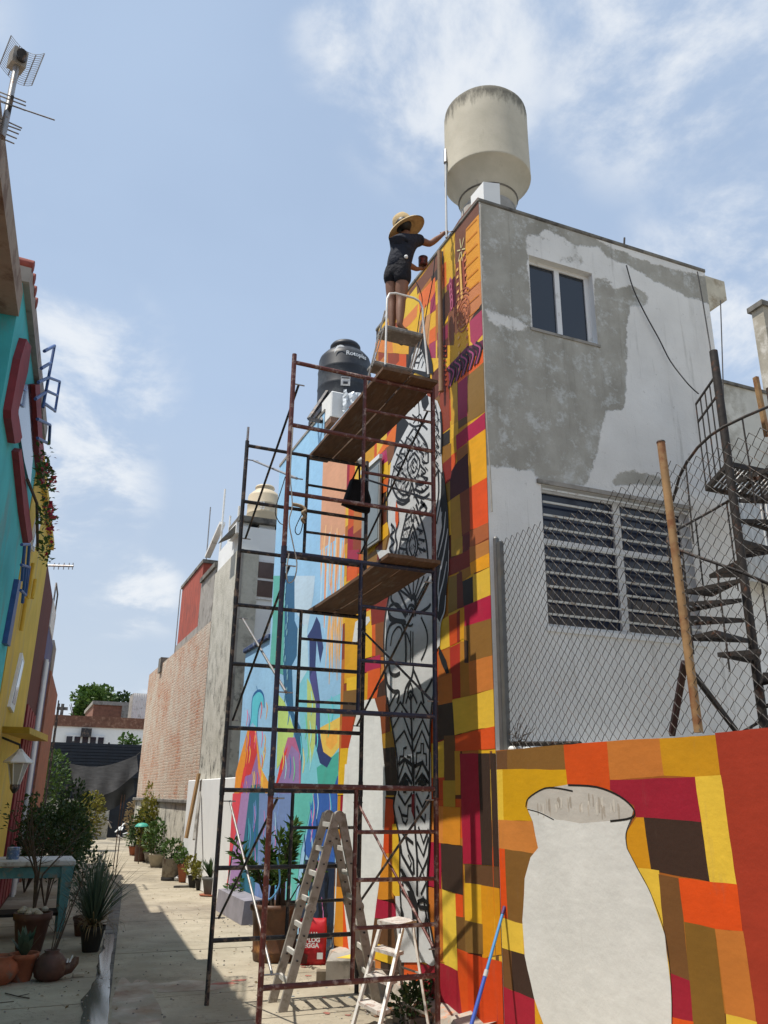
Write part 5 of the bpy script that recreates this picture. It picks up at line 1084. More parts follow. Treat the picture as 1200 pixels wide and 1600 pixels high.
for q, w_ in ((((0.462, 1.857), (0.505, 1.926), (0.706, 1.999), (0.87, 2.004), (1.066, 1.981)), .012), (((1.015, 2.026), (1.336, 2.011), (1.577, 1.946), (1.707, 1.86), (1.673, 1.802), (1.46, 1.774)), .014), (((1.682, 1.802), (1.611, 1.694), (1.612, 1.598)), .008), (((1.612, 1.598), (1.695, 1.478), (1.801, 1.329), (1.9, 1.086), (1.913, 0.792), (1.89, 0.579)), .006), (((0.486, 1.839), (0.646, 1.815), (0.82, 1.766)), .007)):
    P3.stroke(q, w_, '#1c1a18')
P3.mb.build('mural', m_paint, low, attr=True)


# ================================================================ SCAFFOLD
SXL, SXM, SXR, SYF, SYB = 1.99, 2.76, 3.54, 7.12, 9.0
scaf = thing('scaffold_tower', 'three storey tube scaffold in oxide red and black before the mural', 'scaffold', (2.77, 8.05, 0))
RT = .0235
def part_tube(name, pts, r, m, n=10, parent=scaf):
    q = MB(); q.tube(pts, r, n); return q.build(name, m, parent)
def jitter(p, k=.004): return tuple(c + random.uniform(-k, k) for c in p)
def frame(y, z0, z1, full, rungs, m, lean=0.0, midlow=None):
    for x in (SXL, SXR):
        part_tube('post', [(x, y, z0), (x + lean, y, z1)], RT, m)
    for z in full:
        part_tube('crossbar', [(SXL, y, z), (SXR, y, z + random.uniform(-.008, .008))], RT * .95, m, 8)
    lo = midlow if midlow is not None else full[0]
    part_tube('middle_post', [(SXM, y, lo), (SXM, y, full[-1])], RT * .85, m, 8)
    for z in rungs:
        part_tube('rung', [(SXM, y, z), (SXR, y, z + random.uniform(-.006, .006))], RT * .72, m, 8)
frame(SYF, 0.0, 2.02, (.49, 2.0), (.88, 1.25, 1.63), m_red_metal)
frame(SYF, 2.03, 4.07, (2.64, 4.05), (3.11, 3.62), m_blue_metal)
frame(SYF, 4.08, 6.13, (4.64, 5.35, 6.04), (4.98, 5.67), m_red_metal)
frame(SYB, 0.0, 1.99, (.56, 1.22, 1.97), (.88, 1.6), m_black_metal)
frame(SYB, 2.0, 3.96, (2.6, 3.28, 3.94), (2.92, 3.62), m_black_metal)
frame(SYB, 3.97, 5.94, (4.57, 5.17, 5.88), (4.9, 5.5), m_black_metal)
part_tube('spigot', [(SXL, SYB, 5.94), (SXL, SYB, 6.12)], .015, m_grey_metal, 8)
for (x, y) in ((SXL, SYF), (SXR, SYF), (SXL, SYB), (SXR, SYB)):
    for z in (2.0, 4.03):
        part_tube('coupling', [(x, y, z - .08), (x, y, z + .08)], RT * 1.16, m_black_metal if y == SYB or z < 3 else m_blue_metal)
def brace(x, a, b_, m):
    (ya, za), (yb, zb) = a, b_
    o = part_tube('brace', [(x, ya, za), (x, yb, zb)], .0125, m, 8)
    for (y, z) in (a, b_):
        q = MB(); q.tube([(x - .075 if x < 3 else x - .05, y, z), (x + .06, y, z)], .007, 6); q.build('brace_pin', m_grey_metal, o)
O = .035
for x, side in ((SXL + .06, 0), (SXR - .06, 1)):
    brace(x, (SYF, 5.80), (SYB, 4.72), m_black_metal)
    brace(x + .03, (SYB, 5.70), (SYF, 4.80), m_grey_metal if side == 0 else m_black_metal)
    brace(x, (SYF, 3.93), (SYB, 2.68), m_black_metal)
    brace(x + .03, (SYB, 3.79), (SYF, 2.78), m_grey_metal if side == 0 else m_black_metal)
    brace(x, (SYF, 1.90), (SYB, .76), m_black_metal)
    brace(x + .03, (SYB, 1.86), (SYF, .58 if side == 0 else .69), m_grey_metal if side == 0 else m_red_metal)

# planks
def plank(label, fx0, fx1, fz, bx0, bx1, bz, yf, yb, th=.034, tilt=0.0):
    n = 10; vs = []; fs = []
    for i in range(n + 1):
        t = i / n; y = yf + (yb - yf) * t
        xa = fx0 + (bx0 - fx0) * t; xb = fx1 + (bx1 - fx1) * t
        z = fz + (bz - fz) * t - .02 * math.sin(math.pi * t)
        j = .003 * math.sin(i * 2.3 + fx0 * 9)
        vs += [(xa + j, y, z), (xb + j, y, z + tilt), (xb + j, y, z + th + tilt), (xa + j, y, z + th)]
    for i in range(n):
        a = i * 4
        fs += [(a, a+4, a+5, a+1), (a+1, a+5, a+6, a+2), (a+2, a+6, a+7, a+3), (a+3, a+7, a+4, a)]
    fs += [(0, 1, 2, 3), (n*4+3, n*4+2, n*4+1, n*4)]
    q = MB(); q.add(vs, fs)
    return tag(q.build('scaffold_plank', m_wood), label, 'plank', 'boards laid across the scaffold')
plank('upper scaffold board on the side away from the mural, under the painter', 2.88, 3.19, 6.07, 2.80, 3.07, 5.91, 6.93, 9.18)
plank('upper scaffold board nearest the mural, under the painter', 3.21, 3.53, 6.075, 3.09, 3.38, 5.912, 6.97, 9.12, tilt=-.004)
plank('lower scaffold board nearest the mural', 3.24, 3.535, 4.085, 3.19, 3.46, 3.972, 6.96, 9.16)
plank('lower scaffold board on the side away from the mural', 2.95, 3.23, 4.08, 2.90, 3.17, 3.97, 6.92, 9.22)

# ================================================================ STEP STOOL
m_tread = mat('grey_plastic_tread', (.20, .185, .165), .8, .15, 10, .3, 90, dirt=((.36, .34, .3), .3, 12))
SZ = 6.112
stool = thing('step_stool', 'small folding two step stool with grey treads on the upper boards', 'step stool', (3.17, 7.25, SZ))
xa, xb = 2.965, 3.385
def tread(z, y0, y1):
    q = MB(); q.box((xa - .02, y0, z - .055), (xb + .02, y1, z), bevel=.014)
    for k in range(4): q.box((xa, y0 + .04 + k * .05, z + .0005), (xb, y0 + .06 + k * .05, z + .004))
    return q.build('tread', m_tread, stool)
tread(6.69, 7.05, 7.30); tread(6.41, 7.34, 7.56)
pts = [(xa - .04, 6.98, SZ)] + [(xa - .005, 7.04, 6.85), (xa, 7.045, 7.0), (xa + .03, 7.05, 7.075), (xa + .10, 7.05, 7.10), (xb - .10, 7.05, 7.10), (xb - .03, 7.05, 7.075), (xb, 7.045, 7.0), (xb + .005, 7.04, 6.85)] + [(xb + .04, 6.98, SZ)]
q = MB(); q.tube(pts, .0125, 8); q.build('handle_frame', m_alu_bright, stool)
for x in (xa - .015, xb + .015):
    q = MB(); q.tube([(x, 7.06, 6.86), (x, 7.64, SZ)], .011, 8); q.build('rear_leg', m_alu_bright, stool)
    q = MB(); q.tube([(x, 7.08, 6.66), (x, 7.36, 6.38), (x, 7.40, 6.36)], .007, 6); q.build('strut', m_alu_bright, stool)
for x in (xa - .04, xb + .04):
    q = MB(); q.tube([(x, 6.98, SZ - .001), (x, 6.985, SZ + .04)], .018, 8); q.build('rubber_foot', m_plastic_black, stool)

# ================================================================ PAINTER
def skin_object(name, verts, edges, radii, material, parent, sub=2, root=0):
    me = bpy.data.meshes.new(name + '_s'); me.from_pydata(verts, edges, [])
    o = bpy.data.objects.new(name + '_s', me); COL.objects.link(o)
    sk = o.modifiers.new('skin', 'SKIN'); sk.use_smooth_shade = True
    lay = me.skin_vertices[0] if me.skin_vertices else None
    if lay is None:
        bpy.context.view_layer.objects.active = o
        lay = me.skin_vertices[0]
    for i, r in enumerate(radii):
        lay.data[i].radius = (r, r) if isinstance(r, float) else r
        lay.data[i].use_root = (i == root)
    ss = o.modifiers.new('sub', 'SUBSURF'); ss.levels = sub; ss.render_levels = sub
    dg = bpy.context.evaluated_depsgraph_get(); dg.update()
    m2 = bpy.data.meshes.new_from_object(o.evaluated_get(dg)); m2.name = name
    bpy.data.objects.remove(o); bpy.data.meshes.remove(me)
    m2.materials.clear(); m2.materials.append(material)
    for p in m2.polygons: p.use_smooth = True
    r = bpy.data.objects.new(name, m2); COL.objects.link(r)
    if parent is not None: adopt(r, parent)
    return r
m_skin = mat('tanned_skin', (.22, .105, .062), .55, .1, 10, .1, 80)
m_navy = mat('navy_cotton', (.014, .017, .028), .9, .3, 8, .9, 14, bdist=.03)
m_short = mat('black_denim', (.010, .010, .015), .9, .3, 8, .9, 14, bdist=.03)
m_hair = mat('black_hair', (.010, .008, .007), .5, .3, 30, .3, 90)
m_straw = mat('straw_weave', (.50, .37, .19), .85, .15, 30, .6, 110, bdist=.006)
FZ = 6.712
def gp(*a): return a
hipc = (3.152, 7.2, 7.525); waist = (3.19, 7.18, 7.711); chest = (3.231, 7.17, 7.883); neck = (3.247, 7.19, 8.03)
head = (3.236, 7.2, 8.139); 
shR = (3.402, 7.22, 8.023); elR = (3.578, 7.24, 8.027); wrR = (3.741, 7.27, 8.213); haR = (3.798, 7.28, 8.292)
shL = (3.105, 7.1, 7.835); elL = (3.26, 7.2, 7.635); wrL = (3.449, 7.32, 7.694); haL = (3.526, 7.34, 7.749)
hpA = (3.188, 7.15, 7.441); knA = (3.184, 7.17, 7.129); anA = (3.154, 7.14, 6.786)
hpB = (3.114, 7.26, 7.475); knB = (3.118, 7.27, 7.144); anB = (3.116, 7.25, 6.839)
person = thing('person', 'person in dark clothes and wide straw hat painting the top of the mural', 'person', (hipc[0], hipc[1], FZ - .02))
def lerp(a, b, t): return tuple(a[i] + (b[i] - a[i]) * t for i in range(3))
anA = (anA[0], anA[1], FZ + .05); anB = (anB[0], anB[1], FZ + .05)
toeA = (anA[0] + .155, anA[1] + .06, FZ + .012); toeB = (anB[0] + .15, anB[1] + .08, FZ + .012)
V = [hipc, lerp(hipc, waist, .5), waist, chest, neck, lerp(neck, head, .5), head, (head[0] + .015, head[1] + .01, head[2] + .08),
     shR, lerp(shR, elR, .5), elR, lerp(elR, wrR, .5), wrR, haR,
     shL, lerp(shL, elL, .5), elL, lerp(elL, wrL, .5), wrL, haL,
     hpA, lerp(hpA, knA, .5), knA, lerp(knA, anA, .35), anA, toeA,
     hpB, lerp(hpB, knB, .5), knB, lerp(knB, anB, .35), anB, toeB,
     (head[0] + .095, head[1] + .05, head[2] - .005)]
E_ = [(0,1),(1,2),(2,3),(3,4),(4,5),(5,6),(6,7),(3,8),(8,9),(9,10),(10,11),(11,12),(12,13),(3,14),(14,15),(15,16),(16,17),(17,18),(18,19),
      (0,20),(20,21),(21,22),(22,23),(23,24),(24,25),(0,26),(26,27),(27,28),(28,29),(29,30),(30,31),(6,32)]
Rr = [.125, .115, .105, .118, .052, .052, .088, .072, .055, .047, .040, .040, .027, .026, .055, .047, .040, .038, .027, .026,
      .092, .082, .058, .057, .034, .026, .092, .082, .058, .057, .034, .026, .016]
skin_object('body', V, E_, Rr, m_skin, person)
# fingers: five per hand, curled round brush and can
def hand(c, d, side, up, curl):
    c = Vector(c); d = Vector(d).normalized(); up = Vector(up).normalized(); s = d.cross(up).normalized() * side
    for k, (o, L) in enumerate(((-.026, .058), (-.009, .068), (.009, .064), (.025, .050))):
        p0 = c + s * o + d * .01; p1 = p0 + d * L * .5 - up * .006; p2 = p1 + (d * (1 - curl) - up * curl).normalized() * L * .45; p3 = p2 + (-up * .8 - d * curl * .5).normalized() * L * .35
        q = MB(); q.tube([p0, p1, p2, p3], [.0095, .009, .008, .006], 8); q.build('finger', m_skin, person)
    p0 = c - s * .03 - d * .03; q = MB(); q.tube([p0, p0 + (-s * .6 + d * .6) * .035, p0 + (-s * .3 + d) * .06 - up * .012], [.011, .010, .007], 8); q.build('thumb', m_skin, person)
hand(haR, Vector(haR) - Vector(wrR), 1, (0, -.3, 1), .75)
hand(haL, (.9, .25, 0), -1, (0, 0, -1), .55)
# clothing
Vs = [lerp(hipc, waist, -.50), waist, chest, lerp(chest, neck, .62), shR, lerp(shR, elR, .52), shL, lerp(shL, elL, .5), lerp(waist, chest, .5)]
skin_object('shirt', Vs, [(0,1),(1,8),(8,2),(2,3),(2,4),(4,5),(2,6),(6,7)], [.162, .146, .150, .078, .080, .074, .080, .074, .146], m_navy, person)
Vh = [lerp(hipc, waist, .75), hipc, hpA, lerp(hpA, knA, .50), hpB, lerp(hpB, knB, .46)]
skin_object('shorts', Vh, [(0,1),(1,2),(2,3),(1,4),(4,5)], [.128, .150, .116, .112, .116, .110], m_short, person)
q = MB(); q.lathe([(.012, -.10), (.075, -.085), (.098, -.02), (.092, .03), (.06, .06), (.01, .07)], 16, at=(head[0] - .03, head[1] - .03, head[2])); q.build('hair', m_hair, person, smooth=True)
for an, to in ((anA, toeA), (anB, toeB)):
    q = MB(); a_ = Vector((an[0] - .05, an[1] - .02, FZ - .018)); b_ = Vector((to[0] + .04, to[1] + .015, FZ - .018))
    q.bar(a_, b_, .085, .022); q.build('sandal', m_plastic_black, person)
    q = MB(); m_ = (a_ + b_) / 2; d_ = (b_ - a_).normalized(); s2 = d_.cross(Vector((0, 0, 1))) * .045
    q.tube([m_ + s2, m_ + s2 * .8 + Vector((0, 0, .05)), m_ - s2 * .8 + Vector((0, 0, .05)), m_ - s2], .011, 6); q.build('sandal_strap', m_plastic_black, person)
# straw hat: brim tilted down at the back, dome crown
hatM = Matrix.Rotation(math.radians(-27), 4, 'Y') @ Matrix.Rotation(math.radians(-7), 4, 'X')
hc = Vector((3.239, 7.19, 8.097)) + Vector((0, 0, .02))
prof = [(.10, .0), (.15, -.004), (.20, -.006), (.245, -.018), (.262, -.034)]
n = 36; vs = []; fs = []
full = [(.230, -.040), (.215, -.024), (.18, -.012), (.14, -.010), (.105, -.006), (.104, .0), (.14, .0), (.18, -.003), (.215, -.014), (.232, -.034)]
crown = [(.118, -.006), (.116, .06), (.106, .115), (.084, .155), (.048, .175), (.004, .18)]
q = MB()
q.lathe(full, n, at=hc, cap=False, M=hatM); q.lathe(crown, 28, at=hc, M=hatM)
hat = q.build('hat', m_straw, person)
q = MB(); q.lathe([(.121, -.002), (.120, .028)], 28, at=hc, cap=False, M=hatM); q.build('hat_band', mat('tan_hat_band', (.30, .2, .1), .8, .1, 20, .2, 60), hat)
q = MB(); q.lathe([(.004, -.022), (.02, -.012), (.022, 0), (.018, .014), (.004, .022)], 12, at=(3.18, 7.03, 7.591)); q.build('pouch_button', m_white2, person)

# paint can and brush
can = thing('paint_can', 'small dark paint can held at waist height by the painter', 'paint can', (3.548, 7.36, 7.801))
cc = (3.548, 7.36, 7.796)
q = MB(); q.lathe([(.052, 0), (.055, .004), (.055, .10), (.057, .104), (.057, .112), (.050, .112), (.049, .03)], 20, at=cc); q.build('tin', mat('dark_red_can', (.05, .012, .012), .45, .3, 8, .1, 30, dirt=((.3, .05, .03), .2, 14)), can)
q = MB(); q.lathe([(.0485, .08), (.002, .081)], 20, at=cc, cap=False); q.build('paint_surface', mat('wet_red_paint', (.25, .03, .02), .3, .1, 4, 0), can)
q = MB(); q.tube([(cc[0] + .055*math.cos(a), cc[1] + .03 * math.sin(a) * .3, cc[2] + .105 - .07 * math.sin(a)) for a in (math.pi*k/8 for k in range(9))], .002, 5); q.build('bail_handle', m_grey_metal, can)
br = thing('paint_brush', 'slim paint brush held against the top edge of the mural', 'brush', haR)
bt = (3.885, 7.202, 8.277); hv = Vector(haR); tv = Vector(bt); dv = (tv - hv).normalized()
q = MB(); q.tube([hv - dv * .06, hv + dv * .03, tv - dv * .07], [.004, .006, .004], 8); q.build('handle', m_wood_pale, br)
q = MB(); q.tube([tv - dv * .07, tv - dv * .035], [.0065, .008], 8); q.build('ferrule', m_grey_metal, br)
q = MB(); q.tube([tv - dv * .035, tv], [.008, .003], 8); q.build('bristles', m_hair, br)

# black tote bag hanging from the scaffold
bag = thing('tote_bag', 'black open tote bag hanging from the scaffold under the upper boards', 'bag', (3.559, 9.1, 5.301))
m_bag = mat('black_canvas', (.006, .006, .008), .95, .3, 8, .4, 60)
def yb(c, x, y, yy): return None
BQ = [(3.302, 8.95, 5.636), (3.438, 8.93, 5.632), (3.494, 8.93, 5.58), (3.559, 8.93, 5.376), (3.546, 8.93, 5.224), (3.403, 8.95, 5.244), (3.204, 8.95, 5.305), (3.226, 8.95, 5.371), (3.276, 8.95, 5.537)]
n = len(BQ); cen = Vector((sum(p[0] for p in BQ) / n, 8.94, sum(p[2] for p in BQ) / n))
q = MB(); vs = []
for off, sc in ((-.09, .80), (-.075, .93), (-.03, 1.0), (.03, 1.0), (.075, .93), (.09, .8)):
    for p in BQ: v = cen + (Vector(p) - cen) * sc; vs.append((v.x, v.y + off + .008 * math.sin(v.z * 31), v.z))
fs = [(r*n+i, r*n+(i+1) % n, (r+1)*n+(i+1) % n, (r+1)*n+i) for r in range(5) for i in range(n)] + [tuple(reversed(range(n))), tuple(range(5*n, 6*n))]
q.add(vs, fs); q.build('sack', m_bag, bag)
for p, tp in (((3.31, 8.9, 5.62), (3.423, 9.0, 5.852)), ((3.436, 8.98, 5.661), (3.435, 9.0, 5.854))):
    q = MB(); q.tube([p, lerp(p, tp, .5), tp], .012, 6); q.build('strap', m_bag, bag)
kn = (3.438, 9.0, 5.929)
q = MB(); q.lathe([(.01, -.06), (.045, -.03), (.05, .02), (.02, .05)], 10, at=kn); q.build('tied_rag', m_white2, bag)

# loops of cable and rope hung on the left of the scaffold
def cable(label, pts, r, m, cat='cable'):
    P = [Vector(p) for p in pts]; Q = []
    for i in range(len(P) - 1):
        p0 = P[max(i-1, 0)]; p1 = P[i]; p2 = P[i+1]; p3 = P[min(i+2, len(P)-1)]
        for t in (0, .25, .5, .75): Q.append(.5 * ((2*p1) + (p2-p0)*t + (2*p0-5*p1+4*p2-p3)*t*t + (3*p1-p0-3*p2+p3)*t**3))
    Q.append(P[-1])
    q = MB(); q.tube(Q, r, 6)
    return tag(q.build('hanging_cable' if cat == 'cable' else 'rope', m), label, cat)
cable('pale cable looped down the left red scaffold post', [(1.994, 7.05, 5.293), (1.992, 7.05, 5.077), (1.994, 7.05, 4.78), (2.028, 7.05, 4.496), (2.005, 7.05, 4.334), (2.053, 7.05, 4.123), (2.099, 7.05, 3.944), (2.082, 7.05, 3.791), (2.023, 7.05, 3.754), (2.005, 7.05, 3.872), (2.021, 7.05, 4.026)], .006, m_cable_pale)
cable('thin dark cable hanging in a loop from the rope knot', [(2.716, 8.96, 5.133), (2.63, 8.96, 4.92), (2.65, 8.96, 4.843), (2.696, 8.96, 4.873), (2.727, 8.96, 5.054)], .006, m_cable)
cable('dark cable drooping from the beige tank to the scaffold', [(2.069, 7.5, 4.954), (2.036, 7.5, 4.812), (1.994, 7.5, 4.636), (1.993, 7.5, 4.535), (2.043, 7.5, 4.456), (2.04, 7.3, 4.382)], .005, m_cable)
rk = (2.714, 8.95, 5.105)
cable('short rope knotted round the black scaffold tubes', [(rk[0] - .14, rk[1], rk[2] + .1), (rk[0] - .03, rk[1], rk[2] + .09), (rk[0] + .02, rk[1] - .02, rk[2] + .04), (rk[0] - .02, rk[1] - .04, rk[2]), (rk[0] + .02, rk[1] - .02, rk[2] - .04), (rk[0] - .02, rk[1] - .03, rk[2] - .08), (rk[0] + .015, rk[1], rk[2] - .11)], .022, m_rope, 'rope')
cable('dark cord trailing down from the painter beside the mural top', [(3.75, 8.029, 8.094), (3.8, 8.003, 7.969), (3.86, 8.036, 7.819), (3.86, 8.131, 7.596), (3.86, 8.226, 7.281)], .006, m_cable)
cable('long dark cord hanging across the upper mural', [(3.86, 7.668, 8.238), (3.85, 7.724, 7.901), (3.85, 7.871, 7.625), (3.85, 8.02, 7.257), (3.85, 8.112, 7.037)], .006, m_cable)


m_stair_iron = mat('dark_iron', (.026, .021, .018), .7, .5, 16, .5, 90, dirt=((.11, .045, .022), .2, 10))

# ================================================================ CHAIN-LINK FENCE
fen = thing('chain_link_fence', 'rusty chain link fence standing on the low mural wall', 'fence', lw3(1.2, LWT, -.08))
def lf3(s, z, h=-.07): return lw3(s, z, h)
FT = 4.31
sP = 2.265
pt_t = (4.159, 4.478, 4.493); pt_b = (4.164, 4.42, 2.354)
q = MB(); q.tube([lf3(.06, LWT - .02), lf3(.06, FT)], .034, 12); q.tube([lf3(.06, FT), lf3(.06, FT + .02)], [.034, .02], 12)
q.build('end_post', m_galv, fen)
q = MB(); q.box((-.02, -.03, 0), (.02, .03, FT - LWT - .05), M=Matrix.Translation(lf3(.13, LWT))); q.build('tension_bar', m_galv, fen)
m_ochre = mat('ochre_rusty_pipe', (.33, .20, .09), .75, .25, 7, .3, 50, dirt=((.22, .09, .035), .35, 5))
q = MB(); q.tube([pt_b, pt_t], .031, 12); o = q.build('middle_post', m_ochre, fen)
q = MB(); q.tube([pt_t, (pt_t[0], pt_t[1], pt_t[2] + .012)], [.034, .03], 12); q.build('post_cap', m_stair_iron, o)
# stays behind the middle post
k1 = (4.187, 4.505, 2.837); k2 = (4.4, 4.944, 2.382); k3 = (4.634, 4.558, 2.394)
q = MB(); q.bar(k1, k2, .04, .04); q.build('stay', mat('dark_maroon_iron', (.04, .012, .012), .6, .3, 9, .2, 40), fen)
q = MB(); q.bar(k1, k3, .03, .03); q.build('stay', m_stair_iron, fen)
s0, s1 = .14, 4.4; half = .046
def fence_top(s):
    # sags between the posts
    t = (s - .1) / (sP - .1)
    return FT + .015 - (.06 * math.sin(math.pi * min(t, 1))) if t <= 1 else FT - .02 * math.sin((t - 1) * 3)
m_wire = mat('dull_fence_wire', (.06, .055, .05), .7, .4, 20, 0, dirt=((.11, .07, .045), .2, 5))
q = MB(); i = 0; s = s0
rw = random.Random(5)
while s < s1:
    zt = fence_top(s); pts = []; k = 0; z = LWT + .02
    while z < zt:
        ph = (k + i) % 2
        bow = .02 * math.sin(s * 2.1 + z * 1.3)
        pts.append(lf3(s + (half if ph else 0) + rw.uniform(-.003, .003), z, -.07 + bow + (.004 if ph else -.004))); z += half; k += 1
    q.tube(pts, .0034, 4, cap=False, smooth=False); s += half; i += 1
w_ = q.build('wire_mesh', m_wire, fen); tag(w_, kind='stuff')
q = MB(); q.tube([lf3(.1, LWT + .06, -.1), lf3(1.0, LWT + .02, -.16)], .02, 8); q.build('leaning_rail', m_stair_iron, fen)
bx = (4.004, 6.655, 2.541)
# tangle of dry twigs at the foot of the end post
q = MB(); rw = random.Random(8)
for _ in range(22):
    p = Vector(lf3(.2 + rw.random() * .12, LWT + rw.random() * .1, -.1)); d = Vector((rw.uniform(-.05, .1), rw.uniform(-.15, .1), rw.uniform(-.02, .25)))
    q.tube([p, p + d * .5 + Vector((0, 0, .02)), p + d], .003, 4)
tag(q.build('dry_twigs', m_bark), 'dry twigs caught at the foot of the fence end post', 'twigs', kind='stuff')

# ================================================================ SPIRAL STAIR
SX, SY = 6.19, 5.75
stair = thing('spiral_staircase', 'rusty black iron spiral staircase beside the grey plaster front', 'staircase', (SX, SY, 0))
q = MB(); q.tube([(SX, SY, 0), (SX, SY, 6.44)], .043, 14); q.build('centre_pole', m_stair_iron, stair)
zA = 3.145; zB = 4.265
dz = (zB - zA) / 5.6
RO = .66
def polar(h, r, z): a = math.radians(h); return (SX + r * math.sin(a), SY + r * math.cos(a), z)
def make_tread(h, z, wd=31):
    q = MB()
    for e in (-wd / 2, wd / 2): q.bar(polar(h, .05, z), polar(h + e, RO, z), .012, .038)
    q.bar(polar(h - wd / 2, RO, z), polar(h + wd / 2, RO, z), .012, .038)
    for k in range(1, 9):
        r = .10 + k * .062
        q.bar(polar(h - wd / 2 * (r / RO) ** .15, r, z + .01), polar(h + wd / 2 * (r / RO) ** .15, r, z + .01), .026, .010)
    return q.build('tread', m_stair_iron, stair)
hs = []
for k in range(-7, 11):
    z = zA + k * dz; h = 238 + k * 31
    if z > 5.0: break
    hs.append((h, z)); make_tread(h, z)
    q = MB(); q.tube([polar(h + 8, RO, z - .16), polar(h + 8, RO, z + .82)], .0085, 6); q.build('baluster', m_stair_iron, stair)
pts = []
for (h, z), (h2, z2) in zip(hs[:-1], hs[1:]):
    for t in (0, .33, .66): pts.append(polar(h + (h2 - h) * t + 8, RO, z + (z2 - z) * t + .82))
q = MB(); q.tube(pts, .0145, 8); q.build('handrail', m_stair_iron, stair)
q = MB(); q.tube([(5.64, 6.0, 4.74), (5.623, 5.85, 4.951), (5.617, 5.72, 5.058), (5.65, 5.6, 5.167), (5.7, 5.47, 5.252), (5.751, 5.35, 5.299), (5.893, 5.2, 5.376), (6.249, 5.12, 5.555)], .0145, 8); q.build('handrail', m_stair_iron, stair)
for a_, b_ in (((5.614, 5.74, 5.025), (5.597, 5.74, 4.223)), ((5.872, 5.22, 5.367), (5.883, 5.22, 4.485))):
    q = MB(); q.tube([a_, b_], .0085, 6); q.build('baluster', m_stair_iron, stair)
# landing grid and its guard panel
zl = hs[-1][1] + dz
q = MB()
lx0, lx1, ly0, ly1 = SX - .06, SX + 1.2, SY - .02, SY + .70
ex = 6.493; ey = 6.38
LQ = [Vector((SX, SY, zl)), Vector((ex, ey, zl)), Vector((ex + 1.25, ey, zl)), Vector((SX + 1.15, SY, zl))]
for i in range(4): q.bar(LQ[i], LQ[(i + 1) % 4], .03, .05)
for k in range(1, 21):
    t_ = k / 21; q.bar(LQ[0].lerp(LQ[3], t_) + Vector((0, 0, .01)), LQ[1].lerp(LQ[2], t_) + Vector((0, 0, .01)), .026, .012)
q.build('landing', m_stair_iron, stair)
gx = lx0
q = MB()
ga_, gb_ = LQ[0] + (LQ[1] - LQ[0]) * .10, LQ[1]
for z in (.80, 1.02): q.bar(ga_ + Vector((0, 0, z)), gb_ + Vector((0, 0, z)), .018, .02)
for k in range(5): p_ = ga_.lerp(gb_, k / 4); q.tube([p_, p_ + Vector((0, 0, 1.02))], .008, 6)
q.build('guard_panel', m_stair_iron, stair)
for (x, y) in ((lx1 - .02, ly0), (lx1 - .5, ly0)):
    q = MB(); q.bar((x, y, zl - .1), (x, y, zl + 1.0), .035, .035); q.build('guard_post', m_stair_iron, stair)

# cables across the front
cable('loose dark cable trailing down the grey plaster front', [(5.889, 6.6, 7.99), (5.96, 6.6, 7.677), (6.097, 6.6, 7.378), (6.269, 6.6, 7.074), (6.387, 6.58, 6.792), (6.481, 6.45, 6.456), (6.575, 6.4, 6.321)], .008, m_cable)
cable('straight cable hanging from the roof to the staircase pole', [(6.994, 6.58, 8.205), (6.984, 6.55, 7.764), (6.951, 6.5, 7.187), (6.85, 6.4, 6.884)], .008, m_cable)
cable('twin wire dropping from the beam end past the staircase', [(7.173, 6.45, 7.755), (7.017, 6.4, 6.889), (6.802, 6.3, 5.968)], .007, m_cable)
cable('pale cable running down the corner of the plaster front', [(3.898, 6.6, 8.212), (3.886, 6.6, 7.527), (3.887, 6.6, 6.566), (3.889, 6.6, 5.669), (3.907, 6.6, 5.108), (3.918, 6.6, 4.568)], .009, m_cable_pale)
q = MB(); q.tube([(6.047, 6.8, 8.356), (6.081, 6.8, 8.585)], .012, 6); tag(q.build('steel_rod', m_stair_iron), 'short steel rod sticking up from the plaster roof edge', 'rod')

# ================================================================ NEIGHBOURS BEHIND THE STAIR
nb = thing('white_neighbour_house', 'stained white house behind the spiral staircase', 'house', (8.5, 8.4, 0))
nz = (9.421, 8.4, 8.064); nz2 = (9.947, 8.4, 7.91)
b = MB(); b.box((7.35, 8.4, 0), (14, 12, (nz[2] + nz2[2]) / 2)); b.build('wall', mat('stained_white_wall', (.56, .55, .50), .9, .12, 2, .4, 30, dirt=((.34, .32, .27), .4, 1.6)), nb)
b = MB(); b.box((7.33, 8.37, (nz[2] + nz2[2]) / 2), (14, 12, (nz[2] + nz2[2]) / 2 + .05)); b.build('roof_edge', m_conc_dark, nb)
nb2 = thing('grey_neighbour_house', 'tall mottled grey wall at the right edge behind the staircase', 'house', (12, 9, 0))
g1 = (11.0, 9.0, 9.872)
b = MB(); b.box((g1[0], 9.0, 0), (16, 9.25, g1[2] + .35)); b.build('wall', mat('mottled_plaster', (.34, .31, .25), .9, .25, 2.5, .6, 30, dirt=((.55, .52, .46), .4, 3)), nb2)
b = MB(); b.box((g1[0] - .05, 8.96, g1[2] + .35), (16, 9.3, g1[2] + .45)); b.build('roof_edge', m_conc_dark, nb2)
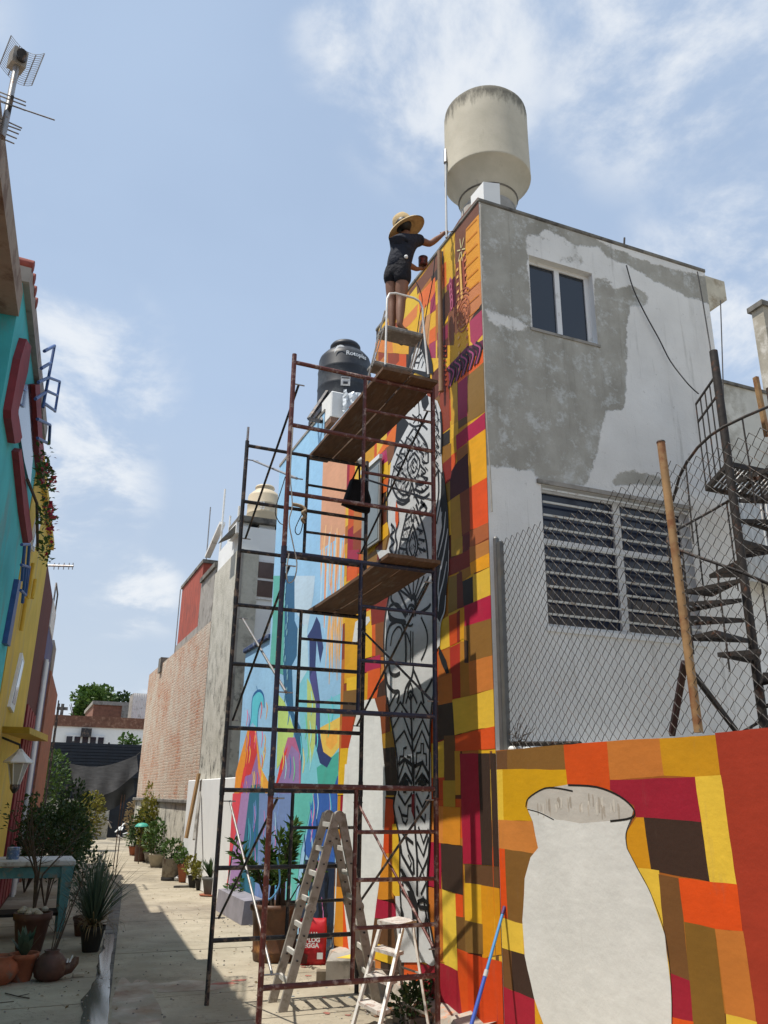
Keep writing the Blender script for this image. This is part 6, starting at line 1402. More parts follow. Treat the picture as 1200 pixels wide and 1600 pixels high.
# corrugated sheet fence under the landing
cs = thing('corrugated_sheet', 'pale corrugated sheet leaning behind the staircase treads', 'sheet', (8.327, 7.6, 5.002))
c0 = (8.238, 7.6, 6.105); c1 = (8.04, 7.6, 4.586)
q = MB(); vs = []; n = 120
for i in range(n + 1):
    x = c0[0] + i * .02; yy_ = 7.6 + .018 * math.sin(i * 1.25)
    vs += [(x, yy_, c1[2]), (x, yy_, c0[2]), (x, yy_ + .004, c0[2]), (x, yy_ + .004, c1[2])]
q.add(vs, [f for i in range(n) for f in ((i*4, i*4+4, i*4+5, i*4+1), (i*4+3, i*4+2, i*4+6, i*4+7), (i*4+1, i*4+5, i*4+6, i*4+2))], None, True)
q.build('sheet', mat('white_corrugated_sheet', (.52, .52, .50), .5, .1, 5, .1, 30, dirt=((.3, .22, .15), .25, 3, (1, 1, .3))), cs)
q = MB(); q.bar((c0[0], 7.64, c0[2] - .1), (c0[0] + 2.4, 7.64, c0[2] - .1), .04, .06); q.build('rail', m_stair_iron, cs)
yw = thing('yard_wall', 'plain pale yard wall behind the foot of the staircase', 'wall', (9, 7.9, 0))
b = MB(); b.box((7.25, 7.9, 0), (13, 8.05, 5.124)); b.build('wall', m_white, yw)
gp_ = thing('ochre_fence_post', 'rust streaked steel post against the sky at the right edge', 'post', (8.205, 7.0, 6.275))
q = MB(); q.bar((8.264, 7.0, 6.358), (8.218, 7.0, 7.196), .06, .05); q.build('post', m_ochre, gp_)

# ================================================================ ROOF TANKS
TD = 10.7
tc_ = (4.561, 7.527, 9.478)
tank = thing('roof_water_tank', 'big beige concrete water tank on the corner building roof', 'water tank', (tc_[0], tc_[1], 8.33))
def tank_mat():
    t = NT('aged_cement_tank')
    z = t.n.new('ShaderNodeSeparateXYZ'); t.l.new(t.co, z.inputs[0])
    c = t.mix(t.rng(t.noise(2.2, 6, .6), .3, .7), (.42, .39, .31), (.54, .50, .41))
    e = t.math('ADD', t.rng(z.outputs['Z'], tc_[2] + .68, tc_[2] + 1.12), t.rng(t.noise(9, 7, .7, stretch=(1, 1, .3)), .3, .7, -.45, .35))
    c = t.mix(t.rng(e, .25, .75, 0, .85), c, (.085, .08, .065))
    c = t.mix(t.rng(t.noise(4, 7, .7, stretch=(1, 1, .2)), .6, .74, 0, .4), c, (.27, .24, .17))
    t.set(Base_Color=c, Roughness=.85, Specular_IOR_Level=.25); t.bump(t.noise(40, 5, .65), .3, .006)
    return t.m
R_ = 67 / 1286.67 * TD
zr = tc_[2]; zb = 8.36
q = MB(); q.lathe([(R_ * .58, -.44), (R_ * .62, -.40), (R_ * .68, -.30), (R_ * .78, -.18), (R_ * .90, -.07), (R_ * .985, -.015), (R_ * 1.0, -.008), (R_ * 1.004, .004), (R_ * 1.0, .02), (R_ * .985, .6), (R_ * .985, 1.00), (R_ * .97, 1.06), (R_ * .90, 1.11), (R_ * .5, 1.18), (.05, 1.21)], 48, at=tc_)
q.build('shell', tank_mat(), tank)
q = MB(); q.lathe([(R_ * .62, zb - zr - .05), (R_ * .63, -.48), (R_ * .58, -.44)], 36, at=tc_); q.build('base_ring', m_conc, tank)
q = MB(); q.lathe([(R_ * .665, -.335), (R_ * .69, -.318)], 36, at=tc_, cap=False); q.build('seam', m_conc_dark, tank)
pl_ = (4.132, 6.896, 8.735)
blk = thing('white_roof_block', 'white plastered block under the big beige roof tank', 'block', (pl_[0], pl_[1], 8.33))
b = MB(); b.prism([(pl_[0] - .10, pl_[1] - .15, 8.3), (pl_[0] + .12, pl_[1] - .15, 8.3), (pl_[0] + .12, pl_[1] - .15, 8.74), (pl_[0] - .10, pl_[1] - .15, 8.69)], (0, .30, .02))
b.build('block', m_white2, blk)
b = MB(); b.box((pl_[0] + .17, pl_[1] + .15, 8.31), (pl_[0] + .95, pl_[1] + .9, 8.47), bevel=.01)
tag(b.build('roof_slab', m_white), 'flat white slab beside the foot of the big beige tank', 'slab')
pp = (3.915, 7.483, 8.789)
m_galv_pale = mat('dull_pvc_pipe', (.34, .35, .36), .6, .15, 6, .1, 30)
pipe = thing('tank_pipe', 'thin white plastic pipe rising beside the big beige tank', 'pipe', (3.847, 7.347, 8.31))
q = MB(); q.tube([(3.8, 7.242, 8.185), (3.927, 7.482, 9.083), (4.003, 7.614, 9.717)], .015, 8); q.build('pipe', m_galv_pale, pipe)
for yv in (330, 270): pass
q = MB(); q.tube([(3.99, 7.59, 9.642), (4.025, 7.65, 9.901)], .03, 8); q.build('valve', m_grey_metal, pipe)

# black plastic tank
bt_ = Vector((4.552, 12.802, 8.584))
bk = thing('black_water_tank', 'black plastic water tank on a steel bracket beside the upper boards', 'water tank', tuple(bt_))
RB = 42 / 1286.67 * 15.0
u = RB / .5
q = MB()
prof = [(.36, -.12), (.47, -.06), (.495, .0), (.50, .06), (.497, .12), (.497, .30), (.505, .32), (.497, .34), (.497, .62), (.505, .64), (.497, .66), (.49, .86), (.47, .92), (.40, 1.0), (.29, 1.07), (.275, 1.08), (.275, 1.12), (.29, 1.13), (.29, 1.18), (.26, 1.22), (.10, 1.245), (.01, 1.25)]
q.lathe([(r * u, z * u * 1.10) for r, z in prof], 40, at=bt_); q.build('shell', m_plastic_black, bk)
cd = (Vector((0, 0, bt_.z)) - bt_); ang = math.atan2(-bt_.y, -bt_.x)
m_print = mat('white_print', (.72, .74, .75), .6, .08, 20, 0)
def on_tank(s, z, off=.012):      # arc length s to the right as seen from the lane
    a = ang + s / (RB * .995)
    return Vector((bt_.x + (RB * .998 + off) * math.cos(a), bt_.y + (RB * .998 + off) * math.sin(a), bt_.z + z))
cu = bpy.data.curves.new('t', 'FONT'); cu.body = 'Rotoplas'; cu.size = .116; cu.offset = .003; cu.align_x = 'CENTER'
tmp = bpy.data.objects.new('t', cu); COL.objects.link(tmp)
dg = bpy.context.evaluated_depsgraph_get(); dg.update()
tm = bpy.data.meshes.new_from_object(tmp.evaluated_get(dg)); bpy.data.objects.remove(tmp)
for v in tm.vertices: v.co = on_tank(.22 + v.co.x, .85 + v.co.y)
tm.materials.clear(); tm.materials.append(m_print)
o = bpy.data.objects.new('brand_lettering', tm); COL.objects.link(o); adopt(o, bk)
q = MB()        # swoosh mark over the first letter
sw = [(-.33, .68), (-.31, .80), (-.25, .90), (-.17, .93), (-.09, .90), (-.05, .86), (-.12, .86), (-.19, .87), (-.25, .82), (-.29, .74)]
q.poly([on_tank(.02 + x * .66, .455 + z * .64) for x, z in sw]); q.build('brand_mark', m_print, bk)
q = MB(); q.poly([on_tank(x, z, .02) for x, z in ((-.06, .22), (.10, .22), (.10, .40), (-.06, .40))]); lb = q.build('sticker', mat('pale_sticker', (.5, .5, .5), .6, .3, 30, 0), bk)
q = MB(); q.poly([on_tank(x, z, .024) for x, z in ((-.02, .25), (.06, .25), (.06, .30), (-.02, .30))]); q.poly([on_tank(x, z, .024) for x, z in ((-.05, .36), (.09, .36), (.09, .385), (-.05, .385))]); q.build('sticker_print', m_plastic_black, lb)
b = MB(); zb_ = bt_.z - .12 * u * 1.10
b.box((bt_.x - .5, bt_.y - .5, zb_ - .09), (bt_.x + .5, bt_.y + .5, zb_ - .005)); stn = b.build('stand_slab', m_black_metal, bk)
for dx in (-.42, .42):
    for dy in (-.42, .42):
        b = MB(); b.box((bt_.x + dx - .04, bt_.y + dy - .04, 7.5), (bt_.x + dx + .04, bt_.y + dy + .04, zb_ - .09)); b.build('stand_leg', m_black_metal, bk)
# bracket and blocks under it
bk0 = [(3.704, 12.139, 7.935), (3.871, 11.985, 7.853), (4.154, 12.563, 8.749)]
brk = thing('steel_bracket', 'dark steel angle bracket jutting out under the black tank', 'bracket', bk0[0])
q = MB(); q.bar(bk0[0], bk0[1], .06, .05); q.bar(bk0[0], bk0[2], .06, .05); q.bar(bk0[1], (4.24, 12.453, 8.64), .05, .05); q.build('frame', m_black_metal, brk)
pb = Vector((4.109, 11.811, 8.049))
blk2 = thing('tank_plinth', 'white painted masonry block wrapped in plastic under the black tank', 'block', tuple(pb))
b = MB(); b.box((pb.x - .20, pb.y - .2, pb.z - .26), (pb.x + .26, pb.y + .3, pb.z + .22), bevel=.02); b.build('block', m_white2, blk2)
b = MB(); b.box((pb.x - .19, pb.y - .19, 7.7), (pb.x + .23, pb.y + .29, pb.z - .2)); b.build('brick_base', mat('brown_masonry', (.22, .13, .09), .9, .2, 8, .5, 30), blk2)
rw = random.Random(2); q = MB(); n = 8; vs = []
for j in range(n + 1):
    for i in range(n + 1):
        vs.append((pb.x - .02 + .3 * i / n, pb.y - .24 - .05 * rw.random() - .05 * math.sin(i * 1.7), pb.z - .2 + .42 * j / n + .03 * rw.random()))
q.add(vs, [(j*(n+1)+i, j*(n+1)+i+1, (j+1)*(n+1)+i+1, (j+1)*(n+1)+i) for j in range(n) for i in range(n)], None, False)
q.build('plastic_wrap', mat('crumpled_plastic', (.62, .66, .70), .3, .1, 6, .1, 20, spec=.6), blk2)

# beige tank on the white house
be = Vector((4.79, 19.216, 8.354))
bg = thing('beige_water_tank', 'small beige plastic tank on pillars above the white house', 'water tank', tuple(be))
u2 = 26 / 1286.67 * 20.6 / .5
prof = [(.42, -.04), (.48, -.02), (.50, .04), (.50, .22), (.51, .24), (.50, .26), (.495, .50), (.505, .52), (.495, .54), (.49, .80), (.47, .85), (.36, .96), (.30, 1.0), (.28, 1.02), (.28, 1.08), (.30, 1.10), (.28, 1.16), (.05, 1.18)]
q = MB(); q.lathe([(r * u2, z * u2) for r, z in prof], 32, at=be); q.build('shell', mat('beige_polyethylene', (.56, .47, .33), .55, .06, 3, .05, 20), bg)
q = MB(); a0 = math.atan2(-be.y, -be.x)
for j in range(5):
    for s in range(2):
        z = .28 + j * .05
        a = a0 + (-.25 + s * .16 + .02 * (j % 2)) ; a2 = a + .12
        q.poly([be + Vector((.512 * u2 * math.cos(t), .512 * u2 * math.sin(t), zz * u2)) for t, zz in ((a, z), (a2, z), (a2, z + .03), (a, z + .03))])
q.build('faded_lettering', m_white2, bg)
sup = thing('tank_pillars', 'dark slab on white pillars carrying the small beige tank', 'support', (be.x, be.y, 8.05))
b = MB(); b.box((be.x - .72, be.y - .55, be.z - .18), (be.x + .75, be.y + .6, be.z - .045)); b.build('slab', m_conc_dark, sup)
for (dx, dw) in ((-.52, .22), (.10, .28), (.62, .16)):
    b = MB(); b.box((be.x + dx - dw, be.y - .4, 7.9), (be.x + dx + dw * .4, be.y + .4, be.z - .18)); b.build('pillar', m_white2, sup)
b = MB(); b.prism([(be.x - .75, be.y - .3, be.z - .45), (be.x - 1.05, be.y - .3, be.z - .62), (be.x - .72, be.y - .3, be.z - .2)], (0, .5, 0)); b.build('sheet_corner', m_conc_dark, sup)


# ================================================================ HOUSES ON THE LEFT OF THE LANE
LX0, LSL = -1.115, .068
_n = Vector((1, -LSL, 0)).normalized()
def L3(y, z, h=0.0): p = Vector((LX0 + LSL * y, y, z)) + _n * h; return tuple(p)
def lbox(mb, y0, y1, z0, z1, h0, h1, col=None):
    mb.prism([L3(y0, z0, h1), L3(y1, z0, h1), L3(y1, z1, h1), L3(y0, z1, h1)], tuple(_n * (h0 - h1)), col); return mb
def lprism(mb, pts, h0, h1): mb.prism([L3(y, z, h1) for y, z in pts], tuple(_n * (h0 - h1))); return mb
def house_col(name, c, d): return mat(name, c, .85, .12, 2, .35, 35, dirt=(d, .25, 2.0, (1, 1, .4)))
m_turq = house_col('turquoise_wall_paint', (.06, .46, .50), (.12, .34, .36))
m_yellow = house_col('yellow_wall_paint', (.62, .42, .06), (.5, .36, .12))
m_maroon = house_col('maroon_wall_paint', (.10, .022, .018), (.07, .03, .025))
m_purple = house_col('dusty_violet_wall_paint', (.10, .11, .22), (.16, .15, .22))
m_salmon = house_col('salmon_wall_paint', (.50, .27, .20), (.36, .22, .17))
m_redtrim = mat('oxblood_trim', (.22, .025, .032), .7, .2, 8, .2, 40)
m_bluemetal = mat('blue_enamelled_rail', (.035, .09, .26), .5, .2, 12, .1, 40)

sal = thing('salmon_house', 'salmon house with deep concrete eave at the left edge', 'house', L3(3, 0))
b = MB(); lbox(b, -4, 7.30, 0, 6.15, -6, -.30); b.build('wall', m_salmon, sal)
b = MB(); lbox(b, -4, 7.55, 6.15, 6.42, -6, .02)
b.build('eave', mat('bare_concrete_eave', (.30, .25, .20), .9, .2, 3, .5, 30, dirt=((.16, .11, .08), .4, 3)), sal)
b = MB(); lbox(b, -4, 3.9, 7.6, 7.85, -3, .02); b.build('upper_eave', m_conc_dark, sal)

tur = thing('turquoise_house', 'turquoise house with oxblood window surrounds and blue balconies', 'house', L3(9, 0))
b = MB(); lbox(b, 7.56, 11.45, 0, 6.52, -6, 0); b.build('wall', m_turq, tur)
b = MB(); lbox(b, 7.52, 11.48, 6.52, 6.72, -6, .06); b.build('parapet', m_conc, tur)
for k in range(4):
    y = 7.56 + k * .22
    b = MB(); b.tube([L3(y, 6.75, -.3), L3(y, 6.72, .07)], .06, 8); b.build('roof_tile', mat('red_clay_tile', (.24, .06, .045), .85, .3, 6, .4, 40) if k == 0 else bpy.data.materials['red_clay_tile'], tur)
for pts in (((7.933, 6.135), (7.769, 5.82), (7.749, 5.272), (7.829, 5.23), (8.395, 5.205), (8.738, 5.362), (8.861, 5.473), (8.233, 5.482), (8.435, 6.042), (8.359, 6.286)), ((8.766, 5.265), (8.965, 5.382), (10.598, 5.275), (11.767, 5.183), (11.31, 4.981), (10.184, 5.057)), ((9.209, 6.266), (9.659, 6.49), (10.874, 6.345), (12.237, 6.335), (12.449, 6.272), (11.866, 6.021), (10.678, 6.083))):
    b = MB(); lprism(b, pts, 0, .07); b.build('window_surround', m_redtrim, tur)
b = MB(); lprism(b, ((8.298, 5.812), (9.156, 6.239), (10.424, 6.066), (10.812, 5.606), (9.736, 5.537), (8.68, 5.556)), 0, .03); b.build('window', m_glass, tur)
def lrail(pts, h, name='balcony_rail', r=.018, parent=tur):
    q = MB()
    for seg in pts: q.tube([L3(y, z, h) for y, z in seg], r, 6)
    return q.build(name, m_bluemetal, parent)
lrail([((9.041, 6.705), (8.877, 5.855)), ((8.166, 6.157), (9.041, 6.705)), ((8.158, 5.956), (8.92, 6.421)), ((8.113, 5.776), (8.97, 6.265)), ((8.098, 5.586), (8.919, 6.059)), ((10.337, 6.901), (10.336, 6.468)), ((8.97, 6.265), (10.337, 6.901)), ((8.893, 6.069), (10.314, 6.69)), ((8.916, 5.926), (10.314, 6.475)), ((8.554, 5.572), (9.97, 6.128)), ((9.97, 6.128), (10.225, 5.983)), ((10.225, 5.983), (8.845, 5.48))], .22)
lrail([((9.188, 4.393), (10.003, 4.626)), ((10.003, 4.626), (10.372, 4.26)), ((9.467, 4.243), (10.437, 4.463)), ((10.437, 4.463), (10.52, 4.14)), ((9.836, 4.046), (10.52, 4.14)), ((9.497, 4.481), (9.806, 4.148)), ((10.006, 4.353), (10.268, 3.993))], .2)
b = MB(); lprism(b, ((10.94, 4.42), (11.267, 4.473), (11.166, 3.621), (10.764, 3.595)), 0, .06); b.build('blue_downpipe', m_bluemetal, tur)

yel = thing('yellow_house', 'bright yellow house with narrow white framed windows', 'house', L3(13.5, 0))
b = MB(); lbox(b, 11.47, 15.95, 0, 6.18, -6, .01); b.build('wall', m_yellow, yel)
b = MB(); lbox(b, 11.47, 15.97, 6.18, 6.3, -6, .08); b.build('parapet', m_yellow, yel)
for k, (o_, i_) in enumerate(((((13.174, 3.849), (13.72, 3.797), (13.251, 2.998), (12.536, 3.022)), ((13.232, 3.765), (13.555, 3.745), (13.163, 3.098), (12.722, 3.091))), (((12.35, 5.739), (12.895, 5.813), (12.495, 5.201), (11.958, 5.109)), ((12.346, 5.68), (12.71, 5.745), (12.391, 5.239), (12.077, 5.179))))):
    b = MB(); lprism(b, o_, 0, .05); w = b.build('window', m_white2, yel)
    b = MB(); lprism(b, i_, .02, .055); b.build('pane', m_glass, w)
for pts in (((12.367, 4.486), (12.364, 4.034)), ((12.576, 5.05), (12.551, 4.526)), ((13.379, 5.005), (13.347, 4.698))):
    b = MB(); b.tube([L3(y, z, .05) for y, z in pts], .03, 6); b.build('downpipe', m_yellow, yel)
b = MB(); lprism(b, ((12.27, 2.741), (17.877, 2.982), (18.153, 2.877), (16.874, 2.83), (12.406, 2.668)), 0, .35); b.build('porch_roof', mat('mustard_canopy', (.45, .30, .03), .7, .2, 5, .2, 30), yel)

mar = thing('maroon_house', 'dark maroon house with white downpipes further along the lane', 'house', L3(17.5, 0))
b = MB(); lbox(b, 15.97, 19.2, 0, 5.95, -6, 0); b.build('wall', m_maroon, mar)
for k in range(4):
    b = MB(); lbox(b, 16.2 + k * .72, 16.7 + k * .72, .1, 3.4, 0, .03); b.build('door_panel', m_redtrim, mar)
for k in (0, 1):
    b = MB(); b.tube([L3(19.0 + k * .35, 0, .06), L3(19.0 + k * .35, 4.6, .06)], .045, 8); b.build('downpipe', m_white2, mar)
q = MB(); 
for s in ((15.98, 6.3), (16.9, 6.3)): q.tube([L3(s[0], 5.9, -.1), L3(s[0], 6.7, -.1)], .02, 6)
q.tube([L3(15.98, 6.7, -.1), L3(16.9, 6.7, -.1)], .02, 6); q.build('roof_rail', m_black_metal, mar)

vio = thing('violet_house', 'dusty violet house with a white upper corner far down the lane', 'house', L3(20.4, 0))
b = MB(); lbox(b, 19.22, 21.9, 0, 5.35, -6, 0); b.build('wall', m_purple, vio)
b = MB(); lbox(b, 19.22, 21.0, 5.35, 5.95, -6, .02); b.build('upper_wall', m_white, vio)
q = MB(); q.tube([L3(19.6, 5.9, 0), L3(19.6, 6.4, 0), L3(20.8, 6.4, 0), L3(20.8, 5.9, 0)], .02, 6); q.build('roof_rail', m_black_metal, vio)
ora = thing('brick_cottage', 'low orange brick house at the far left of the lane', 'house', L3(24.5, 0))
b = MB(); lbox(b, 21.92, 27.5, 0, 4.75, -6, .05); b.build('wall', mat('orange_brick_render', (.33, .13, .08), .9, .25, 5, .6, 30, dirt=((.2, .12, .09), .4, 4)), ora)
b = MB(); lbox(b, 21.92, 23.4, 4.75, 5.5, -6, .02); b.build('upper_wall', m_conc, ora)
q = MB()
for k in range(8): q.tube([L3(27.6, .2, .1 + k * 0), L3(27.6, 4.6, .1)], .02, 6) if k == 0 else q.tube([L3(27.6, .4 + k * .55, .1), L3(28.6, .4 + k * .55, .1)], .015, 5)
q.tube([L3(28.6, .2, .1), L3(28.6, 4.6, .1)], .02, 6); q.build('wall_ladder', m_black_metal, ora)

# flowering creeper on the turquoise balcony
def leaf_cloud(mb, c, r, n, size, rnd, shape=1.0, fill=.55):
    for _ in range(n):
        while True:
            p = Vector((rnd.uniform(-1, 1), rnd.uniform(-1, 1), rnd.uniform(-1, 1)))
            if fill < p.length <= 1 or (p.length < fill and rnd.random() < .35): break
        w = Vector((p.x * r[0], p.y * r[1], p.z * r[2])) + Vector(c)
        d = (Vector((p.x, p.y, p.z * .6 + .25)) + Vector((rnd.uniform(-.8, .8), rnd.uniform(-.8, .8), rnd.uniform(-.5, .8)))).normalized()
        leaf(mb, w, d, size * rnd.uniform(.6, 1.25), rnd, shape)
def leaf(mb, p, d, L, rnd, shape=1.0):
    s = d.cross(Vector((rnd.uniform(-1, 1), rnd.uniform(-1, 1), 1))).normalized() * L * .32 * shape
    u_ = s.cross(d).normalized() * L * .12
    mb.add([p, p + d * L * .5 + s + u_, p + d * L, p + d * L * .5 - s + u_], [(0, 1, 2), (0, 2, 3)])
vine = thing('balcony_creeper', 'leafy creeper with red flowers on the turquoise balcony', 'creeper', L3(11.0, 5.4))
rv = random.Random(21); q = MB()
for px in range(22):
    t = px / 21; y = 9.7 + 2.8 * t; z = 5.60 - .25 * t + rv.uniform(-.25, .18)
    leaf_cloud(q, L3(y, z, .22), (.07, .15, .13), 16, .08, rv)
q.build('foliage', m_leaf, vine)
q = MB()
for _ in range(30):
    t = rv.random(); leaf_cloud(q, L3(9.7 + 2.8 * t, 5.6 - .25 * t + rv.uniform(-.3, .2), .28), (.06, .06, .06), 3, .06, rv, 1.6)
tag(q.build('flowers', mat('crimson_petals', (.35, .02, .05), .6, .2, 9, 0), vine), kind='stuff')
q = MB(); q.tube([L3(9.7, 5.3, .1), L3(11, 5.45, .12), L3(12.4, 5.2, .1)], .02, 6); q.build('stem', m_bark, vine)

# antennas on the salmon house
ant = thing('grid_antenna', 'grid dish antenna on a leaning mast above the salmon eave', 'antenna', (-0.74, 5.521, 6.443))
am = [(-0.692, 5.137, 6.127), (-0.716, 5.295, 6.958)]
q = MB(); q.tube(am, .022, 8); q.build('mast', m_grey_metal, ant)
gc = Vector((-0.69, 5.284, 7.019))
GA = Vector((-0.777, 5.215, 7.086)); GB = Vector((-0.547, 5.246, 7.051)); GC = Vector((-0.825, 5.311, 6.884)); GD = Vector((-0.601, 5.353, 6.828))
bul = (GB - GA).cross(GC - GA).normalized(); bul = bul if bul.dot(Vector((0, 0, 1.92)) - GA) < 0 else -bul
def gpt(u_, v_): return GA + (GB - GA) * u_ + (GC - GA) * v_ + (GD - GB - GC + GA) * u_ * v_ + bul * .16 * (1 - (2*u_-1)**2) * 1.0
q = MB()
for k in range(17): q.tube([gpt(u_ / 8, k / 16) for u_ in range(9)], .0024, 4)
for u_ in (0, .25, .5, .75, 1): q.tube([gpt(u_, v_ / 8) for v_ in range(9)], .004, 4)
q.build('grid_reflector', m_grey_metal, ant)
q = MB(); q.tube([gpt(.5, .5), gpt(.5, .5) - bul * .22], .018, 8); q.tube([gpt(.5, .5) - bul * .2, gpt(.5, .5) - bul * .3], .035, 10); q.build('feed_horn', m_black_metal, ant)
q = MB(); q.box((-.05, -.05, -.07), (.05, .05, .07), at=am[1], rz=.4); q.build('radio_box', m_conc, ant)
ya = thing('aerial', 'old many-rod television aerial below the grid dish', 'aerial', (-0.701, 5.173, 6.349))
q = MB(); q.tube([(-0.681, 5.134, 6.491), (-0.692, 5.226, 6.26)], .012, 6); q.build('boom', m_black_metal, ya)
for a_, b_ in (((-0.799, 5.153, 6.511), (-0.592, 5.137, 6.474)), ((-0.795, 5.161, 6.486), (-0.589, 5.145, 6.449)), ((-0.782, 5.168, 6.453), (-0.588, 5.156, 6.419)), ((-0.777, 5.169, 6.444), (-0.39, 5.096, 6.358)), ((-0.739, 5.197, 6.328), (-0.592, 5.202, 6.301)), ((-0.748, 5.21, 6.302), (-0.598, 5.21, 6.288)), ((-0.749, 5.218, 6.281), (-0.607, 5.223, 6.262)), ((-0.748, 5.23, 6.248), (-0.615, 5.238, 6.233)), ((-0.755, 5.246, 6.214), (-0.626, 5.255, 6.199))):
    q = MB(); q.tube([a_, b_], .0055, 5); q.build('rod', m_grey_metal, ya)

ta = thing('rooftop_aerial', 'long thin aerial boom sticking out over the lane far along', 'aerial', (0.035, 23.088, 7.639))
q = MB(); q.tube([(-0.031, 23.11, 7.655), (0.617, 22.841, 7.647)], .03, 6); q.build('boom', m_grey_metal, ta)
for x_ in ((0.145, 23.041, 7.641), (0.255, 22.995, 7.642), (0.381, 22.941, 7.644), (0.507, 22.888, 7.646), (0.601, 22.847, 7.647)):
    q = MB(); q.tube([(x_[0], x_[1], x_[2] - .09), (x_[0], x_[1], x_[2] + .09)], .014, 5); q.build('rod', m_grey_metal, ta)

# ================================================================ END OF THE LANE
ew = thing('end_house', 'white house with brown brick parapet closing the lane', 'house', (4, 55, 0))
E0 = (1.012, 55.0, 5.511); E1 = (7.369, 55.0, 5.77)
pz0 = 6.399; pz1 = 5.75
b = MB(); b.box((E0[0] - 3, 55, 0), (E1[0] + 4, 60, pz1)); b.build('wall', m_white2, ew)
b = MB(); b.box((E0[0] - 3, 54.9, pz1), (E1[0] + 4, 60, pz0)); b.build('parapet', mat('brown_brick_parapet', (.16, .075, .05), .9, .25, 4, .6, 20, dirt=((.28, .16, .11), .3, 6)), ew)
k0 = (2.384, 55.0, 5.267); k1 = (4.664, 55.0, 4.822)
b = MB(); b.box((k0[0], 54.9, k1[2] - .6), (k1[0], 54.98, k0[2])); w = b.build('window', m_frame, ew)
for k in range(5):
    dx = (k1[0] - k0[0]) / 5
    b = MB(); b.box((k0[0] + k * dx + .06, 54.85, k1[2] - .5), (k0[0] + (k + 1) * dx - .06, 54.9, k0[2] - .1)); b.build('pane', m_glass, w)
lb_ = (3.523, 54.7, 5.708)
b = MB(); b.box((lb_[0] - .3, 54.6, lb_[2] - .55), (lb_[0] + .3, 54.88, lb_[2] - .05)); b.build('wall_lamp', m_black_metal, ew)
cr = thing('rooftop_cross', 'small stone cross on the parapet of the end house', 'cross', (2.041, 55.5, 6.386))
c_ = Vector((2.001, 55.5, 6.691))
b = MB(); b.box((c_.x - .09, 55.4, c_.z - .42), (c_.x + .09, 55.58, c_.z + .42)); b.box((c_.x - .32, 55.41, c_.z + .05), (c_.x + .32, 55.57, c_.z + .23)); b.build('cross', m_conc_dark, cr)
b = MB(); b.box((c_.x - .55, 55.3, c_.z - .62), (c_.x + .35, 55.7, c_.z - .40)); b.build('plinth', m_brickwall, cr)
bh = thing('brick_annex', 'flat roofed brick annex behind the end house', 'house', (5.155, 62.0, 6.782))
h0 = (4.266, 62.0, 7.786); h1 = (6.969, 62.0, 6.82)
b = MB(); b.box((h0[0], 62, 0), (h1[0], 70, h0[2])); b.build('wall', mat('brown_brick', (.22, .10, .065), .9, .25, 4, .5, 20), bh)
b = MB(); b.box((h0[0] - .1, 61.9, h0[2]), (h1[0] + .1, 70, h0[2] + .25)); b.build('roof_edge', m_conc, bh)
b = MB(); b.box((h0[0] + 1.9, 61.92, 0), (h0[0] + 2.4, 62.0, h0[2])); b.build('column', m_conc, bh)
wt = thing('corrugated_shelter', 'pale corrugated rooftop shelter beside the brick gable', 'shelter', (7.043, 58.0, 6.609))
s0_ = (6.409, 58.0, 8.286); s1_ = (7.704, 58.0, 6.639)
q = MB(); n = 40
for i in range(n):
    x = s0_[0] + (s1_[0] - s0_[0] + 1) * i / n; dx = (s1_[0] - s0_[0] + 1) / n
    q.add([(x, 58 + .05 * (i % 2), s1_[2] - .5), (x + dx, 58 + .05 * ((i + 1) % 2), s1_[2] - .5), (x + dx, 58 + .05 * ((i + 1) % 2), s0_[2]), (x, 58 + .05 * (i % 2), s0_[2])], [(0, 1, 2, 3)])
q.build('front_sheet', m_white, wt)
b = MB(); b.box((s0_[0], 58.06, s1_[2] - .5), (s1_[0] + 1, 60, s0_[2] - .02)); b.build('body', m_conc, wt)
# tree behind
def tree(name, label, base, h, r, n, size, lm, seed):
    t = thing(name, label, 'tree', base); rnd = random.Random(seed); bx, by, bz = base
    q = MB(); q.tube([(bx, by, bz), (bx + .1, by, bz + h * .35), (bx - .1, by, bz + h * .6)], [r * .10, r * .08, r * .05], 8)
    for k in range(7):
        a = k * .9; q.tube([(bx, by, bz + h * (.35 + .03 * k)), (bx + r * .5 * math.cos(a), by + r * .5 * math.sin(a), bz + h * .65), (bx + r * .8 * math.cos(a), by + r * .8 * math.sin(a), bz + h * .8)], [r * .05, r * .03, r * .01], 6)
    q.build('trunk', m_bark, t)
    q = MB()
    for k in range(16):
        a = rnd.uniform(0, 6.28); rr_ = r * rnd.uniform(.1, .7); c = (bx + rr_ * math.cos(a), by + rr_ * math.sin(a), bz + h * rnd.uniform(.62, .93) - rr_ * .2)
        leaf_cloud(q, c, (r * .42, r * .42, r * .32), n // 16, size, rnd, 1.3)
    q.build('crown', lm, t); return t
tb = (5.73, 80.0, 8.993)
tree('round_tree', 'round dark green tree above the roofs at the end of the lane', (tb[0] - .5, 80, 0), 11.8, 2.4, 2600, .42, m_leaf, 3)
tree('round_tree', 'right hand of the two trees above the brick annex', (tb[0] + 2.3, 83, 0), 11.4, 1.9, 1800, .42, m_leaf_dark, 5)
tree('garden_tree', 'small bright green tree beside the end house wall', (5.161, 46, 0), 5.2, .9, 700, .2, m_leaf, 7)

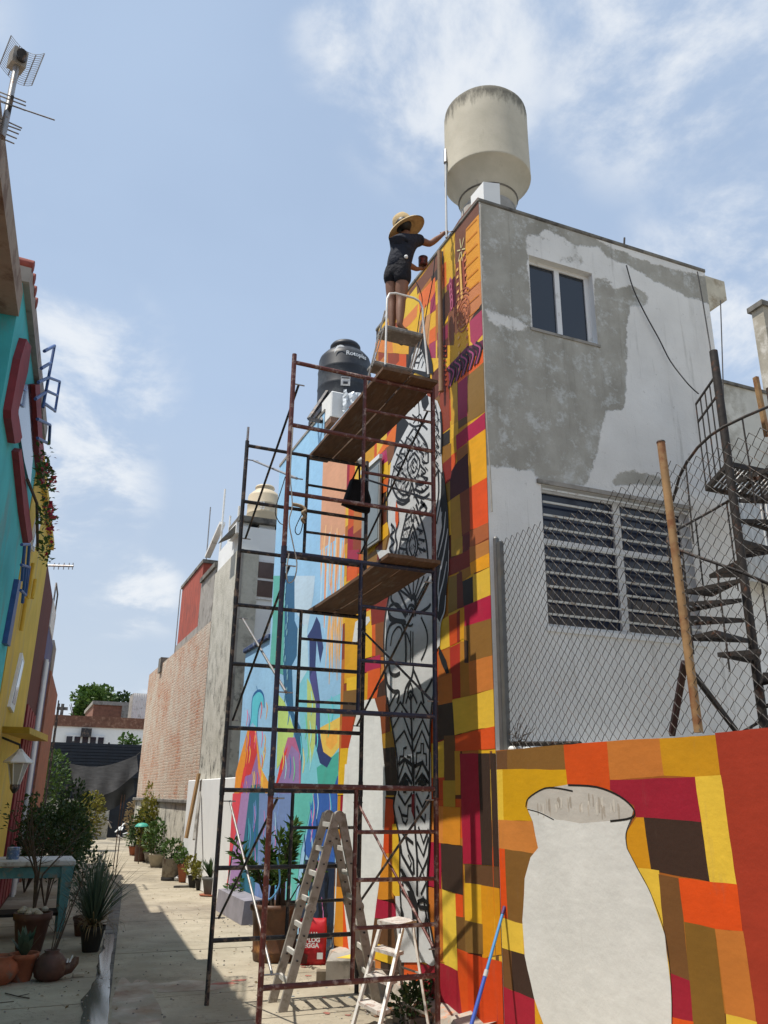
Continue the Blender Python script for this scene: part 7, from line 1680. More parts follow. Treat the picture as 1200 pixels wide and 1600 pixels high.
# dark slatted gate and shade cloth across the lane
ga = thing('slatted_gate', 'dark corrugated metal barrier across the end of the lane', 'gate', (4, 42, 0))
g0 = (0.572, 42.0, 4.145); g1_ = (5.444, 42.0, 4.319); gz = g0[2]; gb = 2.618
k = 0; hgt = (gz - gb) / 11
for k in range(11):
    b = MB(); b.box((g0[0], 42 + .02 * (k % 2), gb + k * hgt), (g1_[0], 42.05 + .02 * (k % 2), gb + (k + .86) * hgt)); b.build('slat', m_gate if k else globals().setdefault('m_gate', mat('black_blue_sheet', (.012, .018, .028), .5, .3, 3, .1, 20)), ga)
b = MB(); b.box((g0[0] - 1.5, 42.3, 0), (g1_[0] + .5, 42.34, gz - .05)); b.build('added_dark_backing', bpy.data.materials['black_blue_sheet'], ga)  # added near-black sheet, stands in for the dark behind and below the slats
for f in (0, .33, .66, 1):
    x = g0[0] + (g1_[0] - g0[0]) * f
    b = MB(); b.box((x - .04, 42.08, 0), (x + .04, 42.16, gz + .05)); b.build('post', m_black_metal, ga)
sc_ = thing('shade_cloth', 'sagging grey shade cloth slung across the end of the lane', 'cloth', (3.352, 38.0, 2.175))
A_ = (1.922, 38.0, 3.086); B_ = (4.37, 36.0, 3.413); C_ = (2.229, 38.0, 2.258); D_ = (4.486, 36.0, 2.796)
q = MB(); n = 16; vs = []
for j in range(7):
    for i in range(n + 1):
        u_ = i / n; v_ = j / 6
        p = Vector(A_) * (1 - u_) * (1 - v_) + Vector(B_) * u_ * (1 - v_) + Vector(C_) * (1 - u_) * v_ + Vector(D_) * u_ * v_
        p.z -= .55 * math.sin(math.pi * u_) * (.5 + .7 * v_); p.y += .08 * math.sin(u_ * 21 + v_ * 3) * v_
        vs.append(tuple(p))
q.add(vs, [(j*(n+1)+i, j*(n+1)+i+1, (j+1)*(n+1)+i+1, (j+1)*(n+1)+i) for j in range(6) for i in range(n)], None, True)
q.build('cloth', mat('grey_shade_net', (.085, .085, .088), .9, .25, 3, .3, 20, stretch=(1, 1, 5)), sc_)
q = MB(); vs = [tuple(Vector(v) + Vector((.1, 1.2, -.5 - .35 * (i % (n + 1)) / n))) for i, v in enumerate(vs)]
q.add(vs, [(j*(n+1)+i, j*(n+1)+i+1, (j+1)*(n+1)+i+1, (j+1)*(n+1)+i) for j in range(6) for i in range(n)], None, True)
q.build('lower_fold', mat('black_shade_net', (.018, .02, .022), .9, .25, 3, .3, 20), sc_)
q = MB()
for a_, b_ in ((A_, (A_[0] - 1.5, 40, A_[2] - .8)), (B_, (B_[0] + .5, 36, B_[2] + .4))): q.tube([a_, b_], .012, 5)
q.build('tie_rope', m_cable, sc_)
yw2 = thing('rubble_yard_wall', 'low grey yard wall in the shade under the shade cloth', 'wall', (3.716, 40.0, 0.609))
r0 = (2.793, 41.0, 1.777); 
b = MB(); b.box((r0[0] - 2.2, 41, 0), (4.05, 41.3, r0[2] - .1)); b.build('wall', m_weather, yw2)


# ================================================================ POTS AND PLANTS
def pot_prof(r, h, kind='taper'):
    if kind == 'taper': return [(r * .62, 0), (r * .66, .01), (r * .92, h * .80), (r * 1.0, h * .82), (r * 1.02, h), (r * .92, h), (r * .88, h * .86)]
    if kind == 'drum': return [(r * .94, 0), (r, .01), (r, h * .92), (r * 1.03, h * .95), (r * 1.03, h), (r * .95, h), (r * .93, h * .85)]
    if kind == 'urn': return [(r * .55, 0), (r * .8, h * .15), (r, h * .45), (r * .9, h * .72), (r * .62, h * .9), (r * .7, h), (r * .6, h), (r * .55, h * .9)]
def pot(t, at, r, h, m, kind='taper', name='pot', n=22):
    pr = pot_prof(r, h, kind)
    q = MB(); q.lathe(pr, n, at=at); o = q.build(name, m, t)
    q = MB(); q.lathe([(pr[-1][0] * 1.02, h * .84), (.004, h * .87)], n, at=at, cap=False); q.build('soil', m_soil, t)
    return o
def blades(mb, c, n, L, w, rnd, lean=(.25, 1.1), droop=.5, seg=5):
    c = Vector(c)
    for _ in range(n):
        a = rnd.uniform(0, 6.283); t = rnd.uniform(*lean); l = L * rnd.uniform(.7, 1.1)
        d = Vector((math.cos(a), math.sin(a), 0)); s = Vector((-d.y, d.x, 0)); p = c + d * .02; vs = []
        el = math.pi / 2 - t * .75
        for k in range(seg + 1):
            f = k / seg; ww_ = w * (1 - f) ** .6 * (.6 + .8 * min(1, f * 3)) * .5
            vs += [p + s * ww_, p - s * ww_]
            e2 = el - droop * t * f * f * 1.6
            p = p + (d * math.cos(e2) + Vector((0, 0, math.sin(e2)))) * l / seg
        mb.add(vs, [(k*2, k*2+1, k*2+3, k*2+2) for k in range(seg)], None, True)
def bush(t, c, r, n, size, lm, rnd, stems=5, base=None, shape=1.0):
    base = base or (c[0], c[1], c[2] - r[2]); q = MB()
    for _ in range(stems):
        e = (c[0] + rnd.uniform(-.7, .7) * r[0], c[1] + rnd.uniform(-.7, .7) * r[1], c[2] + rnd.uniform(0, .8) * r[2])
        q.tube([base, lerp(base, e, .5), e], [.012, .009, .004], 5)
    q.build('stem', m_bark, t)
    q = MB(); leaf_cloud(q, c, r, n, size, rnd, shape, .3); q.build('foliage', lm, t)
rp = random.Random(77)
def plant_bush(label, g, pr, ph, pm, kind, fr, fn, fs, lm, grp, cat='potted plant', shape=1.0, up=.0):
    t = thing('potted_plant', label, cat, g, grp)
    pot(t, g, pr, ph, pm, kind)
    c = (g[0], g[1], g[2] + ph + fr[2] * .8 + up)
    bush(t, c, fr, fn, fs, lm, rp, 6, (g[0], g[1], g[2] + ph * .85), shape)
    return t
m_tin = mat('dull_tin', (.26, .23, .18), .6, .2, 8, .2, 30, metal=.2, dirt=((.12, .08, .05), .3, 7))
m_whiteplastic = mat('scuffed_white_plastic', (.42, .43, .42), .6, .12, 7, .1, 30, dirt=((.25, .24, .22), .25, 8))
m_greypot = mat('grey_plastic_pot', (.10, .10, .095), .7, .15, 7, .1, 30)
m_blackpot = mat('black_nursery_pot', (.022, .02, .018), .7, .2, 7, .1, 30)
m_bluebucket = mat('blue_plastic', (.02, .07, .20), .5, .15, 7, .1, 30)
m_cream = mat('cream_cement_pot', (.40, .36, .28), .85, .15, 7, .3, 40)
RG = 'pots along the white wall'
plant_bush('smallest terracotta pot with bushy green plant farthest along the wall', (3.89, 30.257, 0.0), .17, .28, m_terra, 'taper', (.30, .30, .30), 260, .10, m_leaf, RG)
plant_bush('tall brown box pot with dark leafy plant below the teal cap', (3.819, 27.669, -0.0), .22, .46, m_terra_dark, 'drum', (.45, .42, .55), 800, .13, m_leaf_dark, RG)
plant_bush('grey cement pot with sprawling yellow green weeds by the streaked wall', (3.986, 27.109, 0.0), .20, .30, m_conc, 'taper', (.48, .48, .85), 1000, .11, m_leaf_yel, RG, up=.05)
plant_bush('wide cream cement pot with flowering green shrub', (3.995, 25.424, 0.0), .34, .36, m_cream, 'taper', (.50, .50, .50), 900, .11, m_leaf, RG)
# teal cap hung on a stake
tcap = thing('teal_cap', 'teal upturned bowl perched among the pots', 'bowl', (3.837, 27.664, 0.0))
cp_ = Vector((3.6, 26.671, 1.01))
q = MB(); q.lathe([(.20, 0), (.185, .04), (.12, .09), (.01, .11)], 18, at=cp_); q.build('bowl', mat('teal_plastic', (.06, .36, .28), .5, .1, 6, 0), tcap)
q = MB(); q.tube([cp_ + Vector((0, 0, .1)), (cp_.x, cp_.y, 0)], .015, 6); q.build('stake', m_bark, tcap)
t = thing('tin_planter', 'dull tin drum with black base holding a small shrub', 'potted plant', (3.658, 21.491, 0.0), RG)
g = (3.658, 21.491, 0.0)
q = MB(); q.lathe([(.20, 0), (.205, .01), (.205, .07), (.20, .075)], 22, at=g); q.build('base_band', m_blackpot, t)
pot(t, (g[0], g[1], g[2] + .075), .195, .42, m_tin, 'drum', 'drum'); bush(t, (g[0], g[1], .68), (.25, .25, .22), 240, .10, m_leaf, rp, 5, (g[0], g[1], .45))
t = thing('white_bucket', 'tall ribbed white bucket full of scrap beside the leaning timber', 'bucket', (4.144, 22.029, 0.0))
g = (4.144, 22.029, 0.0)
q = MB(); q.lathe([(.20, 0), (.21, .02), (.25, .55), (.27, .56), (.27, .60), (.255, .60), (.24, .50)], 24, at=g); q.build('bucket', m_whiteplastic, t)
q = MB()
for k in range(9): q.tube([(g[0] + .14 * math.cos(k * .8), g[1] + .14 * math.sin(k * .8), .45), (g[0] + .25 * math.cos(k * .9), g[1] + .22 * math.sin(k), .72 + .06 * (k % 3))], .028, 6)
q.build('scrap', mat('tan_rag', (.42, .25, .10), .9, .3, 8, .5, 30), t)
q = MB()
for k in range(3): q.tube([(g[0] + .1, g[1], .6), (g[0] + .45 + .1 * k, g[1] - .1, .95 + .22 * k)], .02, 6)
q.build('red_stick', mat('dull_red_stick', (.28, .09, .07), .8, .2, 8, .2, 30), t)
plant_bush('bright green plant standing behind the white bucket', (4.418, 23.824, 0.0), .16, .5, m_greypot, 'taper', (.28, .28, .25), 260, .12, m_leaf, RG)
t = thing('clay_box', 'square orange clay pot leaning by the white wall', 'pot', (4.787, 23.731, 0.0))
g = (4.787, 23.731, 0.0); q = MB(); q.box((g[0] - .16, g[1] - .16, .32), (g[0] + .16, g[1] + .16, .72), bevel=.02); q.build('pot', mat('orange_clay', (.40, .17, .06), .85, .2, 8, .3, 40), t)
q = MB(); q.box((g[0] - .13, g[1] - .13, 0), (g[0] + .13, g[1] + .13, .32), bevel=.01); q.build('stand_block', m_conc, t)
plant_bush('terracotta pot with trailing green plant in front of the white bucket', (3.905, 20.948, 0.0), .19, .40, m_terra, 'taper', (.28, .28, .18), 300, .09, m_leaf, RG)
plant_bush('left of two small black pots with yellow green seedlings', (3.891, 19.775, 0.0), .14, .24, m_blackpot, 'taper', (.22, .22, .22), 260, .09, m_leaf_yel, RG)
plant_bush('right of two small black pots next to the spiky agave', (3.936, 19.221, 0.0), .13, .22, m_blackpot, 'taper', (.20, .20, .18), 220, .09, m_leaf_yel, RG)
t = thing('potted_agave', 'spiky dark agave in a grey pot on a red saucer', 'potted plant', (3.91, 18.106, 0.0), RG); g = (3.91, 18.106, 0.0)
q = MB(); q.lathe([(.19, 0), (.22, .03), (.20, .03)], 22, at=g); q.build('saucer', m_terra, t)
pot(t, (g[0], g[1], .03), .18, .32, m_greypot)
q = MB(); blades(q, (g[0], g[1], .33), 46, .42, .05, rp, (.1, 1.0), .3); q.build('leaves', m_leaf_dark, t)
t = thing('flat_stone', 'flat grey stone lying on the lane before the black pots', 'stone', (3.693, 19.831, 0.0)); g = (3.693, 19.831, 0.0)
q = MB(); q.prism(blob(g[0], g[1], .20, .10, 0, 14, 3), (0, 0, .04)); q.build('stone', m_conc_dark, t)
t = thing('white_scrap', 'crumpled pale scrap at the foot of the terracotta pot', 'scrap', (3.829, 21.445, 0.0)); g = (3.817, 21.287, 0.0)
q = MB(); q.lathe([(.02, 0), (.09, .02), (.10, .07), (.05, .11), (.01, .12)], 9, at=g, smooth=False); q.build('scrap', m_whiteplastic, t)
# leaning timbers
def lean(name, label, a, b_, w, h, m, cat):
    q = MB(); q.bar(a, b_, w, h, up=(1, 0, 0)); return tag(q.build(name, m), label, cat)
lean('leaning_timber', 'broad brown timber leaning on the white wall', (3.68, 19.951, 0.997), (3.85, 19.965, 2.38), .22, .05, m_wood_pale, 'timber')
lean('leaning_pole', 'thin grey pole leaning on the white wall beside the broad timber', (3.66, 18.95, 1.017), (3.86, 19.764, 1.976), .045, .045, m_conc, 'pole')
b = MB(); gA = (3.883, 16.598, 0.0); b.prism([(3.55, 15.9, 0), (3.88, 15.9, 0), (3.88, 15.9, .36), (3.58, 15.9, .34)], (0, -1.9, 0))
tag(b.build('concrete_bench', mat('violet_grey_cement', (.23, .22, .25), .9, .2, 4, .5, 40)), 'grey cement ledge at the foot of the rainbow mural', 'ledge')
plant_bush('low green weeds in a dark tub beside the cement ledge', (4.087, 15.504, 0.0), .16, .2, m_blackpot, 'taper', (.42, .40, .20), 380, .11, m_leaf, RG)
# big pot by the scaffold
t = thing('large_potted_shrub', 'large brown barrel pot with tall narrow leaved shrub behind the scaffold', 'potted plant', (3.244, 11.062, 0.0)); g = (3.244, 11.062, 0.0)
m_glaze = mat('brown_glazed_clay', (.095, .040, .018), .5, .3, 5, .3, 30, dirt=((.26, .12, .04), .2, 4))
q = MB(); q.lathe([(.24, 0), (.26, .01), (.27, .09), (.285, .10), (.27, .12), (.28, .38), (.30, .55), (.33, .57), (.33, .64), (.29, .64), (.27, .55)], 28, at=g); q.build('pot', m_glaze, t)
q = MB(); q.lathe([(.275, .55), (.01, .56)], 24, at=g, cap=False); q.build('soil', m_soil, t)
q = MB(); r2 = random.Random(9); tips = []
for k in range(26):
    a = r2.uniform(0, 6.283); R2 = r2.uniform(.15, .62); h = r2.uniform(.35, 1.0)
    e = (g[0] + R2 * math.cos(a), g[1] + R2 * math.sin(a), .6 + h); m_ = (g[0] + R2 * .45 * math.cos(a), g[1] + R2 * .45 * math.sin(a), .6 + h * .55)
    q.tube([(g[0] + .1 * math.cos(a), g[1] + .1 * math.sin(a), .55), m_, e], [.012, .008, .004], 5); tips.append((m_, e))
q.build('stem', m_bark, t)
q = MB()
for m_, e in tips:
    for k in range(34):
        p = Vector(lerp(m_, e, r2.random() * 1.1)); d = (Vector(e) - Vector(m_)).normalized() * .5 + Vector((r2.uniform(-1, 1), r2.uniform(-1, 1), r2.uniform(-.4, .8)))
        leaf(q, p, d.normalized(), r2.uniform(.10, .19), r2, .45)
q.build('foliage', m_leaf, t)
cable('blue hose drooping over the rim of the large brown pot', [(2.968, 10.2, 1.23), (3.009, 10.2, 1.055), (3.009, 10.2, 0.918), (2.938, 10.2, 0.803), (2.884, 10.3, 0.754)], .010, mat('blue_hose', (.10, .30, .55), .5, .1, 8, 0), 'hose')

# ================================================================ LEFT FOREGROUND
LG = 'pots on the left of the lane'
t = thing('hen_shaped_pot', 'dark clay pot shaped like a sitting hen with bare stems', 'potted plant', (0.623, 10.703, 0.0), LG); g = (0.623, 10.703, 0.0)
q = MB(); q.lathe([(.10, 0), (.155, .04), (.175, .11), (.16, .19), (.11, .25), (.075, .27), (.085, .295), (.065, .295), (.06, .25)], 24, at=g); q.build('body', m_terra_dark, t)
q = MB(); q.tube([(g[0] + .12, g[1], .10), (g[0] + .20, g[1] - .02, .12), (g[0] + .25, g[1] - .03, .17), (g[0] + .262, g[1] - .03, .22)], [.07, .065, .045, .025], 10); q.build('tail', m_terra_dark, t)
q = MB(); q.tube([(g[0] + .19, g[1] - .05, .17), (g[0] + .215, g[1] - .05, .24)], [.012, .006], 6); q.tube([(g[0] + .165, g[1] - .05, .17), (g[0] + .17, g[1] - .05, .21)], [.012, .006], 6); q.build('white_shard', m_white2, t)
q = MB(); r2 = random.Random(3)
for k in range(5):
    p = (g[0] - .01 + .01 * k, g[1], .26); e = (g[0] + .02 + .07 * k + r2.uniform(-.03, .03), g[1] + .05 * k, .55 + .16 * k)
    q.tube([p, lerp(p, e, .5), e], [.007, .005, .003], 5)
    for j in range(5): f = lerp(p, e, .5 + .1 * j); q.tube([f, (f[0] + r2.uniform(-.12, .12), f[1] + r2.uniform(-.1, .1), f[2] + .12)], .002, 4)
q.build('stem', m_bark, t)
t = thing('potted_agave', 'pale green agave in a bright terracotta pot', 'potted plant', (0.342, 10.766, 0.0), LG); g = (0.342, 10.766, 0.0)
pot(t, g, .155, .27, m_terra); q = MB(); blades(q, (g[0], g[1], .25), 22, .28, .075, rp, (.15, .95), .25); q.build('leaves', m_leaf_blue, t)
t = thing('round_pot', 'round terracotta bowl cut off at the left edge', 'pot', (0.101, 10.782, 0.0), LG); pot(t, (0.103, 10.68, 0.0), .21, .27, m_terra, 'urn')
t = thing('pot_with_stones', 'tall dark pot topped with pale stones and a bare shrub', 'potted plant', (0.443, 12.569, 0.0), LG); g = (0.443, 12.569, 0.0)
pot(t, g, .235, .46, m_terra_dark)
q = MB(); r2 = random.Random(6)
for k in range(16):
    a = r2.uniform(0, 6.28); R2 = r2.uniform(.02, .2); q = MB(); q.lathe([(.012, -.01), (.04, .0), (.045, .025), (.02, .05), (.003, .055)], 8, at=(g[0] + R2 * math.cos(a), g[1] + R2 * math.sin(a), .44 + r2.uniform(0, .03)), smooth=False); q.build('stone', m_cream, t)
q = MB()
for k in range(9):
    a = r2.uniform(0, 6.28); R2 = r2.uniform(.2, .7); e = (g[0] + R2 * math.cos(a), g[1] + R2 * math.sin(a), r2.uniform(1.2, 1.75)); m_ = (g[0] + .05 * math.cos(a), g[1] + .05 * math.sin(a), .9)
    q.tube([(g[0], g[1], .44), m_, e], [.016, .012, .005], 6)
    for j in range(6):
        f = lerp(m_, e, .25 + .13 * j); d = (r2.uniform(-.25, .25), r2.uniform(-.25, .25), r2.uniform(.05, .3)); e2 = (f[0] + d[0], f[1] + d[1], f[2] + d[2]); q.tube([f, e2], [.005, .002], 4)
q.build('stem', m_bark, t)
q = MB(); leaf_cloud(q, (g[0], g[1], 1.6), (.6, .6, .35), 240, .07, r2, .7, .2); q.build('foliage', m_leaf_dark, t)
# grassy yucca at the drain
t = thing('grassy_yucca', 'fountain of thin grey green blades in a dark pot beside the drain', 'potted plant', (1.18, 12.369, -0.0), LG); g = (1.18, 12.369, -0.0)
pot(t, g, .16, .30, m_blackpot); r2 = random.Random(12)
q = MB(); blades(q, (g[0], g[1], .30), 170, .92, .018, r2, (.05, 1.15), .6, 6); q.build('leaves', m_leaf_blue, t)
q = MB(); blades(q, (g[0], g[1], .28), 90, .50, .018, r2, (1.0, 1.7), .9, 5); q.build('dry_leaves', m_leaf_dry, t)
plant_bush('dark shrub with small leaves just behind the grassy yucca', (1.17, 13.729, 0.0), .15, .25, m_terra_dark, 'taper', (.30, .30, .45), 420, .07, m_leaf_dark, LG, up=.15)
# old laundry table
tb_ = thing('laundry_table', 'old table with white top and flaking teal legs among the plants', 'table', (0.592, 13.741, -0.0))
m_teal = mat('flaking_teal_paint', (.09, .24, .27), .7, .25, 8, .3, 40, dirt=((.25, .22, .18), .3, 9))
l1 = (0.855, 13.596, 0.0); zt = 1.02
q = MB(); q.box((l1[0] - 1.35, l1[1] - .08, zt - .09), (l1[0] + .10, l1[1] + .72, zt), bevel=.02); q.build('top', mat('chipped_white_enamel', (.52, .53, .53), .5, .1, 6, .2, 30, dirt=((.25, .22, .2), .25, 9)), tb_)
for (dx, dy) in ((0, 0), (-1.25, 0), (0, .62), (-1.25, .62)):
    q = MB(); q.add([(l1[0] + dx + sx * w, l1[1] + dy + sy * w * .8, z) for z, w, o_ in ((0, .035, 0), (zt - .09, .085, 0)) for sx, sy in ((-1, -1), (1, -1), (1, 1), (-1, 1))], [(0, 1, 2, 3), (4, 7, 6, 5), (0, 4, 5, 1), (1, 5, 6, 2), (2, 6, 7, 3), (3, 7, 4, 0)]); q.build('leg', m_teal, tb_)
q = MB(); q.box((l1[0] - 1.2, l1[1] - .02, zt - .24), (l1[0] - .05, l1[1] + .01, zt - .1)); q.build('apron', m_teal, tb_)
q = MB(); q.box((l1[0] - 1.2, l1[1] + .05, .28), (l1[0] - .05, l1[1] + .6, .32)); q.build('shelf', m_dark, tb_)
t = thing('paint_tin', 'blue patterned tin on the laundry table', 'tin', (l1[0] - .75, l1[1] + .15, zt)); 
q = MB(); q.lathe([(.08, 0), (.085, .01), (.085, .15), (.088, .155), (.08, .16), (.01, .162)], 18, at=(l1[0] - .75, l1[1] + .15, zt)); q.build('tin', mat('blue_printed_tin', (.12, .20, .38), .5, .4, 25, 0, dirt=((.6, .6, .6), .3, 18)), t)
# shrubs and clutter further back on the left
BG = 'shrubs on the left of the lane'
def shrub(label, px, py, r, n, size, lm, up, name='garden_shrub'):
    g = px; t = thing(name, label, 'shrub', (g[0], g[1], 0), BG)
    bush(t, (g[0], g[1], r[2] + up), r, n, size, lm, rp, 8, (g[0], g[1], 0)); return t
shrub('tall dark shrub in front of the dark barrier at the left', (1.092, 33.18, 0.0), 0, (.72, .72, 1.35), 1500, .15, m_leaf, .75)
shrub('dense dark shrub at the left edge behind the laundry table', (-0.21, 19.308, 0.0), 0, (.8, .8, .9), 1700, .13, m_leaf, .3)
shrub('mid green leafy shrub between the table and the coral chairs', (0.772, 16.972, -0.0), 0, (.62, .55, .66), 1500, .10, m_leaf_dark, .42)
shrub('yellow flowered shrub beside the thin metal posts', (2.574, 32.892, -0.0), 0, (.55, .55, .85), 1200, .12, m_leaf_yel, .3)
shrub('olive shrub sprawling over the coral chairs', (1.392, 23.102, 0.0), 0, (.60, .55, .55), 1100, .10, m_leaf, .25)
shrub('large dark bush at the far left edge under the lantern', (-0.007, 27.071, 0.0), 0, (1.0, .9, .85), 1600, .15, m_leaf_dark, .3)
shrub('dark bush at the end of the lane under the shade cloth', (4.816, 47.3, 0.0), 0, (1.1, .9, 1.2), 900, .2, m_leaf_dark, .2)
shrub('low bush between the yellow shrub and the far yard wall', (3.897, 44.533, 0.0), 0, (1.0, .8, .9), 700, .2, m_leaf, .2)
shrub('creeper bush against the streaked base wall', (4.324, 29.244, 0.0), 0, (.45, 1.1, 1.0), 1500, .12, m_leaf_yel, .45)
shrub('dry leafed bush by the far end of the brick house', (4.651, 35.713, 0.0), 0, (.5, .8, .8), 600, .14, m_leaf_dry, .2)
for k, (lab, g, zz, mm) in enumerate((('blue bucket with green plant on a crate by the thin posts', (1.854, 29.778, -0.0), .72, m_bluebucket), ('blue bucket half hidden in the dark bushes under the lantern', (0.302, 23.047, 0.0), 1.35, m_bluebucket))):
    t = thing('blue_bucket', lab, 'bucket', (g[0], g[1], zz))
    q = MB(); q.lathe([(.18, 0), (.19, .02), (.23, .36), (.245, .37), (.245, .40), (.23, .40), (.21, .30)], 22, at=(g[0], g[1], zz)); q.build('bucket', mm, t)
    q = MB(); q.tube([(g[0] - .23, g[1], zz + .36), (g[0] - .1, g[1] - .2, zz + .22), (g[0] + .12, g[1] - .2, zz + .28), (g[0] + .23, g[1], zz + .37)], .006, 5); q.build('bail_handle', m_white2, t)
    if k == 0:
        q = MB(); leaf_cloud(q, (g[0], g[1], zz + .62), (.3, .3, .28), 260, .14, rp, 1.2, .2); q.build('foliage', m_leaf, t)
    c = thing('wooden_crate', 'slatted crate under the ' + ('blue bucket by the thin posts' if k == 0 else 'half hidden blue bucket'), 'crate', (g[0], g[1], 0))
    for j in range(4):
        q = MB(); q.box((g[0] - .3, g[1] - .25, .05 + j * zz / 4), (g[0] + .3, g[1] + .25, .05 + (j + .7) * zz / 4)); q.build('slat_tier', m_wood, c)
    q = MB(); q.box((g[0] - .31, g[1] - .26, zz - .03), (g[0] + .31, g[1] + .26, zz - .003)); q.build('top', m_wood, c)
m_coral = mat('faded_coral_plastic', (.42, .11, .09), .6, .15, 7, .1, 30)
for k, (lab, g) in enumerate((('coral plastic chair back nearer the yellow shrub', (1.261, 22.793, 0.0)), ('coral plastic chair back farther left behind the shrubs', (0.812, 21.944, 0.0)))):
    t = thing('plastic_chair', lab, 'chair', (g[0], g[1], 0), 'coral chairs')
    q = MB(); q.box((g[0] - .22, g[1] - .02, .42), (g[0] + .22, g[1] + .40, .45), bevel=.01); q.build('seat', m_coral, t)
    q = MB(); q.tube([(g[0] - .23, g[1], .44), (g[0] - .23, g[1] - .04, .86), (g[0] - .17, g[1] - .05, .92), (g[0] + .17, g[1] - .05, .92), (g[0] + .23, g[1] - .04, .86), (g[0] + .23, g[1], .44)], .025, 8)
    for j in range(3): q.bar((g[0] - .12 + .12 * j, g[1] - .02, .45), (g[0] - .12 + .12 * j, g[1] - .05, .91), .05, .012)
    q.build('backrest', m_coral, t)
    for dx in (-.2, .2):
        for dy in (0, .36):
            q = MB(); q.tube([(g[0] + dx, g[1] + dy, .43), (g[0] + dx * 1.15, g[1] + dy + (.03 if dy else -.03), 0)], [.022, .018], 8); q.build('leg', m_coral, t)
# thin metal posts and lantern
for lab, a_, b_ in (('left of the thin dark metal posts beside the yellow shrub', (1.634, 24.527, 0.0), (0.933, 13.95, 1.935)), ('thin dark metal post nearer the lane, right of a close pair', (2.522, 22.459, 0.0), (1.584, 14.247, 1.944)), ('thin dark metal post at the left of the close pair', (2.418, 22.151, -0.0), (1.581, 14.504, 1.876))):
    q = MB(); h_ = Vector(b_).z; q.tube([a_, (a_[0] + .02, a_[1], 1.9)], .012, 6); tag(q.build('garden_stake', m_rust_metal), lab, 'stake', 'garden stakes')
ln = thing('wall_lantern', 'white hexagonal lantern on a dark bracket at the left', 'lantern', (-0.009, 13.066, 2.286))
lp = Vector((-0.005, 12.526, 2.19)); u3 = .0085
q = MB(); q.lathe([(.19, .10), (.195, .115), (.10, .20), (.05, .25), (.03, .28), (.005, .29)], 6, at=lp, smooth=False); q.build('hood', m_white, ln)
q = MB(); q.lathe([(.05, -.17), (.12, .09)], 6, at=lp, smooth=False); q.build('glass', mat('milky_lantern_glass', (.35, .34, .30), .3, .1, 6, 0), ln)
for k in range(6):
    a = k * math.pi / 3; q = MB(); q.tube([lp + Vector((.055 * math.cos(a), .055 * math.sin(a), -.17)), lp + Vector((.125 * math.cos(a), .125 * math.sin(a), .10))], .008, 5); q.build('frame_bar', m_white, ln)
q = MB(); q.lathe([(.02, -.28), (.06, -.22), (.06, -.17)], 6, at=lp, smooth=False); q.build('finial', m_black_metal, ln)
q = MB(); q.tube([lp + Vector((0, 0, .28)), lp + Vector((-.02, .02, .34)), lp + Vector((-.35, 0, .46)), (LX0 + LSL * lp.y, lp.y, lp.z + .5)], .016, 6); q.build('bracket', m_black_metal, ln)
t = thing('dry_stick', 'forked dry stick lying on the paving in front of the pots', 'stick', (0.383, 9.896, 0.0))
q = MB(); q.tube([(0.194, 10.148, 0.01), (0.311, 9.931, 0.015), (0.416, 9.833, 0.01)], .006, 5); q.tube([(0.312, 9.947, 0.012), (0.415, 9.933, 0.03)], .004, 5); q.tube([(0.152, 9.739, 0.008), (0.277, 9.74, 0.01)], .004, 5); q.build('stick', m_bark, t)
t = thing('pale_soap_block', 'small pale block lying on the paving by the drain', 'block', (0.93, 10.773, 0.0)); g = (0.93, 10.773, 0.0)
q = MB(); q.box((g[0] - .06, g[1] - .03, .002), (g[0] + .06, g[1] + .03, .04), bevel=.008); q.build('block', m_cream, t)
t = thing('scrap_pile', 'heap of pale and dark scrap metal far down the lane', 'scrap', (4.025, 40.255, 0.0)); g = (4.077, 40.807, 0.0)
r2 = random.Random(31)
for k in range(14):
    q = MB(); p = Vector((g[0] + r2.uniform(-.7, .7), g[1] + r2.uniform(-.3, .3), r2.uniform(.05, .7))); d = Vector((r2.uniform(-1, 1), r2.uniform(-1, 1), r2.uniform(-.3, .8))) * .5
    q.bar(p, p + d, r2.uniform(.05, .25), .03); q.build('piece', r2.choice([m_white, m_black_metal, m_conc, m_white2]), t)

# ================================================================ LADDERS AND LOOSE THINGS BY THE MURAL
lad = thing('folding_ladder', 'dull aluminium folding ladder standing in a tall A inside the scaffold', 'ladder', (3.117, 8.925, 0.0))
bA, bB = Vector((2.613, 8.902, 0.0)), Vector((2.6, 8.502, 0.0))
tA, tB = Vector((3.129, 8.95, 1.741)), Vector((3.084, 8.5, 1.751))
apz = (tA.z + tB.z) / 2; tA.z = tB.z = apz
cA, cB = Vector((tA.x * 2 - bA.x, tA.y + .02, 0)), Vector((tB.x * 2 - bB.x, tB.y + .02, 0))
def ladder_side(p0, p1, q0, q1, n):
    for a_, b_ in ((p0, p1), (q0, q1)):
        m_ = a_.lerp(b_, .5)
        q = MB(); q.bar(a_, b_, .085, .034, up=(0, 1, 0)); s = q.build('stile', m_alu, lad)
        q = MB(); q.tube([m_ + Vector((0, -.025, 0)), m_ + Vector((0, .025, 0))], .052, 16); q.build('hinge', m_alu, s)
        for k in range(1, 8):
            h_ = a_.lerp(b_, (k + .0) / 8.2); q = MB(); q.tube([h_ + Vector((0, -.040, 0)), h_ + Vector((0, .040, 0))], .009, 6); q.build('rung_end', m_black_metal, s)
    for k in range(1, n + 1):
        t_ = k / (n + .45)
        q = MB(); q.bar(p0.lerp(p1, t_), q0.lerp(q1, t_), .045, .026, up=(1, 0, 0)); q.build('rung', m_alu_bright, lad)
ladder_side(bA, tA, bB, tB, 7); ladder_side(cA, tA + Vector((.05, 0, 0)), cB, tB + Vector((.05, 0, 0)), 7)
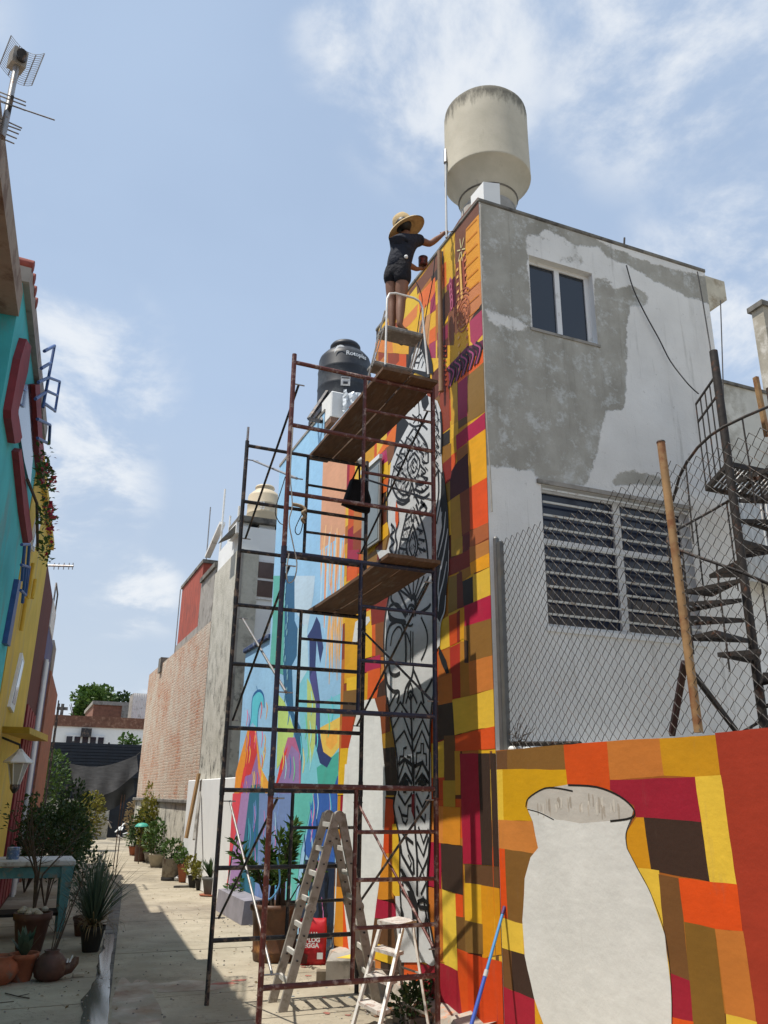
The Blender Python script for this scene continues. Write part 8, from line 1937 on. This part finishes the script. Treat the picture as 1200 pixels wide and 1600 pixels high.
for p in (tA, tB):
    q = MB(); q.tube([p + Vector((.025, -.03, -.02)), p + Vector((.025, .03, -.02))], .055, 18); q.build('top_hinge', m_alu, lad)

stp = thing('paint_spattered_stepladder', 'paint spattered aluminium stepladder at the foot of the mural', 'stepladder', (3.252, 7.596, 0.0))
pTL, pTR, pRL, pRR = Vector((3.366, 7.95, 0.786)), Vector((3.437, 7.62, 0.799)), Vector((3.543, 8.05, 0.745)), Vector((3.595, 7.74, 0.771))
zt = (pTL.z + pTR.z) / 2
for p in (pTL, pTR, pRL, pRR): p.z = zt
gL, gR, hL, hR = Vector((3.033, 7.788, -0.0)), Vector((3.053, 7.289, 0.0)), Vector((3.486, 7.623, -0.0)), Vector((3.512, 7.202, -0.0))
for a_, b_, w in ((gL, pTL, .05), (gR, pTR, .05)):
    q = MB(); q.bar(a_, b_, .05, .024, up=(.6, -.6, 0)); q.build('front_leg', m_alu_bright, stp)
for a_, b_ in ((hL, pRL), (hR, pRR)):
    q = MB(); q.bar(a_, b_, .03, .02, up=(.6, -.6, 0)); q.build('rear_leg', m_alu, stp)
for t_ in (.24, .50, .76):
    a_, b_ = gL.lerp(pTL, t_), gR.lerp(pTR, t_); d = Vector((.11, .09, 0))
    q = MB(); q.add([a_ - d * .2, b_ - d * .2, b_ + d, a_ + d] + [v - Vector((0, 0, .03)) for v in (a_ - d * .2, b_ - d * .2, b_ + d, a_ + d)], [(0, 1, 2, 3), (7, 6, 5, 4), (0, 4, 5, 1), (1, 5, 6, 2), (2, 6, 7, 3), (3, 7, 4, 0)])
    q.build('step', mat('spattered_step', (.52, .49, .45), .7, .2, 14, .2, 60, dirt=((.3, .18, .14), .3, 18)) if t_ < .3 else bpy.data.materials['spattered_step'], stp)
q = MB(); u_ = Vector((0, 0, .035)); d = Vector((.03, .02, 0))
q.add([pTL - d * 2, pTR - d * 2, pRR + d * 2, pRL + d * 2] + [v + u_ for v in (pTL - d * 2, pTR - d * 2, pRR + d * 2, pRL + d * 2)], [(3, 2, 1, 0), (4, 5, 6, 7), (0, 1, 5, 4), (1, 2, 6, 5), (2, 3, 7, 6), (3, 0, 4, 7)])
q.build('top_cap', bpy.data.materials['spattered_step'], stp)
for t_ in (.2, .55):
    q = MB(); q.bar(hL.lerp(pRL, t_), hR.lerp(pRR, t_), .02, .012); q.build('rear_rung', m_alu, stp)
for a_, b_ in ((gL.lerp(pTL, .55), hL.lerp(pRL, .5)), (gR.lerp(pTR, .55), hR.lerp(pRR, .5))):
    q = MB(); q.bar(a_, b_, .015, .008); q.build('spreader', m_alu, stp)

rbg = thing('mortar_bag', 'red mortar bag with white lettering beside the blue mural', 'bag', (3.615, 10.673, 0.0))
g = Vector((3.595, 10.637, 0.0)); vd = Vector((-g.x, -g.y, 0)).normalized(); sd = Vector((-vd.y, vd.x, 0)); hb = .50; wb = .175
def bp(x, z, y): return g + sd * x + vd * y + Vector((0, 0, z))
q = MB(); NZ, NA = 12, 24; vs = []
for j in range(NZ + 1):
    v = j / NZ; th = .075 * (1 - .85 * max(0, v - .72) / .28) * (1 + .15 * math.sin(v * 9)); w = wb * (1 - .03 * math.sin(v * 7)) * (1 - .06 * v)
    for k in range(NA):
        a = 2 * math.pi * k / NA; ca, sa = math.cos(a), math.sin(a)
        vs.append(bp(w * math.copysign(abs(ca) ** .45, ca), hb * v + .012 * math.sin(k * 1.3 + j) * (v > .9), th * math.copysign(abs(sa) ** .7, sa) + .006 * math.sin(j * 2.1 + k)))
q.add(vs, [(j*NA+k, j*NA+(k+1) % NA, (j+1)*NA+(k+1) % NA, (j+1)*NA+k) for j in range(NZ) for k in range(NA)] + [tuple(reversed(range(NA))), tuple(range(NZ*NA, NZ*NA+NA))], None, True)
q.build('sack', mat('red_plastic_sack', (.42, .012, .018), .4, .15, 6, .3, 14, bdist=.015), rbg)
xr = -sd if (-sd).x > 0 else sd
for k, (tx, zz) in enumerate((('DE UA', .335), ('A BLOG', .275), ('PEGGA', .215))):
    Mx = Matrix((( xr.x, 0, vd.x, 0), (xr.y, 0, vd.y, 0), (0, 1, 0, 0), (0, 0, 0, 1)))
    c = g + vd * .098 + xr * (-.03) + Vector((0, 0, zz)); Mx.translation = c
    text_mesh('lettering', tx, .068, Mx, m_print, rbg, .001, .003)
q = MB(); c = g + vd * .097
q.poly([c + xr * .06 + Vector((0, 0, .07)), c + xr * .13 + Vector((0, 0, .07)), c + xr * .13 + Vector((0, 0, .14)), c + xr * .06 + Vector((0, 0, .14))]); q.build('white_label', m_print, rbg)
q = MB(); q.poly([c + xr * x + Vector((0, 0, z)) for x, z in ((-.16, .02), (-.06, .02), (-.05, .11), (-.12, .15), (-.165, .14))]); q.build('dark_panel', m_maroon, rbg)

m_yelpaint = mat('yellow_splashed_concrete', (.62, .42, .05), .8, .15, 6, .5, 40, dirt=((.36, .32, .27), .4, 4))
yb_ = thing('kerb_block', 'rough concrete block splashed with yellow paint by the white silhouette', 'block', (3.65, 9.717, 0.0))
c = Vector((3.647, 9.647, 0.0))
q = MB(); q.prism([(c.x - .26, c.y - .12, 0), (c.x + .30, c.y - .30, 0), (c.x + .52, c.y + .10, 0), (c.x - .02, c.y + .36, 0)], (0, 0, .22)); q.build('block', m_conc, yb_)
q = MB(); q.poly([(c.x - .10, c.y + .02, .2225), (c.x + .26, c.y - .22, .2225), (c.x + .44, c.y + .06, .2225), (c.x + .18, c.y + .20, .2225)]); q.build('paint_splash', m_yelpaint, yb_)
t = thing('wood_offcut', 'short squared wood offcut in front of the yellow splashed block', 'wood', (3.48, 9.705, 0.0)); c = Vector((3.487, 9.703, 0.0))
q = MB(); q.box((-.14, -.06, 0), (.14, .06, .10), at=tuple(c), rz=-.35, bevel=.006); q.build('offcut', mat('grey_old_wood', (.15, .12, .085), .85, .25, 9, .4, 60), t)
# rough mortar footing along the mural
q = MB(); r2 = random.Random(17); pts = []
y = 6.75
while y < 10.6: pts.append((y, .16 + .16 * r2.random(), .07 + .12 * r2.random())); y += .22
for (y, w, h), (y2, w2, h2) in zip(pts[:-1], pts[1:]):
    q.add([(WX - w, y, 0), (WX - w2, y2, 0), (WX - w2 * .7, y2, h2), (WX - w * .7, y, h), (WX - .004, y, h + .03), (WX - .004, y2, h2 + .03)], [(0, 1, 2, 3), (3, 2, 5, 4)])
m_foot = mat('spattered_mortar', (.36, .32, .27), .95, .25, 8, .8, 40, dirt=((.55, .22, .10), .18, 7))
tag(q.build('mortar_footing', m_foot), 'rough spattered mortar footing along the base of the mural', 'footing')
for k, (lab, g) in enumerate((('weedy dark plant growing at the foot of the stepladder', (3.516, 7.635, 0.0)), ('small weed at the base of the mural under the red post', (3.783, 7.999, 0.0)))):
    t = thing('weed_clump', lab, 'weed', g, 'weeds at the mural foot'); bush(t, (g[0], g[1], .16), (.16, .16, .13), 150, .07, m_leaf_dark, rp, 5, (g[0], g[1], 0))
t = thing('broken_brick_pile', 'heap of broken bricks and mortar under the stepladder', 'rubble', (3.607, 7.695, 0.0)); c = Vector((3.648, 7.922, 0.0))
for k in range(11):
    q = MB(); q.box((-.09, -.05, 0), (.09, .05, .06), at=(c.x + r2.uniform(-.25, .3), c.y + r2.uniform(-.3, .3), r2.choice([0, .0, .055])), rz=r2.uniform(0, 3), bevel=.01); q.build('brick', r2.choice([m_conc, m_foot, m_conc_dark]), t)
# blue extension pole leaning on the low wall
pole = thing('extension_pole', 'blue paint roller pole leaning on the low mural wall', 'pole', (3.61, 6.849, 0.0))
tp = Vector((3.898, 6.58, 1.053)); d = (Vector((3.444, 6.35, 0.299)) - tp).normalized(); L_ = tp.z / -d.z
q = MB(); q.tube([tp + d * .02, tp + d * L_ * .42], .0125, 10); q.build('upper_tube', mat('sky_blue_tube', (.07, .25, .52), .4, .1, 8, 0), pole)
q = MB(); q.tube([tp + d * L_ * .42, tp + d * L_], .0155, 10); q.build('lower_tube', mat('cobalt_tube', (.04, .09, .40), .4, .1, 8, 0), pole)
q = MB(); q.tube([tp + d * L_ * .40, tp + d * L_ * .44], .0175, 10); q.build('collar', m_whiteplastic, pole)
q = MB(); q.tube([tp - d * .015, tp + d * .05], .015, 10); q.build('tip', mat('violet_tip', (.07, .03, .12), .5, .2, 9, 0), pole)

# ---------------------------------------------------------------- litter on the lane
rl = random.Random(55)
q = MB()
for _ in range(420):
    x, y = rl.uniform(-.4, 3.85), rl.uniform(6.0, 16) ; r_ = rl.uniform(.004, .014)
    q.lathe([(r_, 0), (r_ * .9, r_ * .7), (r_ * .2, r_)], 5, at=(x, y, .001), smooth=False)
tag(q.build('pebble_litter', m_conc), 'scattered grit and pebbles on the lane', 'grit', kind='stuff')
q = MB()
for _ in range(150):
    x, y = (rl.uniform(-.5, 1.3), rl.uniform(7, 13)) if rl.random() < .6 else (rl.uniform(2.6, 3.8), rl.uniform(9, 20))
    leaf(q, Vector((x, y, .008 + .01 * rl.random())), Vector((rl.uniform(-1, 1), rl.uniform(-1, 1), .1)).normalized(), rl.uniform(.02, .05), rl, 1.0)
tag(q.build('leaf_litter', m_leaf_dry), 'dry leaves scattered on the lane', 'litter', kind='stuff')
q = MB(); cols = ['#8a2a20', '#c8c8c0', '#b04a20', '#6a8aa0', '#a08030', '#7a6a58']
for _ in range(90):
    x, y = rl.gauss(3.2, .4), rl.uniform(6.6, 11.5)
    if x > 3.75 or x < 1.9: continue
    s_ = .005 + .03 * rl.random() ** 3
    q.poly(blob(x, y, s_, s_ * rl.uniform(.6, 1.5), .0042 + .0004 * (_ % 4), 10, _, .3), tuple(c * .5 + .08 for c in hx(rl.choice(cols))))
o = q.build('paint_spatter', paint_mat('dried_paint_drips', .6, .2), attr=True); tag(o, 'dried paint drips on the ground under the scaffold', 'paint drips', kind='stuff')
b = MB(); b.poly(blob(2.35, 9.9, .16, .05, .0046, 24, 5, .35)); b.poly(blob(2.55, 10.0, .10, .035, .0052, 24, 6, .35))
tag(b.build('red_paint_stain', mat('faded_red_stain', (.36, .13, .10), .9, .3, 9, .3, 40)), 'faded red paint stain on the ground beside the large brown pot', 'stain')
shrub('tangled olive shrub between the lantern and the coral chairs', (0.466, 19.704, 0.0), 0, (.7, .6, .55), 1100, .12, m_leaf, .35)
shrub('leggy dark shrub rising behind the table beside the thin posts', (1.161, 18.908, 0.0), 0, (.40, .40, .9), 1000, .09, m_leaf_dark, .35)
t = thing('leaning_glass_pane', 'grey glass pane leaning beside the grassy yucca', 'pane', (1.199, 14.156, 0.0)); a_ = Vector((1.119, 13.746, 0.0))
q = MB(); q.prism([a_, a_ + Vector((.10, .5, 0)), a_ + Vector((.28, .62, 1.05)), a_ + Vector((.18, .12, 1.05))], (.008, -.002, 0)); q.build('pane', mat('dusty_glass', (.30, .34, .34), .25, .2, 4, .05, 20, dirt=((.42, .42, .40), .4, 4)), t)
